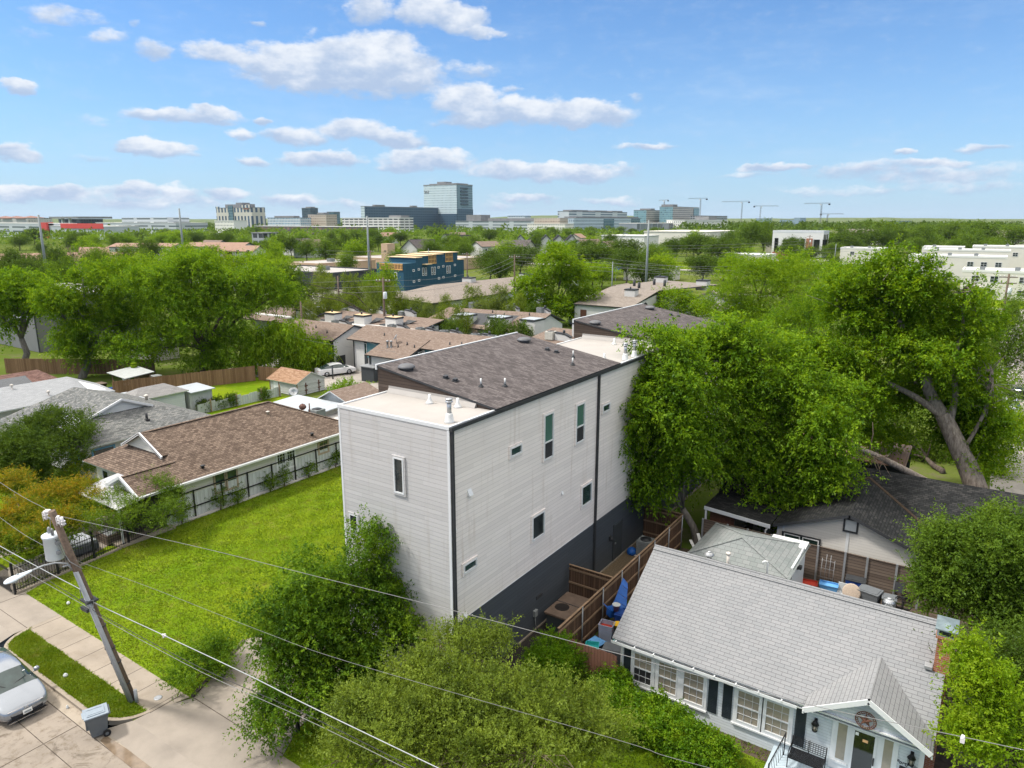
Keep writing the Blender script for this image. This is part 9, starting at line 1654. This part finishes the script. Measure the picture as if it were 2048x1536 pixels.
# weeds along the panel fence
rg = R_(40)
for k_, (y, w) in enumerate(((22.6, .5), (25.3, .8), (26.6, .4), (29.2, .6), (30.4, .7), (32.6, .5), (35.2, .6))):
    bush('weed_clump', ['ragged weeds climbing the pale panel fence beside its first post', 'wide ragged weed clump on the pale panel fence', 'thin weeds on the pale panel fence', 'upright weeds at the middle of the pale panel fence', 'bushy weed clump at the middle of the pale panel fence', 'low weeds toward the far end of the pale panel fence', 'weed clump at the far end of the pale panel fence'][k_], (-40.2, y, 0), [(-40.2, y, .45, .28, w, .45), (-40.25, y + .2, .9, .2, w * .6, .4)], 'leaf_mid', 41 + k_, 130, slen=.4, leaf=.09, cat='weeds', droop=.2, lift=.5)
for k_, (x, y, w) in enumerate(((-63.4, 39.2, .7), (-63.3, 40.6, .8), (-62.9, 41.8, .5), (-62.6, 45.6, .5))):
    bush('weed_clump', ['vine covered mound at the near end of the tin fence', 'tall vine mound beside the metal shed on the tin fence', 'small vine mound on the tin fence', 'weeds by the far end of the tin fence'][k_], (x, y, 0), [(x, y, .5, w, w * .8, .6)], 'leaf_oak', 51 + k_, 300, slen=.35, leaf=.1, cat='weeds', droop=.2, lift=.3)
# ---- distant trees: a few kinds, copied
def proto(name, mat, seed, h, r, sprays, per, leaf, shape, bark='bark'):
    rg = R_(seed); B = []
    k = {'round': 9, 'broad': 11, 'tall': 9, 'bush': 7}[shape]
    for i in range(k):
        a = 2 * math.pi * i * .618; q = rg.uniform(.15, .62)
        zz = {'round': rg.uniform(.42, .82), 'broad': rg.uniform(.5, .78), 'tall': rg.uniform(.35, .85), 'bush': rg.uniform(.3, .65)}[shape]
        rr = rg.uniform(.34, .50); B.append((r * q * math.cos(a), r * q * math.sin(a), h * zz, r * rr, r * rr, min(h * .20, r * rr)))
    B.append((0, 0, h * .80, r * .4, r * .4, h * .18)); B.append((0, 0, h * .55, r * .55, r * .55, h * .2))
    t = tree(name, 'x', 'tree', (0, 0, 0), B, mat, bark, rg, sprays, per, leaf * 4, leaf, .5, h * .022, 24, rk=2, droop=.25, lift=.2, shell=.6, gap=.25, up=.6); t['h'] = h; t['r'] = r; return t
PR = {'oak': proto('oak_tree', 'leaf_oak', 61, 10, 6, 1500, 8, .34, 'broad'), 'oak2': proto('oak_tree', 'leaf_oak', 62, 9, 5, 1300, 8, .34, 'round'), 'mid': proto('broad_tree', 'leaf_mid', 63, 10, 5.5, 1500, 8, .34, 'round'), 'mid2': proto('broad_tree', 'leaf_mid', 64, 11, 5, 1400, 8, .34, 'tall'), 'bright': proto('leafy_tree', 'leaf_pecan', 65, 10, 5, 1400, 8, .34, 'round'), 'bright2': proto('leafy_tree', 'leaf_bright', 66, 9, 5, 1300, 8, .34, 'broad'),
      'olive': proto('grove_tree', 'leaf_grey', 67, 7.5, 5, 2800, 10, .17, 'bush', 'twig_dry'), 'olive2': proto('grove_tree', 'leaf_olive', 68, 7.5, 5, 2800, 10, .17, 'bush', 'twig_dry'), 'shrub': proto('courtyard_shrub', 'leaf_oak', 69, 3.5, 1.8, 900, 9, .15, 'round')}
USED = set()
def plant(kind, x, y, h, r, rz, label, group):
    p = PR[kind]; s = (r / p['r'], r / p['r'], h / p['h']); hz = max(.62, min(1.7, h / p['h'])); sr = max(hz * .55, min(hz * 1.6, r / p['r']))
    if kind not in USED: USED.add(kind); o = p; o.location = (x, y, 0); o.rotation_euler = (0, 0, rz); o.scale = (sr, sr, hz)
    else: o = dup(p, (x, y, 0), rz, None, None, (sr, sr, hz))
    o['label'] = ' '.join(label.replace(' and beyond it', ' and beyond').split()[:16]); o['category'] = 'tree' if kind != 'shrub' else 'shrub'; o['group'] = group
EX = [('olive', -86.1, 71.7, 8.8, 2.4), ('olive', -96.2, 84.4, 9.1, 3.6), ('olive', -96.3, 90.3, 9.1, 4.2), ('olive', -89.3, 88.9, 8.2, 3.6), ('olive', -82.5, 87.2, 7.4, 3.4), ('olive', -75.8, 85.2, 6.8, 3.2), ('olive', -84.7, 79.2, 7.3, 3.3), ('olive', -72.0, 83.2, 6.5, 2.3), ('olive', -97.9, 100.1, 8.0, 3.5), ('olive', -79.8, 66.6, 7.9, 1.8), ('olive', -83.8, 74.3, 7.4, 3.2), ('olive', -76.7, 76.1, 6.9, 2.3), ('olive', -128.4, 111.4, 8.5, 3.6), ('olive2', -72.5, 88.0, 6.9, 2.8), ('olive2', -75.1, 98.7, 7.4, 3.9), ('olive2', -73.5, 104.8, 7.5, 4.1), ('olive2', -65.1, 98.4, 6.8, 2.5), ('olive2', -66.7, 79.8, 6.3, 2.2), ('olive2', -65.7, 88.2, 6.8, 3.5), ('olive2', -59.7, 87.6, 6.4, 2.6), ('olive2', -62.2, 78.3, 6.9, 2.1), ('bright', -104.4, 107.7, 9.8, 2.6), ('bright', -103.7, 102.8, 8.3, 2.1), ('bright', -182.1, 140.6, 11.2, 4.1), ('bright', -157.5, 123.2, 8.9, 4.2), ('bright', -172.5, 128.3, 10.3, 3.8), ('shrub', -53.4, 74.9, 6.0, 1.5), ('shrub', -52.1, 79.4, 5.1, 1.7), ('shrub', -56.5, 70.0, 6.7, 1.4), ('shrub', -58.7, 93.0, 6.5, 1.2), ('shrub', -50.3, 72.2, 6.1, 0.9), ('dark', -131.8, 182.4, 9.4, 7.1), ('dark', -132.3, 200.2, 9.7, 6.8), ('dark', -114.9, 163.7, 8.4, 6.3), ('dark', -108.0, 208.7, 11.0, 9.1), ('dark', -90.9, 194.8, 10.0, 6.8), ('dark', -76.7, 173.8, 8.4, 4.7), ('dark', -110.5, 311.0, 12.1, 12.8), ('dark', -93.1, 285.2, 11.2, 9.5), ('dark', -117.8, 297.5, 10.6, 6.8), ('dark', -70.3, 203.2, 8.4, 5.3), ('dark', -65.7, 162.2, 6.3, 2.5), ('dark', -71.1, 224.0, 6.4, 5.0), ('dark', -66.8, 323.2, 7.3, 7.0), ('dark', -78.0, 341.2, 7.6, 6.2), ('dark', -65.5, 394.6, 11.3, 12.7), ('dark', -63.5, 425.3, 13.4, 12.1), ('dark', -214.6, 82.7, 10.9, 4.9), ('dark', -238.3, 103.9, 10.0, 5.5), ('dark', -208.5, 84.6, 9.1, 4.8), ('dark', -178.1, 66.1, 8.0, 4.0), ('mid', -115.7, 403.7, 17.8, 8.9), ('mid', -110.9, 415.5, 18.6, 7.6), ('mid', -54.4, 466.8, 17.2, 16.6), ('mid', -37.7, 478.5, 15.8, 15.2), ('mid', -30.7, 599.2, 18.6, 19.0), ('mid', -96.8, 693.3, 22.0, 14.8), ('mid', -8.5, 519.9, 17.2, 14.7), ('mid', 5.0, 500.0, 15.9, 12.3), ('mid', -15.4, 419.7, 11.4, 10.4), ('mid', -37.5, 428.4, 9.8, 12.1), ('mid', -2.7, 400.0, 9.6, 11.3), ('mid', -212.4, 111.7, 11.4, 5.1), ('mid', -212.0, 101.4, 10.3, 5.0), ('mid', -201.3, 111.3, 10.2, 3.2), ('mid', -277.5, 196.5, 10.4, 7.2), ('mid', -240.0, 211.7, 10.2, 6.8), ('mid', -298.8, 234.7, 11.3, 8.0), ('mid', -214.6, 250.7, 9.8, 7.0), ('mid', -216.5, 275.0, 10.4, 7.4), ('mid', -177.1, 190.4, 8.2, 5.5), ('mid', -175.9, 163.2, 7.8, 4.2), ('mid', -1.9, 150.0, 4.8, 3.2), ('mid', 2.5, 140.0, 4.3, 2.0), ('mid', -118.6, 64.5, 12.0, 3.3), ('mid', -129.2, 76.1, 12.1, 3.2), ('mid', -125.6, 82.0, 11.8, 3.7), ('mid', -109.5, 79.0, 9.5, 2.9), ('mid', -102.6, 79.9, 8.4, 2.3), ('mid', -137.3, 60.4, 11.7, 3.2), ('mid', -139.6, 54.8, 9.7, 2.6), ('mid', -143.6, 70.5, 12.4, 3.4), ('mid', -124.5, 52.2, 9.3, 2.4)]
LM = [('the hospital tower', -901, 1136), ('the dark glass wing', -950, 1000), ('the beige hotel', -1090, 769), ('the white inn', -755, 519), ('the red banded store', -760, 357), ('the slim tan tower', -190, 197), ('the unfinished blue building', -136, 156), ('the bright maple', -65, 110), ('the sand roofed apartments', -55, 122), ('the white modern block', -86, 388), ('the pale beige warehouse', -175, 454), ('the plain white warehouse', -180, 390), ('the dark flat shop', -165, 140), ('the white gabled terrace', -215, 352), ('the grey frame pavilion', -340, 255), ('the twin salmon walk-ups', -270, 166), ('the cream walk-ups at right', -12, 262), ('the nearest cream walk-up', 3, 205), ('the long brown roofed building', -95, 640), ('the pale laboratory', -513, 1000), ('the parking garage', -735, 733), ('the low cream shop', -86, 290), ('the chimneyed apartment row', -75, 73), ('the massive dark tree', -79, 49), ('the transformer pole in the grove', -73, 75), ('the long hall on the left skyline', -950, 516), ('the brick terrace', -750, 633), ('the far right brown roof', 10, 610)]
def where(x, y):
    az0, d0 = math.degrees(math.atan2(x, y)), math.hypot(x, y); best = None
    for nm, lx, ly in LM:
        a1, d1 = math.degrees(math.atan2(lx, ly)), math.hypot(lx, ly); c = abs(a1 - az0) + 6 * abs(math.log(d1 / d0))
        if best is None or c < best[0]: best = (c, nm, az0 - a1, d0 / d1)
    c, nm, da, q = best; side = 'left' if da < 0 else 'right'
    if abs(da) < 1.2: return ('just in front of ' if q < 1 else 'just behind ') + nm
    return ('a little ' if abs(da) < 3 else 'well ' if abs(da) > 6 else '') + f'{side} of {nm}' + (' and nearer' if q < .8 else ' and beyond it' if q > 1.25 else '')
def size(h, r): return 'small' if h < 7.6 else 'tall' if h > 10.2 else 'wide' if r > 6.2 else 'medium'
rg = random.Random(77)
NM = {'olive': ('greyish green grove tree left of the sand roofed building', 'grove left of the sand roof'), 'olive2': ('olive green grove tree right of the sand roofed building', 'grove right of the sand roof'), 'bright': ('light green tree among darker ones beside the blue building', 'light trees near the blue building'), 'shrub': ('dark shrub standing in the apartment courtyard', 'courtyard shrubs'), 'dark': ('dark rounded oak in the middle distance', 'dark oaks in the middle distance'), 'mid': ('green broad tree in the middle distance', 'green trees in the middle distance')}
CN = {'olive': 'greyish green grove tree', 'olive2': 'olive green grove tree', 'bright': 'light green tree', 'shrub': 'dark courtyard shrub', 'dark': 'dark rounded oak', 'mid': 'green broad tree'}
for i, (kd, x, y, h, r) in enumerate(EX):
    kk = {'olive': 'olive' if i % 2 else 'olive2', 'olive2': 'olive2' if i % 3 else 'olive', 'bright': 'bright' if i % 2 else 'bright2', 'shrub': 'shrub', 'dark': 'oak' if i % 2 else 'oak2', 'mid': 'mid' if i % 2 else 'mid2'}[kd]
    plant(kk, x, y, h, r, rg.uniform(0, 6.28), f'{size(h, r)} {CN[kd]} {where(x, y)}', NM[kd][1])
def clear(x, y):
    for (x0, x1, y0, y1) in ((-175, -100, 100, 215), (-230, -168, 128, 240), (-104, -60, 330, 375), (-125, -88, 268, 312), (-64, 25, 195, 360), (-202, -150, 380, 520), (-300, -236, 88, 135), (-120, -70, 285, 306), (-345, -330, 240, 265), (-120, -66, 385, 405)):
        if x0 < x < x1 and y0 < y < y1: return False
    return True
n_ = 0; tries = 0
while n_ < 205 and tries < 6000:
    tries += 1; a = rg.uniform(-39, 39); D = 190 * (900 / 190) ** (rg.random() ** 1.15); x = math.sin(rad(a) - HEAD) * D; y = math.cos(rad(a) - HEAD) * D
    if not clear(x, y): continue
    if D < 300 and a > 12 and rg.random() < .5: continue
    kk = rg.choices(['oak', 'oak2', 'mid', 'mid2', 'bright', 'bright2'], [3, 3, 4, 3, 3, 1.4])[0]; h = rg.uniform(7, 11.5); r = rg.uniform(4.2, 7.0)
    if D > 520: r *= 1.6; h *= 1.05
    if a > 14 and D > 400: h *= 1.25
    zone = 'left of the dark glass wing' if a < -9 else 'in the centre under the hospital' if a < 7 else 'at the right of the tree belt'; dist = 'nearer' if D < 320 else 'far'
    cn = {'oak': 'dark', 'oak2': 'dark', 'mid': 'mid green', 'mid2': 'mid green', 'bright': 'fresh green', 'bright2': 'yellow green'}[kk]
    plant(kk, x, y, h, r, rg.uniform(0, 6.28), f'{size(h, r)} {cn} tree {where(x, y)}', f'{dist} {cn} trees {zone}'); n_ += 1
# the unbroken woods beyond, where no single crown can be told apart
def woods(name, label, mat, seed, a0, a1, d0, d1, k, h0, h1):
    rng = R_(seed); V = []
    B = []
    for i in range(k):
        a = rad(rng.uniform(a0, a1)); D = rng.uniform(d0, d1); x = math.sin(a - HEAD) * D; y = math.cos(a - HEAD) * D; h = rng.uniform(h0, h1); B.append((x, y, h * .55, rng.uniform(6, 11), rng.uniform(6, 11), h * .45))
    P, d, _ = blob_points(B, k * 42, rng, .75, .1); D_ = d + rng.normal(size=P.shape) * .7; V = leaf_quads(P, D_, 2.6 * (d1 / 1500) ** .5, .8, rng, .6)
    o = link(bpy.data.objects.new(name, leaf_mesh(name, V, mat))); o['kind'] = 'stuff'; tag(o, label, 'woods')
woods('woods', 'unbroken dark woods in front of the far skyline', 'leaf_mid', 81, -40, 40, 560, 900, 520, 7, 11); woods('woods', 'unbroken woods closing the horizon on the right', 'leaf_oak', 82, 13, 40, 600, 1700, 520, 10, 17); woods('woods', 'faint woods around the far halls on the horizon', 'leaf_oak', 83, -42, 14, 1000, 2600, 620, 7, 13)
# bare trees
def bare(label, x, y, h, seed):
    t = thing('bare_tree', label, 'tree', (x, y, 0)); m = MB(); rg = R_(seed)
    def grow(p, d, L, r, k):
        q = p + d * L; m.tube([p, p.lerp(q, .5) + Vector(rg.normal(size=3)) * L * .05, q], [r, r * .8, r * .6], 6, cap=False)
        if k:
            for i in range(3): grow(q, (d + Vector(rg.normal(size=3)) * .55 + Vector((0, 0, .1))).normalized(), L * .68, r * .55, k - 1)
    grow(Vector((x, y, 0)), Vector((.05, 0, 1)), h * .36, h * .028, 4); part(m, 'trunk', 'twig_dry', t)
bare('bare grey tree between the cream walk-ups at the left', -236, 108, 12, 91); bare('bare brown tree beside the dark flat roofed shop', -147, 127, 7, 92); bare('small bare tree in the apartment courtyard', -60.5, 77.5, 4.5, 93)
# ------------------------------------------------------------------ summer air
mh, n = newmat('haze'); pv = n.new('ShaderNodeVolumePrincipled'); pv.inputs['Color'].default_value = (.80, .88, 1.0, 1); pv.inputs['Density'].default_value = .00003; pv.inputs['Anisotropy'].default_value = .2
o_ = n.new('ShaderNodeOutputMaterial'); n.put(o_.inputs[1], pv.outputs[0])

m = MB(); m.box(-9100, 9100, -420, 9100, -1.2, 104); o = m.build('haze', 'haze'); o['kind'] = 'stuff'; o.visible_shadow = True
